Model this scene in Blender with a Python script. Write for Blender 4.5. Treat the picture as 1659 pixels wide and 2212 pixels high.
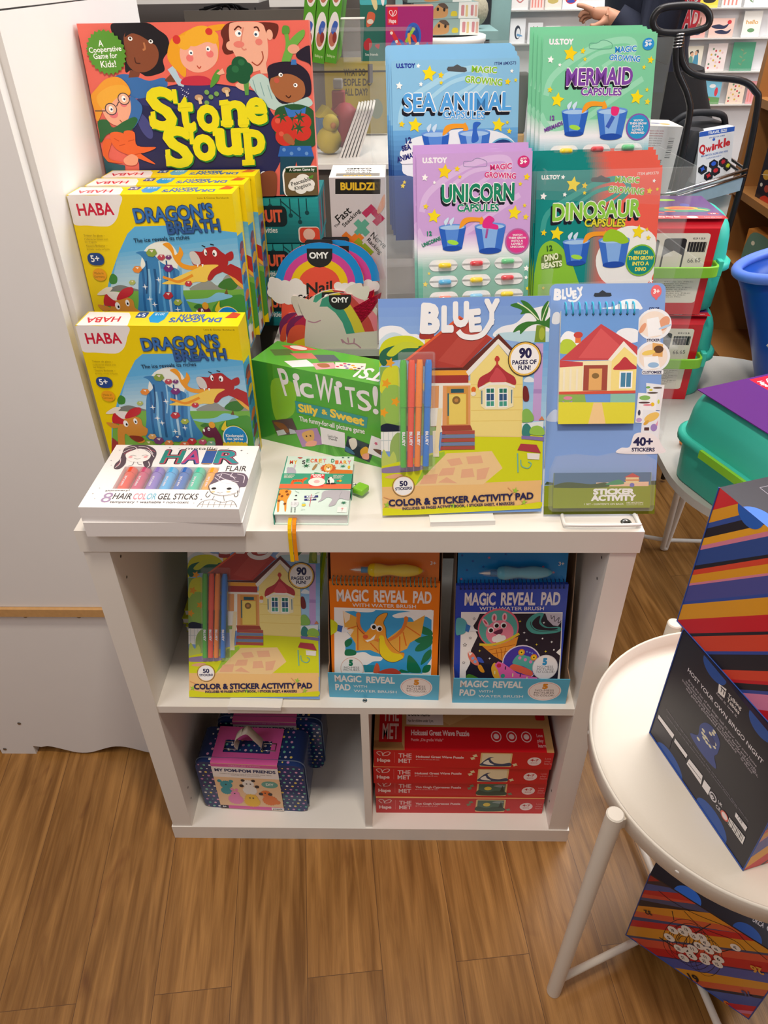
import bpy, bmesh, math, random
from mathutils import Vector, Matrix, Euler
random.seed(7)
for o in list(bpy.data.objects): bpy.data.objects.remove(o)
S = bpy.context.scene
COL = S.collection
PI = math.pi

# ---------------------------------------------------------------- camera
cam = bpy.data.cameras.new('camera'); cam.sensor_fit = 'VERTICAL'; cam.sensor_height = 36.0
cam.lens = 36.0 * 1600.15 / 2212.0; cam.clip_start = 0.02; cam.clip_end = 60
co = bpy.data.objects.new('camera', cam); COL.objects.link(co)
_r, _u, _f = Vector((0.99980128, 0.01676574, -0.01078513)), Vector((-0.00134697, 0.59658903, 0.80254577)), Vector((-0.01988956, 0.80237176, -0.59649305))
co.matrix_world = Matrix(((_r.x, _u.x, -_f.x, .44102528), (_r.y, _u.y, -_f.y, -.78399448), (_r.z, _u.z, -_f.z, 1.38538857), (0, 0, 0, 1)))
S.camera = co

# ---------------------------------------------------------------- light, exposure
S.view_settings.view_transform = 'Standard'; S.view_settings.look = 'None'
S.view_settings.gamma = 1; S.view_settings.use_curve_mapping = False
S.view_settings.exposure = 0.0
W = bpy.data.worlds.new('shop_ambient'); S.world = W; W.use_nodes = True
W.node_tree.nodes['Background'].inputs[0].default_value = (.95, .97, 1.0, 1)
W.node_tree.nodes['Background'].inputs[1].default_value = .22
def area(name, loc, target, sx, sy, power, col):
    L = bpy.data.lights.new(name, 'AREA'); L.shape = 'RECTANGLE'; L.size = sx; L.size_y = sy; L.energy = power; L.color = col
    o = bpy.data.objects.new(name, L); COL.objects.link(o); o.location = loc
    o.rotation_euler = (Vector(target) - Vector(loc)).to_track_quat('-Z', 'Y').to_euler(); return o
area('ceiling_spotlight', (.46, -.46, 2.65), (.38, .15, .8), .22, .22, 23.5, (1, .88, .74))
area('ceiling_panel_back', (1.4, 1.3, 2.75), (1.4, 1.3, 0), 1.4, 1.0, 46, (1, .97, .93))
area('shop_window', (2.5, .60, 1.7), (0, .38, .9), 1.2, 1.1, 24, (.86, .94, 1.0))
area('front_window', (-1.0, -1.1, 2.45), (.1, .25, .9), 1.0, .8, 15, (1, .95, .94))

# ---------------------------------------------------------------- helpers
def lin(h):
    h = h.lstrip('#')
    if len(h) == 3: h = ''.join(c * 2 for c in h)
    v = [int(h[i:i + 2], 16) / 255 for i in (0, 2, 4)]
    return tuple((c / 12.92 if c <= .04045 else ((c + .055) / 1.055) ** 2.4) for c in v) + (1.0,)
def mat(name, col='#ffffff', rough=.5, metal=0, ink=False, trans=0, ior=1.45, alpha=1, bump=0, bscale=80, vary=0, spec=.5, coat=0):
    m = bpy.data.materials.new(name); m.use_nodes = True; nt = m.node_tree; b = nt.nodes['Principled BSDF']
    b.inputs['Roughness'].default_value = rough; b.inputs['Metallic'].default_value = metal
    b.inputs['IOR'].default_value = ior; b.inputs['Specular IOR Level'].default_value = spec
    b.inputs['Transmission Weight'].default_value = trans; b.inputs['Alpha'].default_value = alpha; b.inputs['Coat Weight'].default_value = coat
    c = nt.nodes.new('ShaderNodeAttribute' if ink else 'ShaderNodeRGB')
    if ink: c.attribute_name = 'ink'; out = c.outputs['Color']
    else: c.outputs[0].default_value = lin(col); out = c.outputs[0]
    if vary:
        n = nt.nodes.new('ShaderNodeTexNoise'); n.inputs['Scale'].default_value = bscale; n.inputs['Detail'].default_value = 4
        x = nt.nodes.new('ShaderNodeHueSaturation'); r = nt.nodes.new('ShaderNodeMapRange')
        r.inputs['To Min'].default_value = 1 - vary; r.inputs['To Max'].default_value = 1 + vary
        tc = nt.nodes.new('ShaderNodeTexCoord'); nt.links.new(tc.outputs['Object'], n.inputs['Vector'])
        nt.links.new(n.outputs['Fac'], r.inputs[0]); nt.links.new(r.outputs[0], x.inputs['Value']); nt.links.new(out, x.inputs['Color']); out = x.outputs[0]
    nt.links.new(out, b.inputs['Base Color'])
    if bump:
        n = nt.nodes.new('ShaderNodeTexNoise'); n.inputs['Scale'].default_value = bscale; n.inputs['Detail'].default_value = 3
        p = nt.nodes.new('ShaderNodeBump'); p.inputs['Strength'].default_value = bump; p.inputs['Distance'].default_value = .002
        tc = nt.nodes.new('ShaderNodeTexCoord'); nt.links.new(tc.outputs['Object'], n.inputs['Vector'])
        nt.links.new(n.outputs['Fac'], p.inputs['Height']); nt.links.new(p.outputs[0], b.inputs['Normal'])
    return m
M = dict(
    ink=mat('printed_card', ink=True, rough=.32, vary=.02, bscale=300), inkm=mat('printed_paper', ink=True, rough=.6, vary=.02, bscale=300),
    inkg=mat('glossy_print', ink=True, rough=.16, vary=.015, bscale=200),
    lam=mat('white_laminate', '#ece7df', .38, vary=.012, bscale=30), lamc=mat('cabinet_white', '#e9e6e4', .45, vary=.012, bscale=20),
    ply=mat('plywood_edge', '#c79a63', .6, vary=.15, bscale=120), steel=mat('steel', '#9a9a98', .3, metal=1, vary=.1), dark=mat('dark_hole', '#3a3733', .6, vary=.1),
    tray=mat('white_powder_coat', '#e4dccf', .42, bump=.05, bscale=400), grey=mat('grey_table_top', '#b9b7b3', .45, vary=.03),
    acr=mat('clear_acrylic', '#f4f8fa', .04, alpha=.07, spec=.8), blis=mat('clear_blister', '#ffffff', .06, alpha=.08, spec=.9),
    white=mat('white_plastic', '#f0eeea', .35, vary=.01), paper=mat('white_paper', '#eeeae8', .7, vary=.02),
    teal=mat('teal_plastic', '#3cc0ac', .42, bump=.03, bscale=300), lime=mat('lime_plastic', '#86c832', .38, vary=.02), orange=mat('orange_plastic', '#f08a35', .4, vary=.02),
    blue=mat('blue_plastic', '#1b4fb4', .3, vary=.04, bscale=6), lblue=mat('light_blue_plastic', '#6a8af0', .35, vary=.03), aqua=mat('aqua_plastic', '#27bfb4', .4, vary=.02),
    blackm=mat('black_metal_tube', '#2b2a2c', .32, metal=.4, vary=.1), chrome=mat('chrome_wire', '#c8c8ca', .18, metal=1, vary=.05), galv=mat('galvanised_sheet', '#b8cdd4', .35, metal=.35, vary=.12, bscale=60),
    bag=mat('black_bag_fabric', '#22242a', .6, bump=.3, bscale=60, vary=.15), cloth=mat('navy_fabric', '#1d2235', .85, bump=.2, bscale=90, vary=.12), black=mat('black_trousers', '#1a1b20', .85, bump=.2, bscale=70, vary=.12),
    skin=mat('skin', '#c58f74', .55, vary=.05, bscale=40), hair=mat('dark_hair', '#2a1d17', .6, bump=.5, bscale=120, vary=.2),
    oak=mat('oak_veneer', '#a9743f', .5, vary=.14, bscale=9), gwall=mat('grey_backdrop', '#8b8583', .8, vary=.05, bscale=3), tealp=mat('teal_painted_wood', '#8fb4b4', .5, vary=.03),
    strap=mat('cotton_strap', '#d9cfbb', .85, bump=.4, bscale=200), grid=mat('dark_interior', '#5a544e', .8, vary=.1, bscale=4),
    wall=mat('wall_white', '#e6e6ea', .7, vary=.015, bscale=3))

class MB:
    """collects shapes of one mesh: coloured faces and tubes"""
    def __init__(s): s.v = []; s.f = []; s.c = []; s.m = []; s.mats = []; s.sm = []
    def mi(s, m):
        if m not in s.mats: s.mats.append(m)
        return s.mats.index(m)
    def add(s, vs, fs, m, col='#ffffff', smooth=False):
        b = len(s.v); s.v += [tuple(p) for p in vs]; i = s.mi(m); c = lin(col) if isinstance(col, str) else col
        for f in fs: s.f.append([b + k for k in f]); s.c.append(c); s.m.append(i); s.sm.append(smooth)
    def box(s, x0, y0, z0, x1, y1, z1, m, col='#ffffff', cols=None):
        """cols: front, back, left, right, top, bottom"""
        vs = [(x, y, z) for z in (z0, z1) for y in (y0, y1) for x in (x0, x1)]
        F = [(0, 1, 5, 4), (3, 2, 6, 7), (2, 0, 4, 6), (1, 3, 7, 5), (4, 5, 7, 6), (2, 3, 1, 0)]
        for k, f in enumerate(F): s.add(vs, [f], m, (cols[k] if cols else col))
    def rbox(s, x0, y0, z0, x1, y1, z1, m, r=.004, col='#ffffff', seg=2):
        bm = bmesh.new(); bmesh.ops.create_cube(bm, size=1)
        for v in bm.verts: v.co = Vector(((x0 + x1) / 2 + v.co.x * (x1 - x0), (y0 + y1) / 2 + v.co.y * (y1 - y0), (z0 + z1) / 2 + v.co.z * (z1 - z0)))
        bmesh.ops.bevel(bm, geom=list(bm.edges), offset=r, segments=seg, profile=.5, affect='EDGES')
        s.bm(bm, m, col, False)
    def bm(s, bm, m, col='#ffffff', smooth=True, mx=None):
        bm.verts.index_update(); vs = [(mx @ v.co if mx else v.co) for v in bm.verts]
        s.add([tuple(v) for v in vs], [[v.index for v in f.verts] for f in bm.faces], m, col, smooth); bm.free()
    def prism(s, pts, axis, a, b, m, col='#ffffff', smooth=False):
        """pts outline in the two other axes, extruded from a to b along axis"""
        def P(p, t): return {'y': (p[0], t, p[1]), 'z': (p[0], p[1], t), 'x': (t, p[0], p[1])}[axis]
        n = len(pts); vs = [P(p, a) for p in pts] + [P(p, b) for p in pts]
        s.add(vs, [list(range(n))[::-1], list(range(n, 2 * n))], m, col)
        s.add(vs, [(i, (i + 1) % n, n + (i + 1) % n, n + i) for i in range(n)], m, col, smooth)
    def tube(s, pts, r, m, col='#ffffff', n=12, closed=False, caps=True):
        P = [Vector(p) for p in pts]; N = len(P); R = r if isinstance(r, (list, tuple)) else [r] * N; vs = []; up = None
        for i, p in enumerate(P):
            t = (P[(i + 1) % N] - P[i - 1]) if closed else (P[min(i + 1, N - 1)] - P[max(i - 1, 0)])
            t.normalize()
            if up is None: up = t.orthogonal().normalized()
            up = (up - t * up.dot(t)); up = up.normalized() if up.length > 1e-6 else t.orthogonal().normalized()
            w = t.cross(up)
            vs += [tuple(p + (up * math.cos(2 * PI * k / n) + w * math.sin(2 * PI * k / n)) * R[i]) for k in range(n)]
        fs = [(i * n + k, i * n + (k + 1) % n, ((i + 1) % N) * n + (k + 1) % n, ((i + 1) % N) * n + k) for i in range(N if closed else N - 1) for k in range(n)]
        s.add(vs, fs, m, col, True)
        if caps and not closed: s.add(vs, [list(range(n))[::-1], [(N - 1) * n + k for k in range(n)]], m, col)
    def lathe(s, prof, m, col='#ffffff', n=48, c=(0, 0, 0), smooth=True, sx=1, sy=1):
        vs = [(c[0] + r * sx * math.cos(2 * PI * k / n), c[1] + r * sy * math.sin(2 * PI * k / n), c[2] + z) for r, z in prof for k in range(n)]
        s.add(vs, [(i * n + k, i * n + (k + 1) % n, (i + 1) * n + (k + 1) % n, (i + 1) * n + k) for i in range(len(prof) - 1) for k in range(n)], m, col, smooth)
    def ball(s, c, r, m, col='#ffffff', seg=16, sc=(1, 1, 1)):
        bm = bmesh.new(); bmesh.ops.create_uvsphere(bm, u_segments=seg, v_segments=max(6, seg // 2), radius=1)
        s.bm(bm, m, col, True, Matrix.Translation(c) @ Matrix.Diagonal((r * sc[0], r * sc[1], r * sc[2], 1)))
    def build(s, name, parent=None, bevel=0, loc=None, rot=None):
        me = bpy.data.meshes.new(name); me.from_pydata(s.v, [], s.f)
        for m in s.mats: me.materials.append(m)
        me.polygons.foreach_set('material_index', s.m); me.polygons.foreach_set('use_smooth', s.sm)
        a = me.attributes.new('ink', 'FLOAT_COLOR', 'CORNER'); buf = []
        for p in me.polygons: buf += list(s.c[p.index]) * p.loop_total
        a.data.foreach_set('color', buf); me.update()
        o = bpy.data.objects.new(name, me); COL.objects.link(o)
        if bevel:
            b = o.modifiers.new('bevel', 'BEVEL'); b.width = bevel; b.segments = 2; b.limit_method = 'ANGLE'; b.angle_limit = 1.0
        if parent: o.parent = parent
        if loc: o.location = loc
        if rot: o.rotation_euler = rot
        return o
def tag(o, label, cat, group=None, kind=None):
    if label: o['label'] = label
    if cat: o['category'] = cat
    if group: o['group'] = group
    if kind: o['kind'] = kind
    return o
def thing(name, label, cat, loc=(0, 0, 0), rot=(0, 0, 0), group=None):
    o = bpy.data.objects.new(name, None); o.empty_display_size = .05; COL.objects.link(o); o.location = loc; o.rotation_euler = rot
    return tag(o, label, cat, group)
def pose(x, y, z, yaw=0, lean=0): return dict(loc=(x, y, z), rot=(-lean, 0, yaw))
def kids(o): return [c for c in bpy.data.objects if c.parent == o]
def dup(o, loc=None, rot=None, label=None, parent=None):
    c = o.copy(); COL.objects.link(c)
    if loc: c.location = loc
    if rot: c.rotation_euler = rot
    if label: c['label'] = label
    if parent: c.parent = parent
    for k in kids(o): dup(k, parent=c)
    return c
def spline(pts, closed=True, k=5):
    n = len(pts); out = []
    for i in range(n if closed else n - 1):
        g = (lambda j: pts[j % n]) if closed else (lambda j: pts[min(max(j, 0), n - 1)])
        a, b, c, d = g(i - 1), g(i), g(i + 1), g(i + 2)
        for q in range(k):
            t = q / k
            out.append(tuple(.5 * (2 * b[e] + (c[e] - a[e]) * t + (2 * a[e] - 5 * b[e] + 4 * c[e] - d[e]) * t * t + (3 * b[e] - a[e] - 3 * c[e] + d[e]) * t ** 3) for e in range(len(b))))
    if not closed: out.append(tuple(pts[-1]))
    return out
_tc = {}
def text_mesh(body, bold):
    k = (body, bold)
    if k not in _tc:
        c = bpy.data.curves.new('lettering', 'FONT'); c.body = body; c.offset = bold; c.resolution_u = 3; c.fill_mode = 'FRONT'
        o = bpy.data.objects.new('lettering', c); m = o.to_mesh()
        vs = [(v.co.x, v.co.y) for v in m.vertices]; fs = [tuple(p.vertices) for p in m.polygons]
        o.to_mesh_clear(); bpy.data.objects.remove(o); bpy.data.curves.remove(c)
        # glyph curve fill may face down: keep as is, the print is two-sided
        x0 = min([v[0] for v in vs] or [0]); x1 = max([v[0] for v in vs] or [1]); _tc[k] = (vs, fs, x0, max(x1 - x0, 1e-4))
    return _tc[k]
LAYER = 1.0e-5
def draw(mb, data, O, U, V, N, m, start=1, clip=None, flat=False):
    """lay a print (list of shapes in tenths of a millimetre from the panel's lower left corner) on a panel"""
    O, U, V, N = Vector(O), Vector(U), Vector(V), Vector(N); k = start
    cw, ch = clip or (1e9, 1e9); lo = 0 if clip else -1e9
    def P(x, y):
        x = min(max(x, lo), cw); y = min(max(y, lo), ch)
        return O + U * (x * 1e-4) + V * (y * 1e-4) + N * (k * LAYER)
    for d in data:
        k += 0 if flat else 1; q = d[0]; col = d[1]
        if q == 't':
            _, col, body, x, y, w, cap, bold, rot = d[:9]; sh = d[9] if len(d) > 9 else 0
            fat = max(0, bold * .72 - .012); vs, fs, x0, ww = text_mesh(body, min(bold, .012)); k0 = len(vs)
            if fat:     # heavy lettering: the thin glyphs repeated round a small circle
                x0 -= fat; ww += 2 * fat; n = 8 if fat < .05 else 12
                vs, fs = [(a + fat * math.cos(2 * PI * i / n), b + fat * math.sin(2 * PI * i / n)) for i in range(n) for a, b in vs] + vs, [tuple(q + k0 * i for q in f) for i in range(n + 1) for f in fs]
            sx = w / ww; sy = cap / .682; c, s_ = math.cos(math.radians(rot)), math.sin(math.radians(rot)); o = []
            for a, b in vs:
                a, b = (a - x0) * sx, b * sy; a += sh * b; o.append(P(x + a * c - b * s_, y + a * s_ + b * c) + N * ((len(o) // k0) * 1.2e-6))
            mb.add(o, fs, m, col); k += 1.5 if fat else 0; continue
        p = [(d[2][i], d[2][i + 1]) for i in range(0, len(d[2]), 2)]
        if q == 's': p = spline(p)
        if q in 'ps': mb.add([P(*a) for a in p], [list(range(len(p)))], m, col)
        elif q == 'g':      # printed blend between two inks, lower edge to upper edge (quad: ll lr ur ul)
            a, b, c, e = [Vector(t) for t in p]; c0, c1 = [lin(t) for t in col.split(',')]; n = 10
            for i in range(n):
                t0, t1 = i / n, (i + 1) / n; t = (i + .5) / n
                mb.add([P(*a.lerp(e, t0)), P(*b.lerp(c, t0)), P(*b.lerp(c, t1)), P(*a.lerp(e, t1))], [(0, 1, 2, 3)], m, tuple(c0[j] * (1 - t) + c1[j] * t for j in range(4)))
        elif q in 'lL':     # stroke of given width
            w = d[3] / 2
            if q == 'L': p = spline(p, False)
            L = []; R = []
            for i in range(len(p)):
                a = Vector(p[max(i - 1, 0)]); b = Vector(p[min(i + 1, len(p) - 1)]); t = (b - a); t = t.normalized() if t.length else Vector((1, 0)); n_ = Vector((-t.y, t.x)) * w
                L.append(P(*(Vector(p[i]) + n_))); R.append(P(*(Vector(p[i]) - n_)))
            n = len(p); mb.add(L + R, [(i, i + 1, n + i + 1, n + i) for i in range(n - 1)], m, col)
        elif q == 'e':      # ellipse centre, radii, tilt
            cx, cy = p[0]; rx, ry = p[1]; a = math.radians(d[3]) if len(d) > 3 else 0; o = []
            for i in range(28):
                u, v = rx * math.cos(2 * PI * i / 28), ry * math.sin(2 * PI * i / 28); o.append(P(cx + u * math.cos(a) - v * math.sin(a), cy + u * math.sin(a) + v * math.cos(a)))
            mb.add(o, [list(range(28))], m, col)
        elif q == 'x':      # star
            cx, cy = p[0]; ro, nn = p[1]; a = math.radians(d[3]) if len(d) > 3 else 0; ri = ro * (d[4] if len(d) > 4 else .5)
            mb.add([P(cx + (ro if i % 2 == 0 else ri) * math.sin(a + i * PI / nn), cy + (ro if i % 2 == 0 else ri) * math.cos(a + i * PI / nn)) for i in range(2 * nn)], [list(range(2 * nn))], m, col)
        elif q == 'r':      # rounded rectangle x0 y0 x1 y1, radius
            (a, b), (c, e) = p; r = d[3]; o = []
            for X, Y, t in ((c - r, b + r, -90), (c - r, e - r, 0), (a + r, e - r, 90), (a + r, b + r, 180)):
                for i in range(5): th = math.radians(t + i * 22.5); o.append(P(X + r * math.cos(th), Y + r * math.sin(th)))
            mb.add(o, [list(range(len(o)))], m, col)
    return k
def front(mb, data, w, h, m, y=0): return draw(mb, data, (-w / 2, y, 0), (1, 0, 0), (0, 0, 1), (0, -1, 0), m, clip=(w * 1e4, h * 1e4))
def top(mb, data, w, d, z, m): return draw(mb, data, (-w / 2, 0, z), (1, 0, 0), (0, 1, 0), (0, 0, 1), m, clip=(w * 1e4, d * 1e4))
def right(mb, data, w, d, h, m): return draw(mb, data, (w / 2, 0, 0), (0, 1, 0), (0, 0, 1), (1, 0, 0), m, clip=(d * 1e4, h * 1e4))

# ================================================================ print layouts, mostly traced from image pixels (tenths of a millimetre on each panel)
ART = {
'dragon_front': [('p','f4d60e',[0,0,2250,0,2250,2200,0,2200]),('s','f2ecea',[-2,2186,351,2191,731,2190,684,2030,614,1887,509,1800,386,1788,193,1801,2,1821,1,2007]),('p','f2ecea',[0,2009,0,2186,435,2192,381,1974,2,1821]),('t','d0213f','HABA',100,1933,498,149,0.035,1.2),('t','8f7710','Lena & Günter Burkhardt',1769,2138,429,24,0,-0.1),('p','62b4e6',[2250,159,21,122,141,633,320,1039,542,1427,722,1689,846,1785,1289,1794,1689,1761,2250,1698]),('g','cfe6ea,6bb9e8',[272,839,2250,864,2242,1629,542,1427]),('s','f4f7f0',[816,1239,958,1506,1249,1583,1380,1360,1218,1050,855,1006]),('s','9a9d97',[1474,894,1745,1036,1892,959,2055,1118,2255,904]),('s','7e837f',[255,879,438,971,592,943,723,885]),('p','79b64a',[264,879,2250,904,2250,159,21,122,159,633]),('s','4f9a3c',[1775,656,2278,804,2271,159,1791,151]),('s','8ccbe6',[1378,752,1704,777,1877,859,2082,802,1877,739,1601,694]),('s','3f7d35',[1889,939,1974,1039,2099,1060,2174,963,2077,892]),('s','3f8a3c',[324,1059,387,1138,447,1090,418,1001,335,990]),('p','7a5a30',[1963,840,2010,921,2018,831]),('s','3f86c0',[786,1430,912,1450,1040,1394,1139,1281,1349,1187,1345,1071,1360,853,1429,630,1492,465,1276,378,654,390,692,743,773,1123,890,1259,848,1392]),('L','2d6aa4',[834,1201,819,1005,778,765,755,434],35),('L','8cc6ea',[922,1202,908,1006,868,766,847,435],35),('L','235a8e',[1010,1203,997,1008,959,767,939,436],35),('L','5aa7dc',[1115,1204,1104,1009,1067,768,1049,438],35),('L','b6d7ee',[1203,1205,1193,1010,1157,770,1141,439],35),('L','2f6fae',[1282,1206,1273,1011,1238,771,1223,441],35),('L','74b6e2',[1379,1207,1370,1012,1337,772,1324,442],35),('L','1e4f80',[911,1317,889,1085,827,846],21),('L','9dd0ee',[1094,1319,1075,1087,1016,848],21),('L','1e5a94',[1199,1320,1181,1088,1123,850],21),('x','ffffff',[825,946,46,4],0,0.25),('x','ffffff',[915,685,47,4],0,0.25),('x','ffffff',[859,766,47,4],0,0.25),('x','ffffff',[1041,1047,46,4],0,0.25),('x','ffffff',[1087,543,47,4],0,0.25),('x','ffffff',[1244,607,47,4],0,0.25),('s','f6a32c',[1799,1269,1629,1190,1422,1207,1321,1321,1290,1435,1249,1490,1190,1546,1280,1565,1326,1491,1335,1397,1394,1436,1424,1511,1460,1417,1405,1303,1534,1247,1677,1268]),('s','fbd35a',[1935,1251,1781,1269,1521,1170,1218,1050,1082,989,1276,981,1399,973,1583,1015,1724,1016,1810,1115]),('L','f39a2a',[1110,1087,1218,1050,1337,1021,1546,1112],39),('p','b5292c',[1941,1175,2111,1272,2250,1201,2250,905,2159,982,2055,1118]),('p','f0b24a',[2055,1118,2159,982,2250,905,2250,967,2152,1061]),('s','b32a2e',[1554,1362,1558,1437,1620,1447,1722,1439,1762,1477,1817,1496,1921,1506,1997,1441,2058,1386,2079,1291,2011,1175,1880,1116,1798,1037,1748,1056,1819,1173,1935,1251,1780,1259,1639,1248,1572,1267]),('s','d8d3cf',[1550,1343,1551,1428,1619,1442,1675,1363,1677,1268,1590,1267]),('s','b32a2e',[2041,1386,2152,1443,2160,1349,2082,1310]),('e','ffffff',[1775,1430,22,46]),('e','ffffff',[1904,1418,31,46]),('e','111111',[1784,1417,10,19]),('e','111111',[1892,1407,12,21]),('l','222222',[1736,1528,1784,1503],14),('l','222222',[1858,1543,1908,1530],14),('p','ffffff',[1625,1267,1655,1264,1634,1219]),('p','ffffff',[1694,1268,1725,1265,1704,1220]),('p','a33b3a',[100,424,195,319,187,125,18,122]),('s','d9923a',[251,635,330,738,489,801,604,752,616,640,676,579,635,474,557,452,594,368,495,334,373,449,304,469,243,126,149,124,203,509]),('s','d9923a',[71,684,203,665,255,614,148,588]),('s','8b2f22',[375,460,539,451,580,389,489,349,414,386]),('s','c92a37',[172,685,185,777,250,859,334,759,349,667,240,665]),('s','f0eae6',[241,859,345,880,464,851,389,759,316,758]),('s','c92a37',[371,759,475,902,628,944,632,864,532,792]),('s','f1ead8',[100,837,251,939,348,930,227,838]),('e','ffffff',[364,667,36,55]),('e','ffffff',[519,710,29,50]),('e','111111',[375,653,15,21]),('e','111111',[520,700,13,19]),('s','6b2547',[1521,591,1613,653,1700,634,1741,552,1777,428,1772,151,1661,149,1667,426,1579,446,1499,507]),('s','3f7d35',[1487,652,1565,694,1629,643,1519,628]),('e','f0a830',[1660,664,47,54]),('e','ffffff',[1603,592,18,31]),('e','ffffff',[1527,570,15,27]),('e','111111',[1605,583,7,13]),('p','f0913a',[693,1200,738,1246,815,1243,832,1193,773,1146,712,1157]),('p','f6e6dc',[742,1231,791,1231,770,1200]),('p','b7c26a',[602,1013,634,1046,689,1044,701,1008,659,975,615,982]),('p','f6e6dc',[637,1035,672,1036,657,1013]),('p','c23440',[1064,819,1111,870,1193,867,1213,812,1151,761,1085,772]),('p','f6e6dc',[1116,853,1168,854,1147,820]),('p','cf3b4a',[1408,993,1442,1031,1504,1029,1520,988,1474,949,1424,958]),('p','f6e6dc',[1446,1018,1486,1019,1470,993]),('p','7a2f7c',[1140,1214,1186,1263,1266,1260,1286,1208,1225,1158,1161,1170]),('p','f6e6dc',[1190,1247,1242,1247,1221,1215]),('p','8da84a',[932,1431,983,1483,1070,1480,1090,1424,1024,1371,955,1383]),('p','f6e6dc',[987,1466,1043,1467,1020,1432]),('p','c04a5c',[1079,1366,1116,1405,1181,1403,1196,1361,1147,1322,1096,1331]),('p','f6e6dc',[1120,1393,1161,1393,1144,1367]),('p','7c3f7e',[1197,1368,1226,1397,1275,1395,1287,1364,1250,1334,1210,1341]),('p','f6e6dc',[1228,1388,1260,1388,1247,1368]),('p','a9bb4c',[1200,719,1240,764,1311,761,1328,714,1275,669,1218,679]),('p','f6e6dc',[1244,749,1289,750,1271,720]),('p','7a3f7e',[726,380,779,438,869,435,890,373,820,315,748,328]),('p','f6e6dc',[783,419,841,420,817,382]),('p','2f6ab0',[1019,427,1071,484,1161,481,1183,420,1114,362,1043,375]),('p','f6e6dc',[1076,466,1134,466,1110,428]),('p','e0894a',[883,340,930,392,1010,389,1029,334,968,282,904,294]),('p','f6e6dc',[934,375,986,376,964,342]),('p','cc3340',[1236,378,1284,431,1367,428,1388,371,1325,317,1258,329]),('p','f6e6dc',[1288,414,1342,415,1320,379]),('p','e6b070',[656,453,699,499,771,496,787,448,731,401,674,412]),('p','f6e6dc',[702,484,749,485,729,454]),('p','c8577c',[1410,370,1451,416,1522,413,1541,364,1487,317,1429,328]),('p','f6e6dc',[1455,401,1501,401,1483,371]),('p','8cae4c',[559,325,612,382,700,378,720,318,651,260,581,273]),('p','f6e6dc',[616,363,673,364,649,326]),('p','e3704a',[1110,312,1161,369,1249,365,1270,305,1203,248,1133,261]),('p','f6e6dc',[1165,350,1222,351,1199,313]),('p','7db0a0',[1526,340,1571,391,1650,388,1671,333,1612,281,1548,293]),('p','f6e6dc',[1575,374,1627,375,1607,341]),('t','27426f',"DRAGON'S",866,1839,1109,171,0.085,3.4),('t','3d74b8',"DRAGON'S",866,1839,1109,171,0.03,3.4),('t','27426f','BREATH',1289,1686,753,154,0.085,2.7),('t','35609f','BREATH',1289,1686,753,154,0.03,2.7),('t','1d2c48','The ice reveals its riches',796,1568,789,56,0.012,3.5),('t','9a8418','Trésor de glace –',105,1658,301,27,0,-0.2),('t','9a8418','Collecte les joyaux avec',104,1610,334,21,0,0.5),('t','9a8418','les dragons.',105,1573,168,21,0,0.5),('t','9a8418','Tesoro Brillante –',107,1517,301,27,0,0.5),('t','9a8418','El hielo revela su botín',109,1472,319,21,0,0.5),('r','26488c',[84,1259,321,1433],82),('t','ffffff','5+',132,1309,124,87,0.03,2.4),('e','f2a622',[207,1126,98,88]),('t','8f6a18','Made in',137,1131,128,32,0,0.6),('t','8f6a18','Germany',122,1084,149,32,0,-0.9),('s','f0d030',[1793,594,1877,739,1880,637,2009,659,1907,575]),('e','f3d63a',[1981,431,189,230]),('e','eaf3f6',[1981,431,189,220]),('e','1f8fd6',[1984,452,172,193]),('t','ffffff','Kinderspiel',1846,466,263,46,0.03,-0.1),('t','ffffff','des Jahres',1856,412,242,42,0.03,-0.1),('e','f0d030',[1813,299,37,73]),('e','f0d030',[1864,305,37,73]),('e','f0d030',[1916,310,37,73]),('e','f0d030',[1968,315,37,73]),('e','f0d030',[2019,311,37,73]),('e','f0d030',[2070,308,37,73]),('e','f0d030',[2120,304,37,73])],
'dragon_top': [('p','f4d60e',[0,0,2250,0,2250,500,0,500]),('p','f2ecea',[12,0,21,484,602,463,672,313,725,0]),('t','d0213f','HABA',538,320,472,179,0.03,-173.9),('r','26488c',[737,278,889,484],27),('t','fff','5+',850,439,113,108,0.02,-170.3),('p','2a9ad8',[955,485,1167,487,1172,231,1121,101,1000,121,937,272]),('t','fff','2018',1123,451,134,72,0,-175.6),('t','3d68a8',"DRAGON'S",1970,294,724,149,0.06,-179.3),('t','3d68a8','BREATH',1702,413,349,107,0.06,-179.3),('p','c8452c',[2004,285,2072,500,2085,500,2199,441,2169,287])],
'dragon_side': [('p','4aa0d0',[0,0,500,0,500,2200,0,2200]),('p','f4d60e',[0,1650,500,1600,500,2200,0,2200]),('p','f4d60e',[380,0,500,0,500,1650,380,1650]),('s','7a2f50',[40,1405,200,1380,340,1420,330,1500,150,1510]),('s','b94a3a',[40,1305,200,1280,340,1320,330,1400,150,1410]),('s','2f6fae',[40,1205,200,1180,340,1220,330,1300,150,1310]),('s','e0b23a',[40,1105,200,1080,340,1120,330,1200,150,1210]),('s','2c5a94',[40,975,200,950,340,990,330,1070,150,1080]),('s','3f86c0',[40,855,200,830,340,870,330,950,150,960]),('s','d8663a',[40,715,200,690,340,730,330,810,150,820]),('s','4f9a3c',[40,575,200,550,340,590,330,670,150,680]),('s','8b2f50',[40,435,200,410,340,450,330,530,150,540]),('s','6fae48',[40,295,200,270,340,310,330,390,150,400]),('s','e9e2dc',[40,175,200,150,340,190,330,270,150,280]),('s','b53040',[40,55,200,30,340,70,330,150,150,160]),('r','26488c',[180,680,300,560],50),('r','f2ecea',[30,330,200,40],20)],
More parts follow.
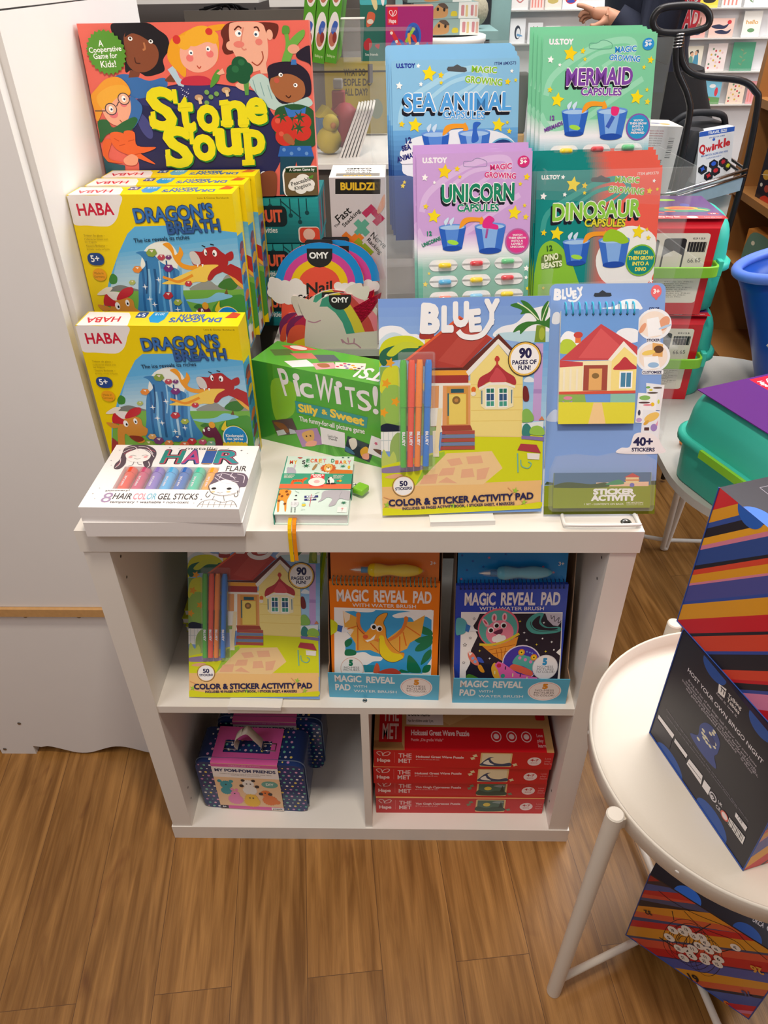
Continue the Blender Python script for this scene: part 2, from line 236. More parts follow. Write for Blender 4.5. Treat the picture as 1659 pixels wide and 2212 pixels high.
'stone_front': [('p','ec6d5f',[0,0,3200,0,3200,2277,0,2277]),('s','2b2b58',[509,987,654,1221,607,1319,792,1373,1165,1518,1729,1536,2324,1440,2617,1301,2563,1186,2720,945,2720,660,2558,348,2226,30,594,63,514,495]),('s','383a74',[609,1328,1161,1499,1726,1517,2322,1421,2627,1291,2303,1229,1464,1206,858,1256]),('e','4a4d8e',[701,1003,80,180],20),('s','221d22',[471,2262,630,2281,960,2276,1111,2190,1220,2100,1217,1958,1111,1834,1110,1705,973,1652,841,1636,763,1675,642,1714,553,1697,584,1951,474,2131]),('s','3d72b8',[378,1626,526,1670,711,1629,873,1580,1094,1613,1094,1482,792,1373,575,1377,476,1530]),('p','7d4630',[621,1714,768,1702,732,1629,581,1622]),('s','8a4d33',[620,2128,717,2197,834,2160,1002,2051,1064,1925,1006,1781,851,1692,683,1704,597,1806,598,1969]),('s','221d22',[627,2111,698,2206,886,2211,1098,2120,1115,1978,999,2033,849,2124,729,2153]),('e','fff',[700,2092,31,25]),('e','fff',[978,2055,31,25]),('e','201818',[701,2095,15,13]),('e','201818',[978,2059,15,13]),('L','c27c50',[879,2044,883,1973,848,1956],25),('L','4a2418',[719,1868,724,1804,785,1794],15),('p','7d4630',[1090,1585,1212,1676,1290,1628,1225,1555,1108,1566]),('p','b9d2e6',[1155,1714,1249,1767,1309,1609,1375,1552,1345,1496,1272,1516]),('s','c9344a',[1373,1608,1570,1633,1716,1602,1748,1517,1338,1524]),('s','f0a626',[1178,1851,1256,2065,1369,2116,1526,2183,1739,2223,1911,2106,1909,1928,1827,1785,1474,1846,1397,1626,1299,1684]),('s','f5b09c',[1359,1920,1412,1991,1583,2006,1823,2073,1901,1947,1848,1784,1685,1686,1513,1680,1378,1774]),('s','f3b231',[1465,2132,1614,2217,1781,2222,1924,2124,1879,2018,1755,2038,1580,1988,1480,2025]),('e','f3b231',[1440,2035,94,86]),('s','f0a626',[1802,2222,2033,2244,1994,2184,1857,2169]),('e','d83a34',[1341,2072,54,53]),('e','d83a34',[1804,2161,50,42]),('e','ee7a78',[1491,1849,51,44]),('e','ee7a78',[1782,1895,51,44]),('e','fff',[1516,1914,32,33]),('e','fff',[1765,1956,32,32]),('e','2c4a66',[1518,1910,15,13]),('e','2c4a66',[1760,1953,15,13]),('L','c0452f',[1578,1756,1605,1724,1634,1748],13),('s','6b2b20',[1988,2052,1970,2158,2097,2261,2346,2260,2719,2250,2776,2180,2703,2058,2601,2095,2074,1890,1964,1945]),('s','f3b39a',[2091,2209,2160,2263,2512,2257,2595,2148,2606,1916,2549,1754,2413,1673,2244,1704,2118,1907,2080,2033]),('e','f3b39a',[2085,1988,63,57]),('e','f3b39a',[2644,2112,46,63]),('p','f3b39a',[2460,1719,2555,1827,2571,1643,2474,1644]),('e','fff',[2211,2133,46,39]),('e','fff',[2461,2124,38,39]),('e','2c4a66',[2224,2133,19,16]),('e','2c4a66',[2452,2118,19,16]),('L','5a2318',[2158,2173,2217,2215,2260,2192],19),('L','5a2318',[2433,2199,2482,2202,2506,2153],19),('L','e08a76',[2288,2205,2231,2012,2259,1940,2303,1949],17),('e','ea8276',[2203,2004,76,39]),('e','ea8276',[2486,2029,50,39]),('L','a8452f',[2360,1790,2441,1747,2524,1827,2517,1918],15),('s','bcd6d2',[2293,1554,2453,1645,2596,1568,2844,1412,3144,1330,3138,1214,2607,1185,2366,1421]),('l','7fa6a8',[2349,1572,2386,1401],11),('l','7fa6a8',[2453,1536,2495,1361],11),('l','7fa6a8',[2558,1501,2605,1321],11),('l','7fa6a8',[2663,1465,2716,1280],11),('l','7fa6a8',[2769,1429,2827,1239],11),('l','7fa6a8',[2875,1392,2938,1198],11),('s','f3b39a',[2092,1501,2185,1556,2310,1516,2215,1433]),('p','5e9a4a',[2209,1575,2295,1573,2270,1375,2219,1376]),('e','1f5a38',[2090,1670,107,93]),('e','1f5a38',[2186,1760,117,101]),('e','1f5a38',[2266,1704,103,88]),('e','1f5a38',[2062,1614,90,78]),('e','1f5a38',[2213,1612,107,93]),('e','2d7046',[2116,1706,51,44]),('e','2d7046',[2211,1787,47,40]),('s','5b9a3c',[1732,1480,1770,1601,1859,1702,1898,1673,1851,1562]),('p','f3b39a',[1842,1656,1936,1719,1960,1653,1882,1636]),('s','6fae48',[2786,1786,2888,2001,3022,2123,3129,2165,3125,2086,2989,1946,2892,1775]),('L','6fae48',[2829,1786,2888,2001,2868,2161],55),('s','5b9a3c',[2824,2126,2841,2213,2923,2203,2918,2125]),('e','e9a58c',[2968,1937,85,57]),('s','2a2030',[3007,1891,3182,1978,3261,1887,3250,1668,3169,1761,3023,1819]),('s','2a2030',[2578,1605,2590,1735,2786,1786,2998,1764,3162,1632,3182,1406,3079,1331,2745,1260,2608,1454]),('s','a8673f',[2595,1549,2712,1659,2904,1637,3070,1540,3081,1370,2922,1276,2748,1299,2625,1397]),('s','2a2030',[2577,1587,2677,1752,2913,1766,3119,1633,3153,1482,2987,1598,2818,1638]),('p','3f78c0',[2927,1811,2991,1810,2997,1746,2912,1747]),('e','fff',[2756,1625,30,26]),('e','fff',[2959,1493,30,26]),('e','241818',[2763,1624,13,11]),('e','241818',[2954,1494,13,11]),('e','c85a48',[2693,1557,39,34]),('L','4a2418',[2808,1365,2849,1335,2884,1364],15),('s','2c5a34',[2625,1145,2787,1240,3008,1246,3201,1154,3221,896,3176,693,2927,698,2637,744]),('p','3f78c8',[2775,1221,2871,1180,3003,1178,3094,1215,3065,1098,2820,1083]),('p','2f66ba',[2667,703,3131,694,3167,527,2621,558]),('p','1e4a60',[2655,558,3168,548,3091,402,2908,405,2890,490,2764,18,2601,22]),('e','6a9ad8',[2720,650,27,25]),('e','6a9ad8',[2829,596,27,25]),('e','6a9ad8',[2947,656,27,25]),('e','6a9ad8',[3057,592,27,25]),('e','d2372c',[2720,995,160,131]),('e','e2604a',[2659,1039,40,36]),('e','d2372c',[3020,1020,138,113]),('e','e2604a',[2967,1057,34,31]),('e','d2372c',[2756,824,148,123]),('e','e2604a',[2699,865,37,33]),('e','d2372c',[3007,880,139,115]),('e','e2604a',[2953,918,35,31]),('x','2c5a34',[2727,1094,102,6],20,0.3),('x','2c5a34',[2986,1080,102,6],20,0.3),('x','2c5a34',[2966,941,103,6],20,0.3),('s','a8673f',[2723,844,2803,863,2886,760,2860,709,2751,763]),('s','3d72b8',[553,1377,691,1298,690,1181,542,986,379,950,389,1108]),('s','f1a232',[-10,1387,103,1499,256,1609,433,1634,544,1548,576,1434,488,1378,212,1307,29,1076,10,1233]),('s','f5b093',[168,1307,410,1418,536,1397,540,1223,447,1068,325,1010,183,1073,125,1211]),('s','f3b13c',[77,1386,279,1515,498,1530,565,1434,380,1380,151,1230]),('e','ea7a80',[275,1173,66,60]),('e','ea7a80',[451,1302,52,47]),('e','4a3a44',[253,1232,87,79]),('e','f2bfa4',[253,1232,74,67]),('e','ffffff',[253,1232,31,40]),('e','2c3a66',[261,1228,15,14]),('e','4a3a44',[463,1360,87,78]),('e','f2bfa4',[463,1360,74,66]),('e','ffffff',[463,1360,30,39]),('e','2c3a66',[471,1356,15,14]),('L','4a3a44',[341,1266,383,1323],13),('L','4a3a44',[169,1210,16,1213],11),('L','b0503a',[352,1089,375,1059],13),('s','2e6a3c',[29,1076,165,1093,232,992,403,1069,569,1125,602,1065,442,928,149,914,11,795,15,916]),('s','ee6a30',[49,814,172,812,78,587,291,520,26,557]),('s','ee6a30',[171,913,371,909,487,704,764,490,508,579,217,709]),('s','ee6a30',[375,930,530,927,540,744,816,718,565,640,401,726]),('L','cf4f20',[214,852,283,810],11),('L','cf4f20',[271,749,364,768],11),('L','cf4f20',[417,807,511,826],11),('L','cf4f20',[471,621,565,640],11),('s','f2a684',[300,562,427,632,519,579,467,485,330,488]),('p','2b5a66',[0,626,65,525,305,478,223,71,0,75]),('e','7aa65a',[1670,1424,35,31]),('e','7aa65a',[1809,1402,35,31]),('e','7aa65a',[1723,1364,35,31]),('e','7aa65a',[1652,1290,35,31]),('e','caa07a',[1951,1447,61,38]),('p','e3c9a4',[1934,1447,1977,1447,1990,1370,1945,1363]),('e','caa07a',[1548,1359,61,39]),('p','e3c9a4',[1530,1359,1574,1359,1585,1281,1540,1275]),('e','cfd3ea',[1314,1478,6,6]),('e','cfd3ea',[1387,1433,6,6]),('e','cfd3ea',[1352,1389,7,6]),('e','cfd3ea',[1335,1460,6,6]),('e','cfd3ea',[1408,1415,7,6]),('e','cfd3ea',[1373,1372,7,6]),('e','cfd3ea',[1356,1443,6,6]),('e','cfd3ea',[1321,1400,7,6]),('e','cfd3ea',[1412,1468,6,6]),('e','cfd3ea',[1377,1425,6,6]),('e','cfd3ea',[1342,1382,7,6]),('e','cfd3ea',[1325,1453,6,6]),('e','cfd3ea',[1398,1408,7,6]),('e','cfd3ea',[1363,1364,7,6]),('t','2c8a3c','S',789,962,415,497,0.07,-1.1),('t','2c8a3c','t',1230,933,238,493,0.07,-1.1),('t','2c8a3c','o',1490,928,334,450,0.07,-1.1),('t','2c8a3c','n',1860,978,378,447,0.07,-1.1),('t','2c8a3c','e',2220,1015,318,444,0.07,-1.1),('t','2c8a3c','S',941,453,424,495,0.07,-1.1),('t','2c8a3c','o',1372,537,343,457,0.07,-1.1),('t','2c8a3c','u',1723,609,386,465,0.07,-1.1),('t','2c8a3c','p',2143,609,322,438,0.07,-1.1),('p','2c8a3c',[834,1173,901,1181,888,954,815,949]),('p','2c8a3c',[1189,1455,1254,1454,1250,1272,1185,1273]),('p','2c8a3c',[961,668,1033,677,1014,443,938,440]),('p','2c8a3c',[1355,925,1418,924,1403,731,1340,732]),('p','2c8a3c',[1247,1276,1428,1288,1423,1226,1241,1214]),('p','2c8a3c',[1850,1304,1979,1313,1975,1247,1846,1238]),('p','2c8a3c',[1839,1042,2024,1050,2021,979,1835,970]),('p','2c8a3c',[2091,1053,2258,1058,2255,982,2087,977]),('p','2c8a3c',[1701,904,1852,914,1848,849,1697,840]),('p','2c8a3c',[1978,935,2112,941,2110,876,1974,871]),('p','2c8a3c',[2014,668,2132,670,2125,604,2011,600]),('p','2c8a3c',[2112,937,2246,942,2244,878,2109,872]),('p','2c8a3c',[2091,506,2281,511,2276,433,2087,426]),('t','eee21c','S',774,978,415,496,0.06,-1.1),('t','eee21c','t',1214,950,238,492,0.06,-1.1),('t','eee21c','o',1474,945,334,449,0.06,-1.1),('t','eee21c','n',1844,994,378,446,0.06,-1.1),('t','eee21c','e',2204,1031,317,444,0.06,-1.1),('t','eee21c','S',925,470,424,494,0.06,-1.1),('t','eee21c','o',1356,554,343,456,0.06,-1.1),('t','eee21c','u',1707,626,385,464,0.06,-1.1),('t','eee21c','p',2127,626,322,437,0.06,-1.1),('p','eee21c',[819,1189,887,1197,873,970,801,966]),('p','eee21c',[1174,1471,1239,1470,1235,1288,1170,1289]),('p','eee21c',[946,684,1018,693,999,460,923,457]),('p','eee21c',[1340,941,1402,940,1387,748,1324,749]),('p','eee21c',[1232,1292,1413,1304,1408,1242,1226,1230]),('p','eee21c',[1835,1319,1963,1329,1959,1263,1831,1254]),('p','eee21c',[1824,1058,2009,1066,2005,995,1819,986]),('p','eee21c',[2075,1069,2242,1074,2239,998,2071,994]),('p','eee21c',[1685,921,1836,930,1833,865,1681,856]),('p','eee21c',[1962,952,2096,957,2093,893,1958,887]),('p','eee21c',[1998,685,2116,687,2108,620,1994,616]),('p','eee21c',[2096,953,2230,959,2228,894,2093,889]),('p','eee21c',[2075,523,2265,528,2259,450,2071,443]),('t','fff','ame',2066,273,365,133,0.03,-1.2),('x','5b9a32',[340,1934,277,26],4,0.9),('t','fff','A',249,2007,69,73,0.02,-1.0),('t','fff','Cooperative',106,1932,453,62,0.02,2.4),('t','fff','Game for',152,1858,334,63,0.02,1.5),('t','fff','Kids!',232,1754,214,78,0.02,1.0),('r','ffffff',[2666,-46,3277,423],122),('r','6d5a3a',[2689,-46,3276,402],110),('r','2f5230',[2718,328,3276,402],70),('t','fff','A Green Game by',2777,353,385,38,0.02,0.1),('e','f4f2ee',[2869,170,107,85]),('e','f4f2ee',[2977,222,111,88]),('e','f4f2ee',[3066,166,88,70]),('e','f4f2ee',[2934,103,98,78]),('e','f4f2ee',[2820,138,79,63]),('e','f4f2ee',[3064,122,79,63]),('t','3a3a34','Peaceable',2797,139,314,56,0.02,14.9),('t','3a3a34','Kingdom',2844,79,260,52,0.02,14.5),('s','5b9a32',[3055,253,3132,294,3120,247]),('s','8a4a30',[2324,310,2558,348,2561,111,2504,-9,2293,-5])],
'pad_front': [('p','7fa6e4',[0,0,2193,0,2193,2859,0,2859]),('g','a9cdf0,7b9fe2',[-40,1733,2251,1675,2239,2858,-18,2865]),('s','f4f6fa',[-15,2287,3,2477,116,2527,283,2509,394,2425,506,2408,590,2297,252,2197]),('s','cfe3ee',[-2,2259,57,2394,198,2444,366,2371,533,2271]),('s','f4f6fa',[1464,2380,1572,2484,1763,2531,1908,2672,2042,2720,2178,2716,2222,2491,2059,2282,1645,2321]),('s','bfe0ea',[1506,2378,1643,2415,2191,2412,2211,2277,1715,2305]),('g','b5dcf2,6aa7e6',[1876,1190,2230,1182,2197,2284,1840,2275]),('s','e9f1f6',[1884,1781,1937,1849,2008,1820,2052,1777]),('p','c9a8dd',[2019,2269,2122,2266,2128,1256,2015,1258]),('p','b191cc',[2023,2148,2123,2145,2122,2091,2019,2093]),('p','b191cc',[2020,1681,2125,1678,2125,1622,2015,1625]),('p','7f9a35',[2024,2497,2140,2493,2149,2279,2004,2283]),('e','aabb40',[2096,2388,38,80]),('s','3f7d35',[1681,2745,1755,2775,1851,2740,1808,2806,1904,2777,2018,2655,2076,2548,2084,2693,2161,2795,2166,2677,2131,2546,2236,2622,2244,2450,2134,2480,2023,2510,1915,2473,1822,2389,1807,2436,1725,2412,1778,2491,1886,2541,2022,2550,1936,2645,1814,2635,1826,2688]),('L','e3efc0',[1769,2779,1907,2698,2048,2562],14),('L','e3efc0',[2175,2782,2126,2665,2090,2548],11),('s','d0d62a',[-6,2011,13,2259,141,2378,394,2398,562,2311,561,2243,435,2192,223,2198,95,2119]),('s','2f6a50',[-4,2122,54,2230,224,2280,393,2248,561,2271,533,2217,364,2112,180,2089,51,2024]),('s','c8d23a',[96,2174,253,2307,435,2315,505,2245,322,2236,180,2144]),('p','8fb65a',[0,1583,8,2011,249,2005,760,1229,760,1099,0,1116]),('s','d8d93a',[-4,1732,50,1954,164,2021,249,1977,244,1584,115,1559,44,1646]),('s','9cc25a',[16,1647,118,1771,275,1725,328,1368,110,1258,12,1447]),('x','f0a62a',[137,2063,68,5],20,0.5),('x','f0a62a',[83,1800,69,5],20,0.5),('x','f0a62a',[40,1418,69,5],20,0.5),('x','f0a62a',[201,1557,69,5],20,0.5),('s','22263a',[-7,1232,81,1273,240,1241,327,1253,355,1166,7,1166]),('p','f2f2ee',[0,1159,428,1164,426,887,0,896]),('l','c5cfd2',[36,1158,34,902],7),('l','c5cfd2',[97,1157,96,901],7),('l','c5cfd2',[158,1156,157,900],7),('l','c5cfd2',[219,1154,219,898],7),('l','c5cfd2',[280,1153,280,897],7),('l','c5cfd2',[341,1152,341,896],7),('l','c5cfd2',[-4,1043,427,1045],9),('s','9cb868',[120,981,210,1140,297,1080,279,772,145,685]),('s','c3d26a',[0,777,32,924,103,820,163,892,205,773,160,655,12,658]),('p','dbe022',[0,692,819,894,875,1227,2165,1054,2185,379,0,387]),('p','a6cf42',[645,824,848,878,879,552,452,409]),('p','f6c884',[0,403,2175,446,2176,63,0,51]),('p','f7d49a',[877,848,1484,865,1635,627,1378,408,452,409,703,674]),('p','f0b892',[571,558,762,569,733,435,512,431]),('p','f0b892',[820,643,995,654,967,550,762,539]),('p','f0b892',[878,760,1052,786,1097,697,937,670]),('p','f0b892',[762,449,879,522,1026,430]),('p','f0b892',[1083,623,1228,635,1259,515,1070,504]),('p','f0b892',[1139,799,1341,810,1372,706,1169,695]),('p','f0b892',[1287,619,1460,645,1406,483,1289,470]),('s','9884ac',[-2,658,131,685,381,710,542,692,542,633,351,607,26,598]),('s','eeb48c',[40,537,174,580,291,563,173,520]),('p','f3d98a',[532,1788,1182,1813,1869,1823,1895,1046,876,1082,760,1229]),('p','f7e28c',[1181,1924,1522,2284,1867,1879,1894,1060,1193,1090]),('l','ecd070',[1191,1757,1868,1748],8),('l','ecd070',[1194,1589,1874,1581],9),('l','ecd070',[1196,1420,1880,1412],9),('l','ecd070',[1199,1277,1884,1270],9),('p','f2c84a',[589,1968,590,2378,660,2376,659,2076]),('s','a83a32',[523,2367,534,2441,611,2459,701,2429,694,2368,604,2351]),('p','e8653a',[321,2086,1033,2633,1465,2339,1370,2288]),('p','b5443a',[363,2084,1047,2606,1452,2340,1082,1982,674,1986]),('p','bf5045',[758,2074,1145,2510,1368,2356,1039,1997]),('p','5d2c22',[645,1977,1096,1982,1124,1951,659,1955]),('p','f0a63a',[674,1952,1138,1946,1153,1884,674,1889]),('p','a53a36',[674,1889,1156,1883,1157,1783,674,1788]),('p','f3efe2',[674,1788,1183,1783,1186,1749,674,1754]),('p','6b3228',[1068,1969,1540,2398,1889,2043,1834,2030,1535,2310,1166,1932]),('p','f3efe8',[1124,1926,1535,2337,1847,2044,1851,1920,1536,2270,1160,1870]),('p','e8a268',[674,1754,1183,1749,1191,1220,674,1217]),('p','d99a4a',[872,1738,1155,1733,1162,1235,875,1232]),('p','2f5a66',[929,1708,1099,1707,1100,1655,929,1655]),('p','f0d56a',[904,1639,1128,1639,1133,1242,907,1240]),('e','8a6a3a',[1001,1559,54,54]),('e','c48a4a',[1001,1559,26,25]),('p','3f6a72',[884,1653,904,1653,906,1355,886,1353]),('p','f4f0e2',[773,1754,824,1756,818,1141,760,1128]),('s','b53a40',[1289,1713,1301,1838,1433,1918,1494,1985,1528,2025,1571,1983,1657,1912,1763,1840,1773,1743,1632,1788,1436,1793]),('s','cf5055',[1436,1793,1489,1916,1530,1970,1616,1885,1646,1788]),('e','c8453a',[1527,2080,33,33]),('p','c8453a',[1509,2121,1543,2120,1540,1997,1518,1998]),('p','f6f1e6',[1296,1720,1436,1782,1646,1781,1774,1729,1768,1701,1640,1749,1437,1751,1304,1682]),('p','f6ecc0',[1325,1691,1437,1751,1647,1749,1749,1701,1757,1463,1656,1423,1387,1429,1329,1473]),('p','ffffff',[1384,1714,1505,1713,1511,1460,1389,1457]),('p','2f7a66',[1395,1702,1494,1702,1495,1645,1397,1646]),('p','3a5a82',[1397,1635,1495,1635,1497,1547,1399,1545]),('p','49a08a',[1399,1536,1498,1537,1499,1472,1400,1471]),('l','ffffff',[1445,1709,1450,1467],7),('p','ffffff',[1553,1709,1674,1709,1681,1456,1559,1453]),('p','2f7a66',[1564,1698,1663,1698,1664,1641,1566,1642]),('p','3a5a82',[1566,1631,1664,1631,1667,1543,1568,1541]),('p','49a08a',[1568,1532,1667,1533,1669,1468,1570,1467]),('l','ffffff',[1613,1705,1620,1463],7),('p','6a8a9a',[1325,1677,1342,1681,1346,1501,1329,1499]),('p','6a8a9a',[1719,1681,1736,1681,1738,1506,1725,1499]),('e','e8702a',[1226,1694,31,36]),('e','f4ead8',[1224,1638,34,28]),('s','7a2c2a',[1885,1544,1879,1712,1928,1711,1960,1598,1949,1529]),('p','a54a3a',[803,1228,1191,1225,1220,1161,818,1156]),('p','b5564a',[818,1156,1249,1154,1250,1106,812,1110]),('p','7a8ab0',[812,1104,1250,1102,1251,1054,807,1057]),('p','b5564a',[807,1052,1251,1049,1251,1001,801,1005]),('p','7a8ab0',[801,999,1252,997,1252,949,796,953]),('p','b5564a',[796,947,1252,945,1253,896,790,900]),('p','f3e9cc',[688,1159,760,1164,776,806,696,808]),('p','f3efe2',[659,1461,774,1465,769,1229,662,1223]),('p','f3e2b4',[759,1458,817,1457,761,851,703,852]),('s','8cbf5a',[1880,1290,1883,1403,1953,1423,2027,1329,2015,1258,1888,1247]),('p','e9f0f2',[1874,1233,2164,1255,2161,1155,1878,1132]),('s','3f8a80',[1887,1075,1890,1190,1945,1231,2005,1158,1980,1058]),('s','9ccb52',[1993,1087,2004,1173,2088,1199,2168,1155,2171,1069]),('p','8a78b5',[1877,1068,2180,1040,2179,989,1878,1024]),('p','b5404a',[1829,873,1869,959,2084,940,2146,823]),('p','f4f0e8',[1960,827,2132,816,2128,735,1970,746]),('p','d98a5a',[2099,1271,2139,1326,2177,1269]),('L','7fc0a8',[1876,740,1894,652,1981,621,2022,679,1978,709],14),('l','7fc0a8',[1830,829,1846,564],17),('s','e0e022',[-7,-3,18,112,376,76,1118,110,1707,85,2173,139,2169,63]),('p','e0e022',[400,0,0,0,0,74,2175,101,2177,48]),('x','a6cf42',[63,150,54,5],10,0.35),('x','a6cf42',[970,120,53,5],10,0.35),('x','a6cf42',[1818,311,52,5],10,0.35),('x','a6cf42',[1940,143,53,5],10,0.35),('L','e0a070',[1714,357,1835,235,1925,143],9),('L','e0a070',[20,265,139,217],9),('t','f7f7f9','B',523,2455,255,318,0.1,-3.8),('t','f7f7f9','L',799,2456,160,280,0.1,-0.3),('t','f7f7f9','U',948,2518,207,265,0.1,0.5),('t','f7f7f9','E',1159,2445,163,240,0.1,4.4),('t','f7f7f9','Y',1344,2537,199,271,0.1,0.2),('L','f7f7f9',[1014,2447,1077,2384,1202,2360,1326,2397,1407,2502,1453,2594],69),('e','43351f',[1885,2074,219,222]),('e','f0c25a',[1885,2074,208,212]),('e','fbfafa',[1885,2074,186,190]),('t','2e2a55','90',1807,2093,166,114,0.07,-0.2),('t','2e2a55','PAGES OF',1724,2006,316,52,0.05,0.9),('t','2e2a55','FUN!',1802,1938,163,52,0.05,0.4),('e','7a5a3a',[291,412,151,144]),('e','f3c98a',[291,412,143,138]),('e','fbfafa',[291,412,133,128]),('t','2e2a55','50',239,413,110,66,0.06,2.9),('t','2e2a55','STICKERS!',179,357,229,36,0.05,2.1),('t','2e2a55','COLOR & STICKER ACTIVITY PAD',85,134,1985,88,0.055,1.6),('t','2e2a55','INCLUDES: 90 PAGES ACTIVITY BOOK, 1 STICKER SHEET, 4 MARKERS',274,74,1538,38,0.04,1.5)],
'card_front': [('p','86a8e2',[0,0,1515,0,1515,3050,0,3050]),('s','e8ecf6',[45,2551,56,2666,106,2695,143,2666,139,2551]),('s','c6d3ee',[8,1277,49,1379,135,1422,183,1276]),('s','f4f5fa',[691,2737,864,2766,963,2838,1122,2845,1205,2766,1192,2715,865,2723]),('p','4a5a3a',[1515,370,3,410,31,454,179,424,590,435,943,418,1515,458]),('p','8e9c1e',[1,0,0,102,0,396,619,450,1512,399,1515,324,1515,0]),('p','6f7a22',[0,0,0,114,1515,117,1515,0]),('t','f4f5fa','B',54,2855,101,126,0.1,-3.3),('t','f4f5fa','L',163,2864,58,109,0.1,-0.0),('t','f4f5fa','U',220,2888,78,100,0.1,5.2),('t','f4f5fa','E',303,2864,60,92,0.1,8.3),('t','f4f5fa','Y',370,2895,82,100,0.1,10.1),('L','f4f5fa',[246,2845,312,2827,369,2852,417,2924],26),('p','3a4048',[577,2895,590,2931,641,2931,690,2967,742,2935,800,2931,813,2895,787,2884,599,2881]),('e','ef7076',[1391,2944,70,83]),('p','ef7076',[1368,2873,1420,2873,1405,2837,1387,2837]),('t','fff','3+',1352,2918,84,55,0.05,-0.0),('t','2e2a55','COLOR',1308,2711,138,32,0.05,-0.1),('e','f4f5fa',[1388,2524,226,202]),('e','f4f5fa',[1389,2109,227,203]),('r','f4f5fa',[1295,2297,1475,2340],12),('r','f4f5fa',[1252,1877,1537,1934],15),('e','f7e6d8',[1378,2524,189,170]),('e','f7e6d8',[1393,2109,190,171]),('e','e9a583',[1237,2478,73,32],60),('e','e9a583',[1512,2535,66,101],-30),('p','fbfbfd',[1284,2593,1435,2622,1502,2391,1314,2362]),('e','b9d3ee',[1528,2492,87,17],20),('p','e8b06a',[1375,2290,1515,2267,1515,2105,1382,2116]),('e','6a4a36',[1459,2203,64,49]),('p','fbfbfd',[1265,2102,1455,2116,1490,1956,1286,1942]),('e','f2cf6a',[1329,2160,88,32],10),('e','9cc0e4',[1400,2000,73,35]),('t','2e2a55','STICKER',1299,2307,169,32,0.05,-0.1),('t','2e2a55','CUSTOMIZE',1258,1891,256,32,0.05,-0.2),('p','eef0f6',[1314,1767,1515,1743,1515,1403,1349,1417]),('p','f7f7fa',[1216,1637,1466,1621,1459,1226,1194,1242]),('p','eef0f6',[1290,1417,1515,1392,1515,1007,1274,1051]),('e','7ab060',[1345,1709,29,15]),('e','6a5a50',[1470,1701,59,12]),('e','dfd24a',[1383,1673,23,15]),('e','5a4a44',[1407,1636,73,12]),('e','8fc06a',[1307,1571,73,32]),('e','5a4040',[1302,1508,76,12]),('e','f2c62a',[1413,1483,26,26]),('e','e88a9a',[1347,1476,59,12]),('e','4a4a5a',[1241,1374,18,38]),('e','c8a8d8',[1244,1278,38,29]),('e','d4d84a',[1492,1519,15,29]),('e','f2c86a',[1411,1314,106,53],25),('e','e4b04a',[1341,1241,44,23],40),('r','5a3a3a',[1318,1136,1384,1179],6),('e','a58ac8',[1446,1175,44,50]),('p','e8a0b8',[1467,1211,1501,1277,1492,1196]),('s','f4eef0',[988,832,1015,905,1132,919,1185,1081,1302,1109,1450,1079,1573,931,1577,828]),('t','2e2a55','40+',1178,936,265,106,0.06,-0.3),('t','2e2a55','STICKERS',1161,857,312,47,0.06,-0.3)],
'notepad_front': [('p','6fa0e0',[0,0,1010,0,1010,1900,0,1900]),('s','f3f5fa',[0,1365,73,1543,219,1484,243,1306]),('s','f3f5fa',[730,1520,851,1591,1010,1543,1010,1365,754,1365]),('s','b8cf3a',[0,1330,48,1413,146,1401,219,1282,146,1187,0,1187]),('p','c9454a',[0,1068,523,1662,1010,1282,1010,1068]),('p','d9585a',[243,1104,523,1591,778,1306,681,1092]),('p','e8793a',[194,1353,267,1353,267,1472,194,1472]),('e','c9453a',[231,1484,60,52]),('p','f7e9b8',[0,546,1010,546,1010,1068,0,1045]),('p','c9454a',[0,950,304,973,304,1033,0,1068]),('p','f6f1e6',[632,1068,827,1377,1010,1140,1010,1068,839,1282,681,1045]),('p','f7e28c',[681,558,1010,558,1010,1104,839,1282,681,1056]),('s','c0363e',[717,950,778,1021,851,1116,936,1021,1010,950,1010,914,730,902]),('r','ffffff',[790,878,961,593],6),('r','4a86a8',[809,855,870,617],4),('r','4a86a8',[882,855,943,617],4),('p','f4ead0',[48,570,75,570,75,926,48,926]),('p','f4ead0',[133,570,160,570,160,926,133,926]),('p','f4ead0',[219,570,245,570,245,926,219,926]),('p','f4ead0',[304,570,330,570,330,926,304,926]),('p','a54a3a',[316,558,632,558,632,985,316,985]),('p','e8b06a',[389,570,559,570,559,926,389,926]),('e','8a6a3a',[474,807,48,47]),('p','d8553f',[0,498,1010,510,1010,558,0,546]),('p','8fc6b4',[681,356,1010,356,1010,504,681,504]),('p','8fb65a',[0,356,365,356,340,498,0,498]),('s','a48ac8',[48,391,109,356,182,391,133,273,182,225,73,225,109,273]),('e','e08aa8',[121,439,60,30]),('p','e4dc3a',[0,0,1010,0,1010,356,0,368]),('p','f4cf94',[401,0,632,0,571,356,462,356])],
'insert_front': [('p','8e9c1e',[0,0,1300,0,1300,560,0,560]),('p','5a7a9a',[0,361,1300,361,1300,560,0,560]),('p','f0c8a8',[569,344,1275,344,1275,413,569,404]),('s','4d5e34',[0,361,185,413,495,379,693,404,693,327,0,327]),('p','c9544a',[940,482,1052,551,1163,482]),('p','f0d8a0',[965,387,1139,387,1139,482,965,482]),('p','d9884a',[953,430,1151,430,1151,448,953,448]),('e','7a78c0',[1052,361,32,34]),('s','4f9a6a',[693,370,866,448,940,379]),('t','f4f4f0','STICKER',532,219,557,81,0.09,0.0),('t','f4f4f0','ACTIVITY',507,120,606,81,0.09,0.0),('t','f0ecd8','1 SET - CONTENTS ON BACK',420,51,532,24,0.03,0.0),('t','f0ecd8','HORIZON',990,68,222,25,0.02,0.0),('t','d8d8b0','GROUP USA',990,41,229,20,0,0.0)],
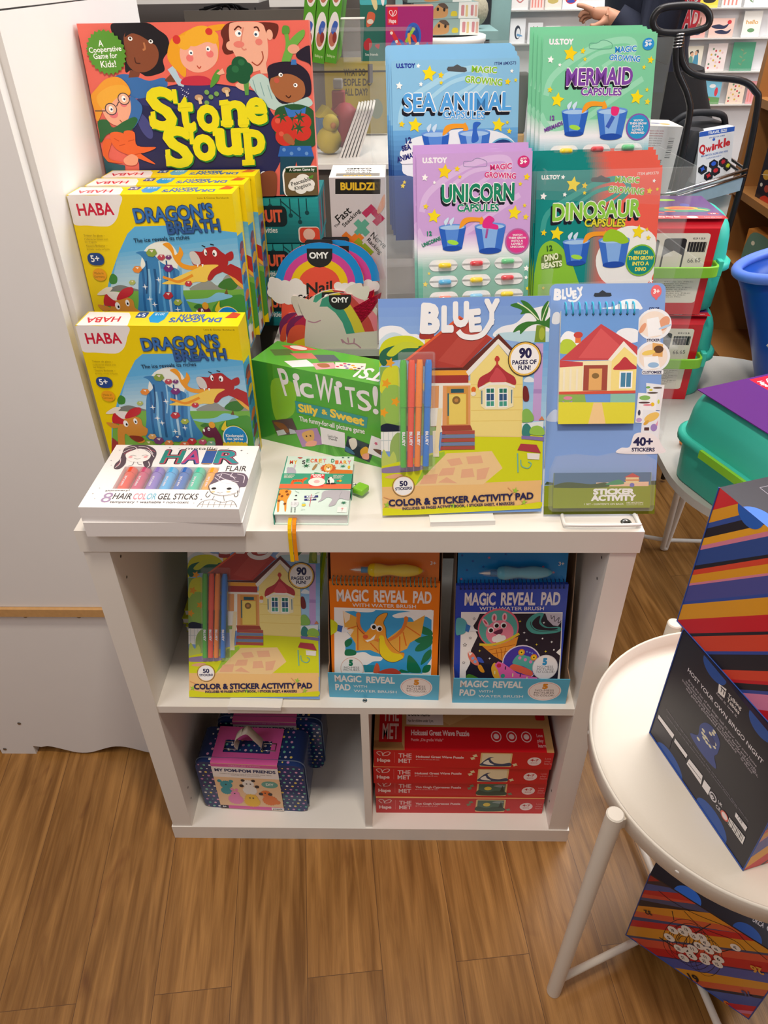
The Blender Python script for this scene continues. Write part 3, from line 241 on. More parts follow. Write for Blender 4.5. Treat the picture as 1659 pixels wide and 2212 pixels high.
'card_unicorn': [('p','cfa6e0',[0,0,1460,0,1460,2150,0,2150]),('g','2b8a72,7fbfae',[0,0,1460,0,1460,800,0,800]),('g','7fbfae,f4f3fa',[0,800,1460,800,1460,1010,0,1010]),('g','f4f3fa,d8b6e8',[0,1010,1460,1010,1460,1200,0,1200]),('p','cfa6e0',[0,1200,1460,1200,1460,2150,0,2150]),('L','dcbcea',[61,1486,132,1687,422,1899,776,2048,1085,2080,1175,1998,1088,1841],76),('L','dcbcea',[466,1798,688,1931,909,1965,954,1904,776,1789],49),('L','dcbcea',[1,1283,143,1112,527,1183,956,1438,1314,1652],67),('t','f7f4fb','U.S.TOY',76,2051,309,55,0.08,-0.8),('L','8f86b0',[591,2013,600,2053,688,2054,743,2083,798,2081,875,2049,882,2002,842,1987,622,1993,591,2013],7),('t','f7f4fb','MAGIC',927,1945,276,60,0.12,2.6),('t','d6337e','MAGIC',927,1945,276,60,0.05,2.6),('t','f7f4fb','GROWING',856,1867,400,60,0.12,-3.9),('t','d6337e','GROWING',856,1867,400,60,0.05,-3.9),('t','1c1c28','UNICORN',298,1564,931,192,0.1,-0.2),('t','f6f6f8','UNICORN',312,1596,931,192,0.1,-0.2),('t','1f8a66','UNICORN',312,1596,931,192,0.05,-0.2),('t','f6f6f8','UNICORN',312,1596,931,192,0.1,-0.2),('t','1f8a66','UNICORN',312,1596,931,192,0.05,-0.2),('t','f6f6f8','CAPSULES',512,1480,535,82,0.12,-1.3),('t','1f8a66','CAPSULES',512,1480,535,82,0.05,-1.3),('x','f7d51e',[353,1944,92,5],8,0.5),('x','f7d51e',[511,1972,37,5],8,0.5),('x','f2d832',[544,1880,27,5],8,0.5),('x','f7d51e',[1396,1856,45,5],8,0.5),('x','f2d832',[1316,1778,29,5],8,0.5),('x','f2d832',[111,1550,38,5],8,0.5),('x','f7e01e',[212,1432,89,5],8,0.5),('x','f7e01e',[1250,1441,91,5],8,0.5),('x','f2d832',[1379,1524,27,5],8,0.5),('x','f2d832',[1398,1387,41,5],8,0.5),('x','ffffff',[103,1884,44,5],8,0.5),('x','ffffff',[223,1824,24,5],8,0.5),('x','ffffff',[1428,760,42,5],8,0.5),('x','fff',[1428,646,28,5],8,0.5),('x','f2d832',[1450,506,28,5],8,0.5),('x','f2d832',[142,742,23,5],8,0.5),('x','f2d832',[92,609,37,5],8,0.5),('e','d6337e',[1348,2033,76,67]),('t','fff','AGES',1307,2058,80,18,0.03,1.4),('t','fff','3+',1304,2007,89,44,0.06,1.1),('p','2c62c4',[274,1305,625,1294,574,1032,327,1040]),('p','5a8ee0',[353,1286,537,1280,500,1054,385,1058]),('e','244fae',[447,1039,124,33]),('e','6a9ae4',[449,1299,176,35]),('e','a9cdf4',[449,1290,155,26]),('p','3f74d0',[736,1300,1142,1288,1088,985,801,994]),('p','88b4ee',[827,1279,1040,1272,1002,1010,868,1015]),('e','244fae',[940,993,144,38]),('e','6a9ae4',[939,1294,203,41]),('e','a9cdf4',[939,1283,179,30]),('e','a6e04a',[456,1112,74,28],-12),('s','cfe6fa',[362,1318,342,1367,398,1413,394,1365]),('s','cfe6fa',[432,1316,411,1365,468,1411,464,1363]),('s','f4a02c',[537,1280,573,1376,660,1408,806,1398,829,1410,868,1329,798,1318,798,1347,660,1349,581,1295]),('s','e0308a',[842,1281,850,1361,921,1416,991,1373,965,1326,1036,1299,1036,1250,939,1262]),('L','a8509a',[904,1263,886,1149],28),('t','1f8a66','12',122,1204,63,50,0.05,1.9),('t','1f8a66','UNICORNS',63,1068,252,42,0.05,19.4),('e','b86aa8',[1296,1099,161,157]),('e','dd4090',[1296,1099,142,140]),('t','f6e6ee','WATCH',1231,1164,128,23,0.06,-0.9),('t','f6e6ee','THEM GROW',1180,1130,231,23,0.06,-1.4),('t','f6e6ee','INTO A',1219,1093,154,23,0.06,-1.1),('t','f6e6ee','LOVELY',1219,1057,154,23,0.06,-1.1),('t','f6e6ee','UNICORN',1207,1021,180,23,0.06,-1.3),('r','eef0f2',[140,766,518,905],82),('r','eef0f2',[570,767,947,907],82),('r','eef0f2',[999,769,1377,909],83),('r','eef0f2',[141,566,521,707],83),('r','eef0f2',[573,567,953,708],83),('r','eef0f2',[1005,568,1385,710],83),('r','eef0f2',[142,364,524,506],83),('r','eef0f2',[576,364,959,507],83),('r','eef0f2',[1011,365,1394,508],84),('r','eef0f2',[142,159,527,303],84),('r','eef0f2',[580,159,964,303],84),('r','eef0f2',[1017,159,1402,303],84)],
'card_mermaid': [('p','7fcfa6',[0,0,1460,0,1460,2150,0,2150]),('g','9a7ac0,58b8c8',[0,0,1460,0,1460,800,0,800]),('g','58b8c8,f4f3fa',[0,800,1460,800,1460,1010,0,1010]),('g','f4f3fa,a8dcc4',[0,1010,1460,1010,1460,1200,0,1200]),('p','7fcfa6',[0,1200,1460,1200,1460,2150,0,2150]),('L','9adcbc',[61,1486,132,1687,422,1899,776,2048,1085,2080,1175,1998,1088,1841],76),('L','9adcbc',[466,1798,688,1931,909,1965,954,1904,776,1789],49),('L','9adcbc',[1,1283,143,1112,527,1183,956,1438,1314,1652],67),('t','f7f4fb','U.S.TOY',76,2051,309,55,0.08,-0.8),('L','5fa58c',[591,2013,600,2053,688,2054,743,2083,798,2081,875,2049,882,2002,842,1987,622,1993,591,2013],7),('t','f7f4fb','MAGIC',927,1945,276,60,0.12,2.6),('t','2f8fd6','MAGIC',927,1945,276,60,0.05,2.6),('t','f7f4fb','GROWING',856,1867,400,60,0.12,-3.9),('t','2f8fd6','GROWING',856,1867,400,60,0.05,-3.9),('t','1c1c28','MERMAID',298,1564,868,178,0.1,-0.1),('t','f6f6f8','MERMAID',312,1596,868,178,0.1,-0.1),('t','7f48a8','MERMAID',312,1596,868,178,0.05,-0.1),('t','f6f6f8','MERMAID',312,1596,868,178,0.1,-0.1),('t','7f48a8','MERMAID',312,1596,868,178,0.05,-0.1),('t','f6f6f8','CAPSULES',512,1480,535,82,0.12,-1.3),('t','7f48a8','CAPSULES',512,1480,535,82,0.05,-1.3),('x','f7d51e',[353,1944,92,5],8,0.5),('x','f7d51e',[511,1972,37,5],8,0.5),('x','f2d832',[544,1880,27,5],8,0.5),('x','f7d51e',[1396,1856,45,5],8,0.5),('x','f2d832',[1316,1778,29,5],8,0.5),('x','f2d832',[111,1550,38,5],8,0.5),('x','f7e01e',[212,1432,89,5],8,0.5),('x','f7e01e',[1250,1441,91,5],8,0.5),('x','f2d832',[1379,1524,27,5],8,0.5),('x','f2d832',[1398,1387,41,5],8,0.5),('x','ffffff',[103,1884,44,5],8,0.5),('x','ffffff',[223,1824,24,5],8,0.5),('x','ffffff',[1428,760,42,5],8,0.5),('x','fff',[1428,646,28,5],8,0.5),('x','f2d832',[1450,506,28,5],8,0.5),('x','f2d832',[142,742,23,5],8,0.5),('x','f2d832',[92,609,37,5],8,0.5),('e','2f8fd6',[1348,2033,76,67]),('t','fff','AGES',1307,2058,80,18,0.03,1.4),('t','fff','3+',1304,2007,89,44,0.06,1.1),('p','2c62c4',[274,1305,625,1294,574,1032,327,1040]),('p','5a8ee0',[353,1286,537,1280,500,1054,385,1058]),('e','244fae',[447,1039,124,33]),('e','6a9ae4',[449,1299,176,35]),('e','a9cdf4',[449,1290,155,26]),('p','3f74d0',[736,1300,1142,1288,1088,985,801,994]),('p','88b4ee',[827,1279,1040,1272,1002,1010,868,1015]),('e','244fae',[940,993,144,38]),('e','6a9ae4',[939,1294,203,41]),('e','a9cdf4',[939,1283,179,30]),('e','a6e04a',[456,1112,74,28],-12),('s','cfe6fa',[362,1318,342,1367,398,1413,394,1365]),('s','cfe6fa',[432,1316,411,1365,468,1411,464,1363]),('s','f4a02c',[537,1280,573,1376,660,1408,806,1398,829,1410,868,1329,798,1318,798,1347,660,1349,581,1295]),('s','e8307a',[921,1303,938,1343,1027,1324,1010,1243,939,1245]),('L','3f60c0',[957,1229,886,1100],53),('t','7f48a8','12',122,1204,63,50,0.05,1.9),('t','7f48a8','MERMAIDS',63,1068,252,42,0.05,19.4),('e','8858b0',[1296,1099,161,157]),('e','2f9ad0',[1296,1099,142,140]),('t','f6e6ee','WATCH',1231,1164,128,23,0.06,-0.9),('t','f6e6ee','THEM GROW',1180,1130,231,23,0.06,-1.4),('t','f6e6ee','INTO A',1219,1093,154,23,0.06,-1.1),('t','f6e6ee','LOVELY',1219,1057,154,23,0.06,-1.1),('t','f6e6ee','MERMAID',1207,1021,180,23,0.06,-1.3),('r','eef0f2',[140,766,518,905],82),('r','eef0f2',[570,767,947,907],82),('r','eef0f2',[999,769,1377,909],83),('r','eef0f2',[141,566,521,707],83),('r','eef0f2',[573,567,953,708],83),('r','eef0f2',[1005,568,1385,710],83),('r','eef0f2',[142,364,524,506],83),('r','eef0f2',[576,364,959,507],83),('r','eef0f2',[1011,365,1394,508],84),('r','eef0f2',[142,159,527,303],84),('r','eef0f2',[580,159,964,303],84),('r','eef0f2',[1017,159,1402,303],84)],
'card_dinosaur': [('p','138a86',[0,0,1660,0,1660,2150,0,2150]),('g','138a86,f06454',[700,0,700,2150,1000,2150,1000,0]),('p','f06454',[1000,0,1660,0,1660,2150,1000,2150]),('s','8cc63a',[1,193,35,1084,171,1315,361,1243,560,930,675,388]),('s','f3f4f0',[842,1050,972,1326,1249,1465,1588,1366,1757,1011,1488,667,999,756]),('g','8fae4a,b9cf5a',[0,0,700,0,700,500,0,500]),('L','3fa39a',[99,1425,164,1655,483,1852,824,2005,1124,2036,1225,1909,1046,1748],70),('L','3fa39a',[487,1706,760,1883,1013,1937,1086,1872,859,1755],47),('t','f4f6f6','U.S.TOY',63,2066,243,45,0.08,-0.5),('x','fff',[345,2083,30,5],10,0.5),('t','f6d8d2','ITEM #MX570',1332,2074,280,33,0.02,0.6),('p','55585c',[712,2038,729,2066,799,2068,848,2091,903,2064,966,2050,975,2012,940,2001,731,2016]),('t','f4f6f4','MAGIC',1033,2002,332,66,0.12,-3.4),('t','8cc63a','MAGIC',1033,2002,332,66,0.05,-3.4),('t','f4f6f4','GROWING',946,1889,492,71,0.12,-5.9),('t','8cc63a','GROWING',946,1889,492,71,0.05,-5.9),('t','1c1c28','DINOSAUR',201,1531,1190,194,0.1,0.9),('t','f4f6ee','DINOSAUR',224,1568,1189,194,0.1,0.9),('t','8fcf4a','DINOSAUR',224,1568,1189,194,0.05,0.9),('t','f4f6ee','DINOSAUR',224,1568,1189,194,0.1,0.9),('t','8fcf4a','DINOSAUR',224,1568,1189,194,0.05,0.9),('t','2f6a30','CAPSULES',659,1482,556,90,0.11,-2.2),('t','e8d83a','CAPSULES',659,1482,556,90,0.04,-2.2),('x','f7e01e',[483,1992,97,5],8,0.5),('x','f7d51e',[636,1974,42,5],8,0.5),('x','f2d832',[639,1888,28,5],8,0.5),('x','f7d51e',[1507,1882,42,5],8,0.5),('x','f2d832',[1612,1899,26,5],8,0.5),('x','f7d51e',[117,1424,42,5],8,0.5),('x','f7e01e',[291,1407,94,5],8,0.5),('x','f7e01e',[1396,1385,91,5],8,0.5),('x','f2d832',[1514,1412,26,5],8,0.5),('x','f2d832',[1544,1308,36,5],8,0.5),('x','fff',[95,1865,46,5],8,0.5),('x','fff',[376,1876,30,5],8,0.5),('x','fff',[1558,2001,26,5],8,0.5),('x','f2d832',[136,728,26,5],8,0.5),('x','fff',[1629,755,34,5],8,0.5),('p','2c62c4',[375,1307,744,1292,703,1020,442,1031]),('p','5a8ee0',[459,1287,652,1279,624,1044,503,1049]),('e','244fae',[569,1029,130,34]),('e','6a9ae4',[559,1300,185,37]),('e','a9cdf4',[560,1290,162,27]),('p','3f74d0',[860,1309,1287,1292,1244,977,942,990]),('p','88b4ee',[957,1286,1181,1277,1152,1005,1012,1011]),('e','244fae',[1089,988,151,40]),('e','6a9ae4',[1073,1301,214,43]),('e','a9cdf4',[1074,1289,188,31]),('e','a6e04a',[575,1105,78,29],-12),('s','cfe6fa',[467,1320,443,1371,500,1419,498,1369]),('s','cfe6fa',[540,1317,517,1368,574,1416,572,1366]),('s','f4a02c',[652,1279,685,1378,776,1411,929,1410,953,1423,997,1337,924,1327,922,1357,778,1350,698,1294]),('s','9ccb2a',[925,1290,940,1381,1029,1436,1180,1380,1278,1276,1187,1246,1074,1280]),('t','2f5a2f','12',169,1195,76,65,0.04,7.5),('r','5f7a2a',[95,983,375,1156],47),('t','eef4d0','DINO',141,1068,190,74,0.06,7.5),('t','eef4d0','BEASTS',103,976,280,66,0.06,5.6),('e','8cc63a',[1459,1028,208,202]),('e','168f86',[1459,1028,189,184]),('t','f2e85a','WATCH',1358,1107,192,44,0.06,-1.1),('t','f2e85a','THEM GROW',1285,1040,348,44,0.06,-1.7),('t','f2e85a','INTO A',1347,967,232,44,0.06,-1.4),('t','f2e85a','DINO',1390,894,155,44,0.06,-0.8)],
'card_sea': [('p','8cc4ea',[0,0,1660,0,1660,2150,0,2150]),('g','1d3570,24468c',[0,0,1660,0,1660,760,0,760]),('g','24468c,6fb0e6',[0,760,1660,760,1660,1350,0,1350]),('s','eef3fa',[108,950,173,1208,500,1302,971,1348,1450,1286,1681,1058,1483,757,278,788]),('L','a9d8f2',[99,1425,164,1655,483,1852,824,2005,1124,2036,1225,1909,1046,1748],70),('L','a9d8f2',[487,1706,760,1883,1013,1937,1086,1872,859,1755],47),('t','2e3fa0','U.S.TOY',63,2066,243,45,0.08,-0.5),('x','fff',[345,2083,30,5],10,0.5),('t','3a4a8a','ITEM #MX573',1332,2074,280,33,0.02,0.6),('p','55585c',[712,2038,729,2066,799,2068,848,2091,903,2064,966,2050,975,2012,940,2001,731,2016]),('t','f4f6f4','MAGIC',1033,2002,332,66,0.12,-3.4),('t','8cc63a','MAGIC',1033,2002,332,66,0.05,-3.4),('t','f4f6f4','GROWING',946,1889,492,71,0.12,-5.9),('t','8cc63a','GROWING',946,1889,492,71,0.05,-5.9),('t','1c1c28','SEA ANIMAL',120,1534,1423,195,0.1,-0.5),('t','f4f8fc','SEA ANIMAL',142,1571,1422,194,0.1,-0.5),('t','5aa8ea','SEA ANIMAL',142,1571,1422,194,0.05,-0.5),('t','f4f8fc','SEA ANIMAL',142,1571,1422,194,0.1,-0.5),('t','5aa8ea','SEA ANIMAL',142,1571,1422,194,0.05,-0.5),('t','f4f8fc','CAPSULES',659,1482,556,90,0.11,-2.2),('t','5aa8ea','CAPSULES',659,1482,556,90,0.04,-2.2),('x','f7e01e',[483,1992,97,5],8,0.5),('x','f7d51e',[636,1974,42,5],8,0.5),('x','f2d832',[639,1888,28,5],8,0.5),('x','f7d51e',[1507,1882,42,5],8,0.5),('x','f2d832',[1612,1899,26,5],8,0.5),('x','f7d51e',[117,1424,42,5],8,0.5),('x','f7e01e',[291,1407,94,5],8,0.5),('x','f7e01e',[1396,1385,91,5],8,0.5),('x','f2d832',[1514,1412,26,5],8,0.5),('x','f2d832',[1544,1308,36,5],8,0.5),('x','fff',[95,1865,46,5],8,0.5),('x','fff',[376,1876,30,5],8,0.5),('x','fff',[1558,2001,26,5],8,0.5),('x','f2d832',[136,728,26,5],8,0.5),('x','fff',[1629,755,34,5],8,0.5),('p','2c62c4',[375,1307,744,1292,703,1020,442,1031]),('p','5a8ee0',[459,1287,652,1279,624,1044,503,1049]),('e','244fae',[569,1029,130,34]),('e','6a9ae4',[559,1300,185,37]),('e','a9cdf4',[560,1290,162,27]),('p','3f74d0',[860,1309,1287,1292,1244,977,942,990]),('p','88b4ee',[957,1286,1181,1277,1152,1005,1012,1011]),('e','244fae',[1089,988,151,40]),('e','6a9ae4',[1073,1301,214,43]),('e','a9cdf4',[1074,1289,188,31]),('e','a6e04a',[575,1105,78,29],-12),('s','cfe6fa',[467,1320,443,1371,500,1419,498,1369]),('s','cfe6fa',[540,1317,517,1368,574,1416,572,1366]),('s','f4a02c',[652,1279,685,1378,776,1411,929,1410,953,1423,997,1337,924,1327,922,1357,778,1350,698,1294]),('s','3468c8',[1042,1184,1054,1318,1067,1418,1160,1415,1108,1350,1133,1214]),('t','2a2f7a','12',169,1195,76,65,0.04,7.5),('r','f3f5fa',[84,951,293,1116],33),('t','2a2f7a','SEA',117,1102,121,61,0.06,13.2),('t','2a2f7a','ANIMALS',48,974,278,61,0.06,13.5),('e','6fb8e0',[1459,1028,208,202]),('e','24407e',[1459,1028,189,184]),('x','f2d832',[113,684,34,5],8,0.5),('x','f2d832',[283,565,34,5],8,0.5),('x','f2d832',[478,488,34,5],8,0.5)],
'reveal_dino': [('p','f4801c',[0,0,1739,0,1739,2133,0,2133]),('e','3a2a20',[70,2073,16,16]),('e','3a2a20',[134,2073,16,16]),('e','3a2a20',[198,2073,16,16]),('e','3a2a20',[262,2073,16,16]),('e','3a2a20',[326,2073,16,16]),('e','3a2a20',[390,2073,16,16]),('e','3a2a20',[454,2073,16,16]),('e','3a2a20',[518,2073,16,16]),('e','3a2a20',[582,2073,16,16]),('e','3a2a20',[646,2073,16,16]),('e','3a2a20',[710,2073,16,16]),('e','3a2a20',[774,2073,16,16]),('e','3a2a20',[838,2073,16,16]),('e','3a2a20',[902,2073,16,16]),('e','3a2a20',[966,2073,16,16]),('e','3a2a20',[1030,2073,16,16]),('e','3a2a20',[1094,2073,16,16]),('e','3a2a20',[1158,2073,16,16]),('e','3a2a20',[1222,2073,16,16]),('e','3a2a20',[1286,2073,16,16]),('e','3a2a20',[1350,2073,16,16]),('e','3a2a20',[1414,2073,16,16]),('e','3a2a20',[1478,2073,16,16]),('e','3a2a20',[1542,2073,16,16]),('e','3a2a20',[1606,2073,16,16]),('e','3a2a20',[1670,2073,16,16]),('t','f6ece8','MAGiC',113,1782,507,196,0.05,0.9),('t','f6ece8','REVEAL',703,1783,528,196,0.05,0.3),('t','f6ece8','PAD',1319,1783,293,196,0.05,-1.1),('t','f6ece8','WITH WATER BRUSH',358,1685,1013,59,0.02,-0.1),('p','fbf8f4',[67,1664,1652,1652,1638,424,43,424]),('p','3fa4dc',[241,1595,714,1634,1162,1633,1480,1587,1622,1484,1639,750,1528,553,1493,455,711,445,519,592,232,778,235,1053,331,1124,237,1258]),('s','fbf8f4',[360,1652,407,1599,596,1588,702,1607,714,1654,525,1663]),('s','fbf8f4',[997,1535,1068,1577,1186,1606,1421,1626,1537,1656,1643,1645,1634,1484,1516,1535,1364,1437,1280,1515,1068,1496]),('s','fbf8f4',[388,824,544,842,664,777,832,754,808,684,688,667,543,593,230,653,62,731,112,816]),('p','2f8f9e',[519,599,712,598,699,458,542,453]),('s','1f7a52',[223,1025,283,1082,343,1070,330,987,245,930]),('s','1f7a52',[233,875,329,891,407,852,388,782,232,771]),('s','1f7a52',[1355,1098,1461,1156,1632,1188,1628,1079,1463,1033]),('s','1f7a52',[1369,894,1427,1019,1628,1106,1629,1011,1488,897]),('s','1f7a52',[1471,1359,1625,1282,1632,1188,1472,1224]),('s','1f7a52',[1265,490,1240,656,1274,808,1407,661,1469,482]),('s','1f7a52',[1467,662,1524,843,1630,929,1621,777,1491,635]),('s','1f7a52',[1493,483,1527,609,1629,626,1601,500]),('s','1f7a52',[1121,471,1145,528,1289,476]),('p','f0b04a',[206,1608,453,1480,452,1345,546,1185,808,1028,927,1114,1140,1310,1199,1432,1328,1436,1515,1562,1461,1169,1284,1042,1238,931,1107,859,808,809,641,886,401,866,402,1003,320,1151,226,1298]),('p','fbe6c8',[206,1608,323,1550,311,1449,239,1380]),('p','fbe6c8',[238,1312,380,1262,320,1151,226,1285]),('l','e0702a',[440,1345,437,880],19),('l','e0702a',[428,1331,273,1272],19),('l','e0702a',[641,1024,772,863],19),('l','e0702a',[1170,1243,1225,986],19),('l','e0702a',[1117,1160,1119,873],19),('l','e0702a',[1199,1365,1449,1183],19),('L','e8823a',[453,1493,452,1372,499,1251,618,1146,784,1069],59),('L','e8823a',[927,1073,1070,1172,1164,1297,1210,1433,1216,1500],55),('L','2a1a12',[423,1398,452,1291,546,1185],6),('e','e8823a',[454,1534,38,54]),('e','e8823a',[1216,1487,35,46]),('s','f0a03a',[702,1392,749,1501,832,1570,909,1586,915,1546,856,1410,891,1303,903,1140,975,1006,1095,872,1191,847,1167,736,1024,663,892,701,796,822,784,1000,796,1110,713,1080,581,1022,522,1089,558,1199,642,1309]),('s','f5d82a',[784,1137,856,1152,892,1003,999,855,1143,818,1167,736,1024,670,892,707,802,836]),('p','fbf8f4',[558,1069,641,1092,731,1190,701,1094,593,1036]),('e','e2603a',[564,1137,43,41]),('L','2a1a12',[702,1392,749,1501,832,1570,909,1586,915,1546,856,1410,891,1303,903,1140,975,1006,1095,872,1191,847],6),('L','2a1a12',[1167,736,1024,663,892,701,796,822,784,1000,796,1110],6),('e','fff',[696,1327,50,57]),('e','fff',[787,1297,50,57]),('e','1a1414',[702,1322,31,38]),('e','1a1414',[796,1289,31,38]),('s','d8dc2a',[-5,1427,61,1422,119,1349,106,1240,33,1170,-9,1169]),('p','3a6ab8',[119,1349,202,1325,177,1208,106,1234]),('p','f0f0f2',[196,1311,332,1220,177,1215]),('e','d8a080',[337,517,191,220]),('e','faf4ee',[337,517,184,211]),('t','1f7a52','5',284,582,69,100,0.12,-0.6),('t','6a5a50','NO-MESS',204,521,251,39,0,0.5),('t','6a5a50','PICTURES',198,474,260,39,0,0.5),('s','e0603a',[687,458,736,640,784,586,784,461]),('s','c84a38',[760,446,904,534,1048,539,1133,444])],
'reveal_space': [('p','2f49b8',[0,0,1750,0,1750,2122,0,2122]),('e','141c4a',[70,2062,16,16]),('e','141c4a',[134,2062,16,16]),('e','141c4a',[198,2062,16,16]),('e','141c4a',[263,2062,16,16]),('e','141c4a',[327,2062,16,16]),('e','141c4a',[392,2062,16,16]),('e','141c4a',[456,2062,16,16]),('e','141c4a',[520,2062,16,16]),('e','141c4a',[585,2062,16,16]),('e','141c4a',[649,2062,16,16]),('e','141c4a',[714,2062,16,16]),('e','141c4a',[778,2062,16,16]),('e','141c4a',[842,2062,16,16]),('e','141c4a',[907,2062,16,16]),('e','141c4a',[971,2062,16,16]),('e','141c4a',[1036,2062,16,16]),('e','141c4a',[1100,2062,16,16]),('e','141c4a',[1164,2062,16,16]),('e','141c4a',[1229,2062,16,16]),('e','141c4a',[1293,2062,16,16]),('e','141c4a',[1358,2062,16,16]),('e','141c4a',[1422,2062,16,16]),('e','141c4a',[1486,2062,16,16]),('e','141c4a',[1551,2062,16,16]),('e','141c4a',[1615,2062,16,16]),('e','141c4a',[1680,2062,16,16]),('t','f3e8e6','MAGiC',138,1776,488,208,0.05,-0.2),('t','f3e8e6','REVEAL',707,1772,543,210,0.05,-0.4),('t','f3e8e6','PAD',1337,1768,301,212,0.05,-0.4),('t','f3e8e6','WITH WATER BRUSH',375,1678,1020,60,0.02,-0.4),('p','fbf6f2',[90,1652,1694,1631,1750,360,1750,321,100,390]),('p','fbf6f2',[102,1631,1682,1609,1738,337,113,390]),('p','2a2433',[386,1617,1682,1609,1710,960,1648,886,1716,824,1711,338,201,388,199,537,261,684,270,948,367,1208,290,1396,350,1510]),('s','4fa39a',[1135,1378,1157,1508,1269,1610,1397,1610,1364,1464,1471,1362,1667,1361,1671,1272,1411,1230,1229,1260]),('s','2a2433',[1224,1421,1272,1523,1347,1566,1339,1435,1446,1347,1642,1339,1539,1303,1317,1319]),('L','3a3240',[1197,1465,1226,1363,1344,1289,1643,1302],10),('p','d0c6d4',[1423,1610,1682,1609,1688,1463,1640,1376,1561,1391,1466,1493]),('L','2a2433',[1514,1580,1530,1508,1567,1566,1584,1464,1646,1537,1637,1434,1688,1478],10),('e','e86a80',[691,1351,327,359]),('e','5cb0a4',[691,1344,305,333]),('e','f08aa0',[718,1264,222,231]),('s','f08aa0',[438,1496,487,1510,539,1395,489,1381]),('e','f6c0cc',[618,1538,43,80]),('e','d8405a',[618,1538,17,48]),('e','f6c0cc',[781,1552,40,77]),('e','d8405a',[781,1552,16,46]),('e','f6c0cc',[482,1460,32,83],35),('e','d8405a',[482,1460,13,50],35),('e','fff',[572,1315,48,55]),('e','1a1418',[577,1310,33,38]),('e','fff',[658,1402,48,55]),('e','1a1418',[664,1396,33,37]),('e','fff',[772,1401,48,55]),('e','1a1418',[777,1395,33,38]),('s','6a2a4a',[617,1265,667,1308,754,1336,756,1264,694,1228]),('e','fbf3ee',[645,1148,48,55]),('e','fbf3ee',[707,1177,56,64]),('e','fbf3ee',[771,1162,51,58]),('e','fbf3ee',[721,1118,58,67]),('L','e8c83a',[401,1051,596,1046,798,1103,1030,1247],43),('p','ee9a3a',[445,1022,647,1024,824,1081,1019,1196,992,1027,855,837,807,719,651,825]),('l','b05a20',[547,944,978,1042],10),('l','b05a20',[599,870,905,925],10),('l','b05a20',[674,958,716,780],10),('l','b05a20',[826,985,806,749],10),('l','b05a20',[750,971,780,764],10),('e','e8dcea',[1098,699,314,335]),('e','4a3aa8',[1098,692,298,320]),('s','5cb0a4',[949,702,1035,849,1165,832,1285,756,1292,545,1146,623,1028,655]),('s','ee6a4a',[913,597,963,671,1120,624,1280,530,1270,439,1045,520]),('e','e88a2a',[1088,896,54,62]),('e','f2d03a',[1088,896,36,42]),('e','3a2a1a',[1088,896,13,15]),('e','e88a2a',[1294,798,55,63]),('e','f2d03a',[1294,798,37,42]),('e','3a2a1a',[1294,798,13,15]),('e','7a9ad8',[1176,907,14,16]),('e','7a9ad8',[1222,891,14,16]),('e','7a9ad8',[1261,876,14,16]),('e','e88ac0',[1066,789,26,30]),('e','e88ac0',[1157,755,26,30]),('e','e88ac0',[1247,712,26,30]),('s','f2b83a',[611,603,666,706,734,556,763,375,659,423]),('p','ec6ab0',[661,662,717,728,808,689,1046,490,1376,406,1378,361,776,375,721,556]),('e','d8304a',[734,649,36,42]),('e','4aa08a',[807,446,36,42]),('r','5a2a4a',[833,566,852,632],6),('r','f4e6a0',[959,428,978,494],6),('r','5a2a4a',[1083,425,1102,491],6),('r','f4e6a0',[1196,362,1215,428],6),('r','f4e6a0',[663,483,682,548],6),('s','f0806a',[223,912,309,889,399,711,387,652,298,698,234,802]),('p','fbf3ee',[223,912,296,896,253,838]),('e','8ab0e0',[304,792,25,29]),('e','8ab0e0',[342,727,25,30]),('s','f0a02a',[388,637,438,666,504,531,440,532]),('s','3a5ac0',[373,815,436,799,488,709,399,726]),('s','4f8a2a',[213,418,250,491,404,413,379,384]),('s','5cb0b8',[17,1525,115,1539,190,1439,167,1282,81,1239,19,1254]),('p','3a78c0',[178,1439,253,1396,217,1282,161,1311]),('p','f0f0f2',[246,1396,378,1302,229,1296]),('x','f2d83a',[1028,1475,23,4],0,0.35),('x','fff',[1410,1445,23,4],0,0.35),('x','fff',[1156,1129,23,4],0,0.35),('x','fff',[1560,1088,24,4],0,0.35),('x','f2d83a',[1321,1043,23,4],0,0.35),('x','f2d83a',[409,934,23,4],0,0.35),('x','fff',[576,789,23,4],0,0.35),('x','f2d83a',[1476,910,24,4],0,0.35),('x','fff',[1107,1266,23,4],0,0.35),('e','fff',[1408,1153,13,15]),('e','fff',[1606,939,13,15]),('x','4a4450',[298,1531,27,5],0,0.45),('x','fbf6f2',[298,1531,18,5],0,0.45),('x','4a4450',[166,1051,37,5],0,0.45),('x','fbf6f2',[166,1051,24,5],0,0.45),('x','4a4450',[249,1178,25,5],0,0.45),('x','fbf6f2',[249,1178,16,5],0,0.45),('x','4a4450',[156,715,28,5],0,0.45),('x','fbf6f2',[156,715,18,5],0,0.45),('e','cfc6cc',[1487,609,209,238]),('e','f8f0ee',[1487,609,199,226]),('t','3a9ad0','5',1439,663,75,112,0.12,-1.0),('t','6a6068','NO-MESS',1362,601,255,39,0,-1.1),('t','6a6068','PICTURES',1358,553,271,39,0,-1.1),('t','6a6068','TO COLOR!',1344,505,301,40,0,-1.2)],
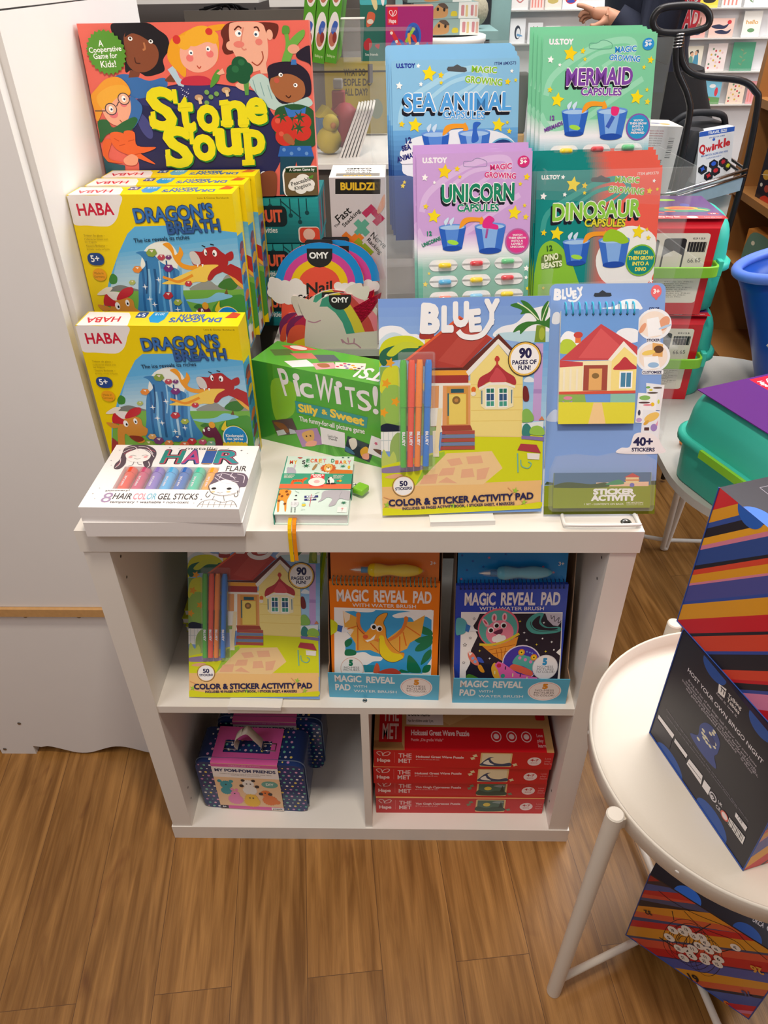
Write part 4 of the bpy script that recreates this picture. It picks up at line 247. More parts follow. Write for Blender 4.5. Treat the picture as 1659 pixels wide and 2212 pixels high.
'carton_front': [('p','5ab8dc',[0,0,1860,0,1860,620,0,620]),('t','f3f2f2','MAGiC',110,410,450,150,0.05,0.0),('t','f3f2f2','REVEAL',640,400,480,150,0.05,0.0),('t','f3f2f2','PAD',110,190,260,150,0.05,0.0),('t','eaf4f8','WITH',420,270,230,60,0.01,0.0),('t','eaf4f8','WATER BRUSH',420,150,730,60,0.01,0.0),('e','f6ece8',[1480,320,270,240]),('e','e08a80',[1480,320,250,220]),('e','f6ece8',[1480,320,243,213]),('t','e2922a','5',1435,390,90,110,0.12,0.0),('t','6a5a58','NO-MESS',1330,320,300,46,0,0.0),('t','6a5a58','PICTURES',1320,255,320,46,0,0.0),('t','6a5a58','TO COLOR!',1310,190,340,46,0,0.0)],
'back_dino': [('p','e8823a',[0,0,1700,0,1700,1000,0,1000]),('p','3f7a44',[1230,620,1700,620,1700,760,1280,760]),('t','f0e8e4','WORLD',1360,650,300,58,0.04,0.0),('t','f0e8e4','3+',1560,280,90,60,0.03,0.0),('e','f3e8e6',[330,770,240,130]),('t','5a4a44','CRAFT',180,750,300,60,0.03,0.0)],
'back_space': [('p','1f86cc',[0,0,1700,0,1700,1000,0,1000]),('x','c06a8a',[60,60,26,5],0,0.5),('x','2a5aa8',[397,271,26,5],9,0.5),('x','2a5aa8',[734,482,26,5],18,0.5),('x','c06a8a',[1071,693,26,5],27,0.5),('x','2a5aa8',[1408,904,26,5],36,0.5),('x','2a5aa8',[145,215,26,5],45,0.5),('x','c06a8a',[482,426,26,5],54,0.5),('x','2a5aa8',[819,637,26,5],63,0.5),('x','2a5aa8',[1156,848,26,5],72,0.5),('x','c06a8a',[1493,159,26,5],81,0.5),('x','2a5aa8',[230,370,26,5],90,0.5),('x','2a5aa8',[567,581,26,5],99,0.5),('x','c06a8a',[904,792,26,5],108,0.5),('x','2a5aa8',[1241,103,26,5],117,0.5),('x','2a5aa8',[1578,314,26,5],126,0.5),('x','c06a8a',[315,525,26,5],135,0.5),('x','2a5aa8',[652,736,26,5],144,0.5),('x','2a5aa8',[989,947,26,5],153,0.5),('x','c06a8a',[1326,258,26,5],162,0.5),('x','2a5aa8',[63,469,26,5],171,0.5),('x','2a5aa8',[400,680,26,5],180,0.5),('x','c06a8a',[737,891,26,5],189,0.5),('p','2f4a9a',[1230,620,1700,620,1700,760,1280,760]),('t','f0e8e4','ADVENTURE',1088,650,572,58,0.04,0.0),('t','f0e8e4','3+',1560,280,90,60,0.03,0.0),('e','f3e8e6',[330,770,240,130]),('t','5a4a44','CRAFT',180,750,300,60,0.03,0.0)],
'picture_game_front': [('p','57ad3c',[0,0,2500,0,2500,1372,0,1372]),('p','63b53f',[323,1116,715,1115,694,844,322,821]),('p','3f9a35',[0,0,0,1355,207,1372,364,1372,301,169,7,0]),('s','8cc63a',[321,1089,715,1115,701,764,613,552,312,430]),('p','4fa238',[1025,0,1083,0,1133,262]),('p','66b94a',[1118,0,1185,0,1176,272]),('p','4fa238',[1221,0,1298,0,1219,282]),('p','66b94a',[1335,0,1425,0,1262,292]),('p','4fa238',[1463,0,1568,0,1304,302]),('p','66b94a',[1606,0,1730,0,1346,312]),('p','4fa238',[1769,0,1915,0,1389,322]),('p','66b94a',[1956,0,2110,0,2123,3,1431,332]),('p','4fa238',[2150,10,2271,41,1472,342]),('t','f2ecee','P',528,884,154,430,0.02,11.7),('t','f2ecee','I',742,918,72,256,0.02,9.6),('t','f2ecee','c',812,929,230,333,0.02,5.2),('t','f2ecee','W',1075,944,292,394,0.02,-2.3),('t','f2ecee','I',1417,936,78,276,0.02,5.3),('t','f2ecee','T',1595,934,160,306,0.02,5.1),('t','f2ecee','S',1774,913,224,311,0.02,5.6),('t','f2ecee','!',2010,912,91,424,0.02,0.1),('e','f2ecee',[760,1238,57,58]),('e','f2ecee',[1474,1260,54,51]),('p','3f9a94',[700,832,1924,820,1901,634,719,631]),('t','f6d04a','Silly',757,660,346,127,0.06,4.5),('t','f6d04a','&',1158,706,97,79,0.05,4.5),('t','f6d04a','Sweet',1295,695,567,130,0.06,-2.7),('t','f4f2ee','The funny-for-all picture game',754,497,1116,81,0.03,1.6),('p','5a4a48',[242,386,624,513,695,317,645,234,320,129]),('s','8a5a34',[277,365,453,376,546,268,484,225,357,283]),('p','c9d4da',[306,213,444,274,496,199,327,131]),('p','b9c4cc',[549,312,650,307,675,255,556,213]),('p','b08ab8',[658,308,1059,443,1150,173,760,29]),('s','e0ac62',[778,279,971,380,989,228,898,149,827,161]),('s','f0a890',[839,121,930,186,1030,195,996,108,835,62]),('e','3a2a20',[855,247,15,15]),('e','3a2a20',[928,271,15,15]),('p','f3eef0',[1110,475,1532,467,1529,193,1121,174]),('t','3a3a3a',"Let's be",1238,326,168,43,0.01,1.8),('t','3a3a3a','friends',1250,282,144,40,0.01,2.8),('p','2f3a44',[1578,423,2044,345,1932,41,1514,139]),('s','e8ded2',[1597,357,1708,411,1732,291,1647,200]),('s','e8b03a',[1785,219,1882,313,1935,241,1906,92,1810,111]),('s','f0a890',[1825,158,1921,196,1919,96,1823,86]),('s','4a7a9a',[1538,230,1633,197,1686,124,1535,144]),('p','f3eef0',[1979,530,2151,501,2150,167,1907,206]),('x','d86a8a',[2051,406,33,5],180,0.6),('s','6a4a3a',[2003,300,2151,308,2151,224,2070,246])],
'picture_game_top': [('p','5fb03f',[0,0,2500,0,2500,790,0,790]),('p','e2564a',[150,620,430,780,750,700,430,520]),('p','5f7a40',[60,420,330,560,520,400,250,260]),('p','d87a6a',[420,420,720,560,900,420,620,300]),('p','f3eef0',[480,150,760,330,1000,180,700,20]),('p','5a626a',[780,520,1060,640,1260,480,980,340]),('p','e8a8b0',[900,250,1180,400,1330,250,1060,90]),('p','f0e6da',[1200,420,1640,560,1720,360,1300,230]),('e','f3e8e2',[440,650,150,60]),('s','b0704a',[980,260,1100,330,1200,250,1090,180]),('e','d84a6a',[1300,300,28,20]),('e','7a5aa8',[1397,361,28,20]),('e','e8a02a',[1494,422,28,20]),('e','5a3a4a',[1591,303,28,20]),('e','d84a6a',[1328,364,28,20]),('e','7a5aa8',[1425,425,28,20]),('e','e8a02a',[1522,306,28,20]),('e','5a3a4a',[1619,367,28,20]),('e','d84a6a',[1356,428,28,20]),('e','7a5aa8',[1453,309,28,20]),('e','e8a02a',[1550,370,28,20]),('e','5a3a4a',[1647,431,28,20]),('t','f2ecee','WiTS!',2480,430,840,330,0.03,180.0),('p','3f9a94',[1900,560,2500,560,2500,740,1900,740]),('t','f6d04a','Sweet',2500,690,500,100,0.05,180.0)],
'hair_top': [('p','f5f0ec',[0,0,2120,0,2120,1560,0,1560]),('t','4a4448','metallic',1055,1436,468,80,0.0,0.7),('t','2a2a34','H',771,1078,312,335,0.1,0.6),('t','c24a5a','H',771,1078,312,335,0.055,0.6),('t','2f8a80','H',771,1078,312,335,0.01,0.6),('t','2a2a34','A',1082,1081,264,334,0.1,1.0),('t','4a5aa8','A',1082,1081,264,334,0.055,1.0),('t','c24a7a','A',1082,1081,264,334,0.01,1.0),('t','2a2a34','I',1371,1084,161,333,0.1,0.6),('t','e0a03a','I',1371,1084,161,333,0.055,0.6),('t','3a5aa0','I',1371,1084,161,333,0.01,0.6),('t','2a2a34','R',1540,1083,370,332,0.1,0.8),('t','c04a6a','R',1540,1083,370,332,0.055,0.8),('t','2f8a90','R',1540,1083,370,332,0.01,0.8),('t','3a3438','FLAIR',1760,886,286,131,0.005,0.5),('t','4a4448','shimmery!',237,363,326,32,0.01,3.3),('t','a890b0','8',245,115,132,217,0.0,-0.8),('t','3a3438','HAIR',388,193,249,132,0.005,-0.9),('t','e88a9a','COL',660,190,172,132,0.01,1.4),('t','7ab8d0','OR',839,194,128,132,0.01,0.3),('t','3a3438','GEL STICKS',989,195,535,131,0.005,0.6),('t','4a4448','temporary • washable • non-toxic',383,103,1050,47,0.005,0.5),('x','55505a',[813,1495,23,4],0,0.2),('x','55505a',[956,1469,13,4],0,0.2),('x','55505a',[1679,1480,15,4],0,0.2),('x','55505a',[1883,1432,30,4],0,0.2),('x','55505a',[1986,1352,16,4],0,0.2),('x','55505a',[1834,1294,16,4],0,0.2),('x','55505a',[98,1407,15,4],0,0.2),('x','55505a',[65,1126,17,4],0,0.2),('x','55505a',[107,1002,13,4],0,0.2),('x','55505a',[136,438,14,4],0,0.2),('x','55505a',[89,308,16,4],0,0.2),('x','55505a',[156,193,13,4],0,0.2),('x','55505a',[1581,205,21,4],0,0.2),('x','55505a',[1502,120,13,4],0,0.2),('s','5a4a54',[166,1297,158,1474,279,1563,466,1544,614,1429,672,1283,673,1109,682,968,604,965,530,1105,520,1249,371,1421,246,1299,266,1183,295,1041,256,914,175,920,153,1037,180,1152]),('s','f5f0ec',[222,1298,283,1389,395,1452,559,1338,601,1222,558,1120,408,1087,291,1155]),('L','e8d8da',[163,1460,279,1508,380,1392],11),('L','e8d8da',[344,1510,483,1485,616,1310],11),('L','e8d8da',[415,1438,526,1396,657,1224],11),('L','e8d8da',[186,1181,216,1039,184,939],11),('L','e8d8da',[610,1107,654,1009,639,952],11),('L','e8d8da',[156,1326,226,1417,297,1449],11),('L','c05a6a',[198,1298,274,1418],10),('L','c05a6a',[492,1455,631,1370],10),('L','c05a6a',[186,982,214,1096],9),('L','3a3438',[296,1242,337,1267,392,1245],6),('L','3a3438',[470,1253,511,1278,565,1262],6),('L','3a3438',[376,1192,432,1165,471,1195],6),('e','f2aeb0',[316,1220,29,30]),('e','f2aeb0',[534,1229,29,30]),('L','3a3438',[404,1101,406,1016,359,987],6),('L','3a3438',[455,1088,488,1033,540,1020],6),('s','6a5a6a',[1605,503,1638,691,1639,827,1743,858,1872,848,2036,824,2121,676,2114,516,2042,487,2053,357,1973,592,1806,641,1663,584]),('s','f5f0ec',[1620,503,1679,584,1816,668,2000,539,2033,382,1899,289,1723,323]),('L','ded2dc',[1648,718,1803,587,1994,566],11),('L','ded2dc',[1667,773,1816,668,1999,619],11),('L','ded2dc',[1717,830,1855,778,1941,672],11),('L','ded2dc',[1944,808,2049,756,2067,594],11),('L','ded2dc',[1716,693,1723,802,1651,773],11),('L','ded2dc',[1875,834,1861,751,1945,726],11),('e','2a2428',[1694,452,34,27]),('e','2a2428',[1902,452,34,27]),('L','3a3438',[1753,362,1802,346,1836,367],6),('e','f2c8a0',[1699,374,27,24]),('e','f2c8a0',[1907,379,28,24]),('L','3a3438',[1612,503,1666,373,1757,311,1882,296,2007,356],6),('L','3a3438',[1632,385,1620,295,1657,250,1678,309],8),('L','3a3438',[2020,408,2049,305,2023,266,1990,330],8),('L','3a3438',[1565,36,1611,155,1738,196,1872,136,2000,177,2089,41],6),('L','3a3438',[1740,285,1730,195],6),('L','3a3438',[1861,288,1894,174],6),('l','3a3438',[1628,23,1627,153],4),('l','3a3438',[1702,25,1702,154],4),('l','3a3438',[1777,27,1777,156],4),('l','3a3438',[1851,28,1852,158],4),('l','3a3438',[1926,30,1928,160],4),('l','3a3438',[2001,32,2003,162],4),('l','3a3438',[1583,87,2064,88],4)],
'diary_cover': [('p','dceee4',[0,0,1000,0,1000,1460,0,1460]),('t','e8503a','M',52,1249,50,90,0.06,3.7),('t','f0b02a','Y',113,1249,50,90,0.06,3.7),('t','3a2a3a','S',235,1250,50,90,0.06,3.7),('t','2f8a5a','E',294,1291,51,91,0.06,3.7),('t','e8703a','C',355,1291,51,91,0.06,3.7),('t','e8503a','R',417,1291,51,91,0.06,3.7),('t','f0b02a','E',479,1292,51,91,0.06,3.7),('t','e88aa0','T',541,1292,51,91,0.06,3.7),('t','2f8a5a','D',665,1292,51,91,0.06,3.7),('t','e8703a','I',728,1250,51,91,0.06,3.6),('t','e8503a','A',790,1250,51,91,0.06,3.6),('t','f0b02a','R',853,1250,51,91,0.06,3.6),('t','e88aa0','Y',915,1250,51,91,0.06,3.6),('s','e07a2a',[675,982,725,1091,860,1091,1001,1075,998,973]),('x','d8602a',[637,1138,122,14],0,0.8),('e','f0b860',[637,1146,63,104]),('e','fbf3e2',[639,1107,32,35]),('e','4a2a1a',[637,1138,11,16]),('e','3a2a1a',[609,1178,6,11]),('e','3a2a1a',[663,1178,6,11]),('s','b9b4c4',[36,1107,85,1154,141,1123,175,1030,163,961,57,968]),('e','b9b4c4',[48,1120,21,38]),('e','d8b8d0',[136,1186,14,48]),('x','1f6a44',[306,1194,63,7],0,0.35),('s','b08a5a',[401,1107,438,1234,466,1218,453,1138,421,1076]),('L','b08a5a',[466,1218,481,1274,502,1234],6),('x','2f8a6a',[849,1186,51,7],20,0.35),('e','f0c02a',[940,1162,20,45]),('s','c83a3a',[153,1424,226,1420,192,1387]),('s','4a9a6a',[442,1013,514,1006,569,959,480,964]),('s','f0983a',[-17,555,161,554,149,398,137,288,155,86,135,73,96,289,42,289,58,74,37,61,4,290]),('e','8a4a24',[104,526,20,29]),('e','8a4a24',[55,413,20,28]),('e','8a4a24',[127,455,20,28]),('e','8a4a24',[24,303,20,28]),('e','8a4a24',[117,234,20,27]),('e','8a4a24',[9,456,20,28]),('p','3a3a7a',[366,427,556,442,563,394,371,375]),('p','3a3a7a',[372,354,539,359,542,325,378,310]),('t','fff','KEEP',402,385,118,37,0.06,4.8),('t','fff','OUT',419,318,76,31,0.06,5.6),('l','c84a5a',[461,466,465,175],8),('s','b9b4bc',[641,550,996,547,1003,333,862,363,815,225,757,185,723,199,760,350,690,393,634,324,569,276,606,366]),('L','8f8a94',[883,533,860,433,870,363],5),('e','e8e8ea',[253,239,58,85]),('e','3a343a',[251,328,22,17]),('e','3a343a',[249,432,15,14]),('r','3a343a',[212,135,231,145],2),('r','3a343a',[214,111,233,120],2),('r','3a343a',[216,87,235,96],2),('r','3a343a',[218,64,237,73],2),('r','3a343a',[220,40,239,49],2),('r','3a343a',[261,135,280,144],2),('r','3a343a',[263,111,282,120],2),('r','3a343a',[265,87,284,96],2),('r','3a343a',[267,63,286,72],2),('r','3a343a',[269,39,288,48],2),('L','6a646a',[205,273,216,192],3),('L','6a646a',[225,273,232,192],3),('L','6a646a',[245,273,249,191],3),('L','6a646a',[265,273,265,191],3),('L','6a646a',[285,273,282,191],3),('L','6a646a',[305,272,298,191],3),('x','2f7a5a',[924,265,49,7],30,0.3),('p','f4f2ee',[850,170,981,165,980,40,852,46]),('x','e08a8a',[917,128,29,9],0,0.3),('L','7a5a4a',[917,115,916,61],5),('e','a8d8d0',[376,244,25,19]),('e','f0d04a',[381,203,28,27]),('e','2f6a5a',[833,1420,15,13]),('e','2f6a5a',[917,1420,15,13]),('L','2a6a4a',[222,539,285,489],5),('L','2a6a4a',[507,472,569,514],5),('t','c8d4cc','3+',357,83,56,35,0.02,1.9)],
'diary_band': [('p','3fa080',[0,0,1019,0,1019,370,0,370]),('p','f4704a',[0,0,0,112,1020,121,1020,0]),('s','e8602a',[158,179,181,221,294,234,335,276,380,262,333,179,328,117,290,165,203,159,190,111,154,118]),('l','3a2a20',[181,214,189,179],5),('l','3a2a20',[204,214,211,179],5),('l','3a2a20',[227,214,234,179],5),('l','3a2a20',[250,214,257,179],5),('l','3a2a20',[273,214,280,179],5),('l','3a2a20',[295,213,302,179],5),('p','e8404a',[415,367,618,366,620,260,625,55,427,55,419,262]),('t','fff','FLOSS &',428,329,180,34,0.05,-0.4),('t','fff','ROCK',457,289,123,34,0.05,-0.3),('e','f6efe6',[520,171,121,108]),('e','f0b8b8',[520,175,43,41]),('e','f4f2ee',[719,184,52,69]),('e','f4f2ee',[714,249,36,50]),('s','2a2a2e',[674,205,695,232,707,150,685,156]),('s','2a2a2e',[648,116,707,150,717,111]),('s','2a2a2e',[737,149,803,122,730,109]),('e','2a2a2e',[685,271,10,17]),('e','2a2a2e',[741,274,10,17]),('e','f0c02a',[856,197,21,28]),('e','e8503a',[822,193,19,19]),('t','f4e8dc','KIDS ANIMAL',31,327,159,20,0.05,0.6),('t','f4e8dc','KIDS ANIMAL',34,293,141,20,0.05,0.8),('t','f4e8dc','KIDS ANIMAL',37,259,123,20,0.05,1.0),('t','f4e8dc','KIDS ANIMAL',744,323,157,20,0.05,0.7),('t','f4e8dc','KIDS ANIMAL',745,289,139,20,0.05,0.8),('t','f4e8dc','KIDS ANIMAL',746,255,121,19,0.05,1.0)],
'puzzle_wave': [('p','cf1420',[0,0,3250,0,3250,505,0,505]),('L','f6dada',[120,330,70,390,60,430,100,455,150,430,165,330],16),('L','f6dada',[165,330,190,410,260,450,300,420,260,350,165,330],16),('t','f6dada','Hape',60,150,240,95,0.07,0.0),('l','e07a7a',[380,120,380,440],6),('t','f3d2d2','THE',450,290,240,120,0.03,0.0),('t','f3d2d2','MET',450,130,240,120,0.03,0.0),('t','f3d2d2','Hokusai Great Wave Puzzle',770,290,870,62,0.06,0.0),('t','e8a0a0','Puzzle',770,225,430,28,0.04,0.0),('r','e8c88a',[1940,60,2510,470],20),('p','efe0b8',[1970,85,2480,85,2480,445,1970,445]),('s','3a4a6a',[1970,85,2480,85,2480,190,2350,150,2200,180,2120,300,2180,350,2090,330,1990,200]),('s','f4efe2',[2000,150,2080,260,2120,180,2200,110]),('x','e8d8a8',[1840,380,55,4],20,0.6),('x','e8d8a8',[1800,300,55,4],20,0.6),('x','e8d8a8',[2580,130,55,4],20,0.6),('e','f4e2e2',[2920,240,125,125]),('t','c02a34','4-7',2845,250,150,62,0.05,0.0),('t','c02a34','MONTHS',2860,185,120,24,0.02,0.0),('t','e88a8a','Love',3105,310,108,44,0.03,0.0),('t','e88a8a','play',3105,235,108,44,0.03,0.0),('t','e88a8a','learn',3105,160,135,44,0.03,0.0)],
'puzzle_tree': [('p','cf1420',[0,0,3250,0,3250,505,0,505]),('L','f6dada',[120,330,70,390,60,430,100,455,150,430,165,330],16),('L','f6dada',[165,330,190,410,260,450,300,420,260,350,165,330],16),('t','f6dada','Hape',60,150,240,95,0.07,0.0),('l','e07a7a',[380,120,380,440],6),('t','f3d2d2','THE',450,290,240,120,0.03,0.0),('t','f3d2d2','MET',450,130,240,120,0.03,0.0),('t','f3d2d2','Van Gogh Cypresses Puzzle',770,290,870,62,0.06,0.0),('t','e8a0a0','Puzzle',770,225,430,28,0.04,0.0),('r','e8c88a',[1940,60,2510,470],20),('p','4a6a5a',[1970,85,2480,85,2480,445,1970,445]),('s','2f4a3a',[1970,85,2480,85,2480,200,2300,230,2150,180,1970,240]),('e','e0c84a',[2150,300,70,60]),('s','8fa0a0',[2250,380,2350,420,2480,400,2400,340]),('p','1f3026',[2380,200,2420,400,2470,200]),('x','7a8a6a',[1840,380,55,4],20,0.6),('x','7a8a6a',[1800,300,55,4],20,0.6),('x','7a8a6a',[2580,130,55,4],20,0.6),('e','f4e2e2',[2920,240,125,125]),('t','c02a34','4-7',2845,250,150,62,0.05,0.0),('t','c02a34','MONTHS',2860,185,120,24,0.02,0.0),('t','e88a8a','Love',3105,310,108,44,0.03,0.0),('t','e88a8a','play',3105,235,108,44,0.03,0.0),('t','e88a8a','learn',3105,160,135,44,0.03,0.0)],
'puzzle_top': [('p','c99a62',[0,0,3250,0,3250,2400,0,2400]),('p','cf1420',[560,0,3120,0,3120,520,560,520]),('p','a87a48',[0,0,560,0,480,250,0,200]),('p','d8b078',[1400,560,2000,900,1600,1000,1200,700]),('t','f3d2d2','Hokusai Great Wave Puzzle',680,330,1070,110,0.05,0.0),('t','f0b0b0','Puzzle „Die große Welle“',680,200,590,60,0.02,0.0),('e','f0d0d0',[2240,330,95,120]),('e','cf1420',[2240,330,78,100]),('e','f0d0d0',[2240,330,50,60]),('e','f0d0d0',[2520,330,95,120]),('e','cf1420',[2520,330,78,100]),('e','f0d0d0',[2520,330,50,60]),('e','f0d0d0',[2790,330,95,120]),('e','cf1420',[2790,330,78,100]),('e','f0d0d0',[2790,330,50,60]),('t','f0c0c0','Love',2980,330,112,70,0.02,0.0),('t','f0c0c0','play',2980,220,112,70,0.02,0.0),('t','f0c0c0','learn',2980,110,140,70,0.02,0.0),('p','cf1420',[90,170,510,170,510,1050,90,1050]),('t','f6dada','THE',150,640,300,330,0.03,0.0),('t','f6dada','MET',150,240,300,330,0.03,0.0),('p','efe6e8',[590,560,1280,560,1280,1150,590,1150]),('t','2a2a2a','WARNING:',760,940,380,130,0.05,0.0),('t','2a2a2a','CHOKING HAZARD',620,760,420,80,0.05,0.0),('t','3a3a3a','Not for children under 3 yrs.',620,620,480,60,0.02,0.0),('p','dcb87c',[560,1200,2960,900,2960,2300,560,2300]),('p','23324a',[700,1300,2860,1020,2860,2250,700,2250]),('s','e8e4d8',[1200,1300,1350,1150,1500,1300,1700,1400,1600,1600,1300,1500]),('s','d8a868',[1900,1100,2300,1100,2500,1250,2200,1300]),('s','cfc8ba',[2400,1100,2860,1040,2860,1200,2500,1300]),('p','1a1a1a',[2980,1250,3140,1250,3140,1600,2980,1600]),('r','cf1420',[3010,700,3180,1000],30),('t','f6dada','49',3040,840,110,90,0.04,0.0)],
'sleeve_front': [('p','f0c89c',[0,0,1190,0,1190,1260,0,1260]),('p','f3ece8',[0,900,1190,900,1190,1180,0,1180]),('p','e060a8',[0,1180,1190,1180,1190,1260,0,1260]),('p','e060a8',[0,0,1190,0,1190,90,0,90]),('p','2a2438',[0,0,150,0,150,90,0,90]),('p','f3ece8',[960,0,1190,0,1190,80,960,80]),('t','3a3a4a','poppik',985,25,180,36,0.04,0.0),('t','fff','6+',40,28,70,44,0.05,0.0),('t','f0a0cc','CREATURE CRAFTS',320,1205,560,34,0.03,0.0),('t','38406a','MY POM-POM FRIENDS',50,1055,1095,72,0.06,0.0),('t','8a8078','Contains everything you need to make five fluffy animal friends',130,990,930,22,0,0.0),('t','8a8078','wool, felt, thread and instructions',330,955,530,20,0,0.0),('e','6aa89a',[1000,740,150,95]),('t','e8f0e8','DIY',930,715,145,60,0.06,0.0),('x','2f9aa6',[200,690,120,18],0,0.86),('x','2f9aa6',[180,520,110,18],0,0.86),('x','2f9aa6',[90,790,44,18],0,0.86),('x','2f9aa6',[300,790,44,18],0,0.86),('x','efebe4',[610,740,115,18],0,0.86),('x','efebe4',[620,560,140,18],0,0.86),('x','2a2428',[520,830,38,18],0,0.86),('x','2a2428',[710,830,38,18],0,0.86),('x','f08ac0',[330,440,90,18],0,0.86),('x','f08ac0',[320,280,150,18],0,0.86),('x','f08ac0',[290,560,34,18],0,0.86),('x','f08ac0',[370,560,34,18],0,0.86),('x','f2c02a',[620,330,130,18],0,0.86),('x','f2c02a',[620,230,160,18],0,0.86),('x','ea7a2a',[900,480,100,18],0,0.86),('x','ea7a2a',[960,290,150,18],0,0.86),('x','ea7a2a',[1090,240,60,18],0,0.86),('x','2a2428',[810,470,44,18],0,0.86),('x','2a2428',[980,470,44,18],0,0.86),('x','2a2428',[480,680,44,18],0,0.86),('x','2a2428',[760,670,44,18],0,0.86),('e','241e22',[195,700,16,16]),('e','241e22',[580,740,16,16]),('e','241e22',[650,740,16,16]),('e','241e22',[320,450,16,16]),('e','241e22',[590,340,16,16]),('e','241e22',[650,340,16,16]),('e','241e22',[890,500,16,16])],
'stack_game_front': [('p','cfc4c6',[0,0,800,0,800,2525,0,2525]),('p','23201f',[89,2508,736,2502,728,2299,79,2304]),('t','e8b92a','BUILDZI',159,2361,489,93,0.06,-0.4),('t','26221f','The',64,1825,93,38,0.02,45.4),('t','26221f','Fast',121,1900,246,109,0.02,39.4),('t','26221f','Stacking',190,1836,340,57,0.02,42.3),('t','26221f','Nerve',569,1711,277,85,0.02,-43.1),('t','26221f','Racking',515,1648,286,60,0.02,-47.0),('p','b8325a',[594,2164,660,2099,591,2035,525,2101]),('p','b8325a',[521,2103,587,2038,517,1974,451,2040]),('p','b8325a',[660,2095,726,2030,657,1966,591,2032]),('p','b8325a',[727,2026,794,1961,725,1897,658,1963]),('p','b8325a',[674,1983,741,1918,672,1853,605,1919]),('p','5fa38c',[399,1956,465,1890,394,1825,328,1891]),('p','5fa38c',[497,1955,563,1889,493,1824,427,1890]),('p','5fa38c',[449,1892,516,1826,445,1761,379,1828]),('p','5fa38c',[401,1836,468,1770,397,1704,330,1771]),('p','5fa38c',[500,1835,567,1768,496,1703,430,1770]),('p','e07a2a',[214,1781,281,1714,209,1648,143,1716]),('p','e07a2a',[278,1723,345,1656,273,1590,207,1657]),('p','e07a2a',[346,1754,412,1687,341,1621,274,1689]),('p','e07a2a',[412,1754,479,1687,408,1620,341,1688]),('p','e07a2a',[370,1697,437,1629,366,1563,299,1631]),('p','8aa52a',[355,1652,422,1584,351,1517,284,1586]),('p','8aa52a',[421,1625,488,1558,417,1491,349,1559]),('p','8aa52a',[487,1612,555,1544,483,1477,416,1545]),('p','8aa52a',[552,1547,620,1478,548,1411,481,1480]),('p','8aa52a',[397,1690,463,1622,392,1556,325,1624]),('p','3a4aa0',[337,1523,405,1454,333,1387,265,1456]),('p','3a4aa0',[418,1522,485,1453,413,1386,346,1455]),('p','3a4aa0',[484,1495,551,1427,480,1359,412,1428]),('p','3a4aa0',[375,1457,443,1388,371,1320,303,1390]),('p','d8b02a',[468,1417,536,1348,464,1279,396,1349]),('p','d8b02a',[520,1364,589,1294,517,1226,448,1296]),('p','d8b02a',[452,1338,520,1268,448,1200,380,1270]),('p','c83a2a',[491,1298,560,1228,488,1159,419,1229]),('s','d8a08a',[676,2062,751,2244,796,2292,794,2146,721,2036])],
'stack_game_top': [('p','efebe8',[0,0,800,0,800,800,0,800]),('p','8a8682',[90,80,720,80,720,260,90,260]),('t','d8b04a','BUILDZI',600,150,400,80,0.05,180.0),('t','3a3634','THE SUPER',590,330,370,60,0.02,180.0),('t','3a3634','BUILDING',590,450,380,70,0.02,180.0),('t','3a3634','GAME!',590,590,360,80,0.04,180.0)],
'circuit_front': [('p','1f8a90',[0,0,2000,0,2000,675,0,675]),('g','147078,2aa6aa',[0,0,2000,0,2000,675,0,675]),('l','0f4a50',[1250,675,1250,560],18),('e','0f4a50',[1250,560,34,34]),('l','0f4a50',[1420,675,1420,430],18),('e','0f4a50',[1420,430,34,34]),('l','0f4a50',[1560,675,1560,420],18),('e','0f4a50',[1560,420,34,34]),('l','0f4a50',[1700,675,1700,320],18),('e','0f4a50',[1700,320,34,34]),('l','0f4a50',[1820,675,1820,460],18),('e','0f4a50',[1820,460,34,34]),('l','0f4a50',[1420,640,1720,380],18),('r','0e2a30',[700,250,1500,570],90),('t','f06a4a','CIRCUIT',760,330,670,170,0.06,0.0),('t','e8f0f0','Connecting Activities',500,160,830,80,0.03,0.0),('r','f0e8e0',[1660,0,2000,250],60),('r','e2503a',[1680,0,2000,235],55),('e','f0c8b8',[1830,130,95,90])],
'circuit_top': [('p','1c7a80',[0,0,2000,0,2000,1200,0,1200]),('t','e8705a','CIRCUIT',1400,500,640,180,0.06,180.0),('x','e0b03a',[1650,350,120,8],0,0.5)],
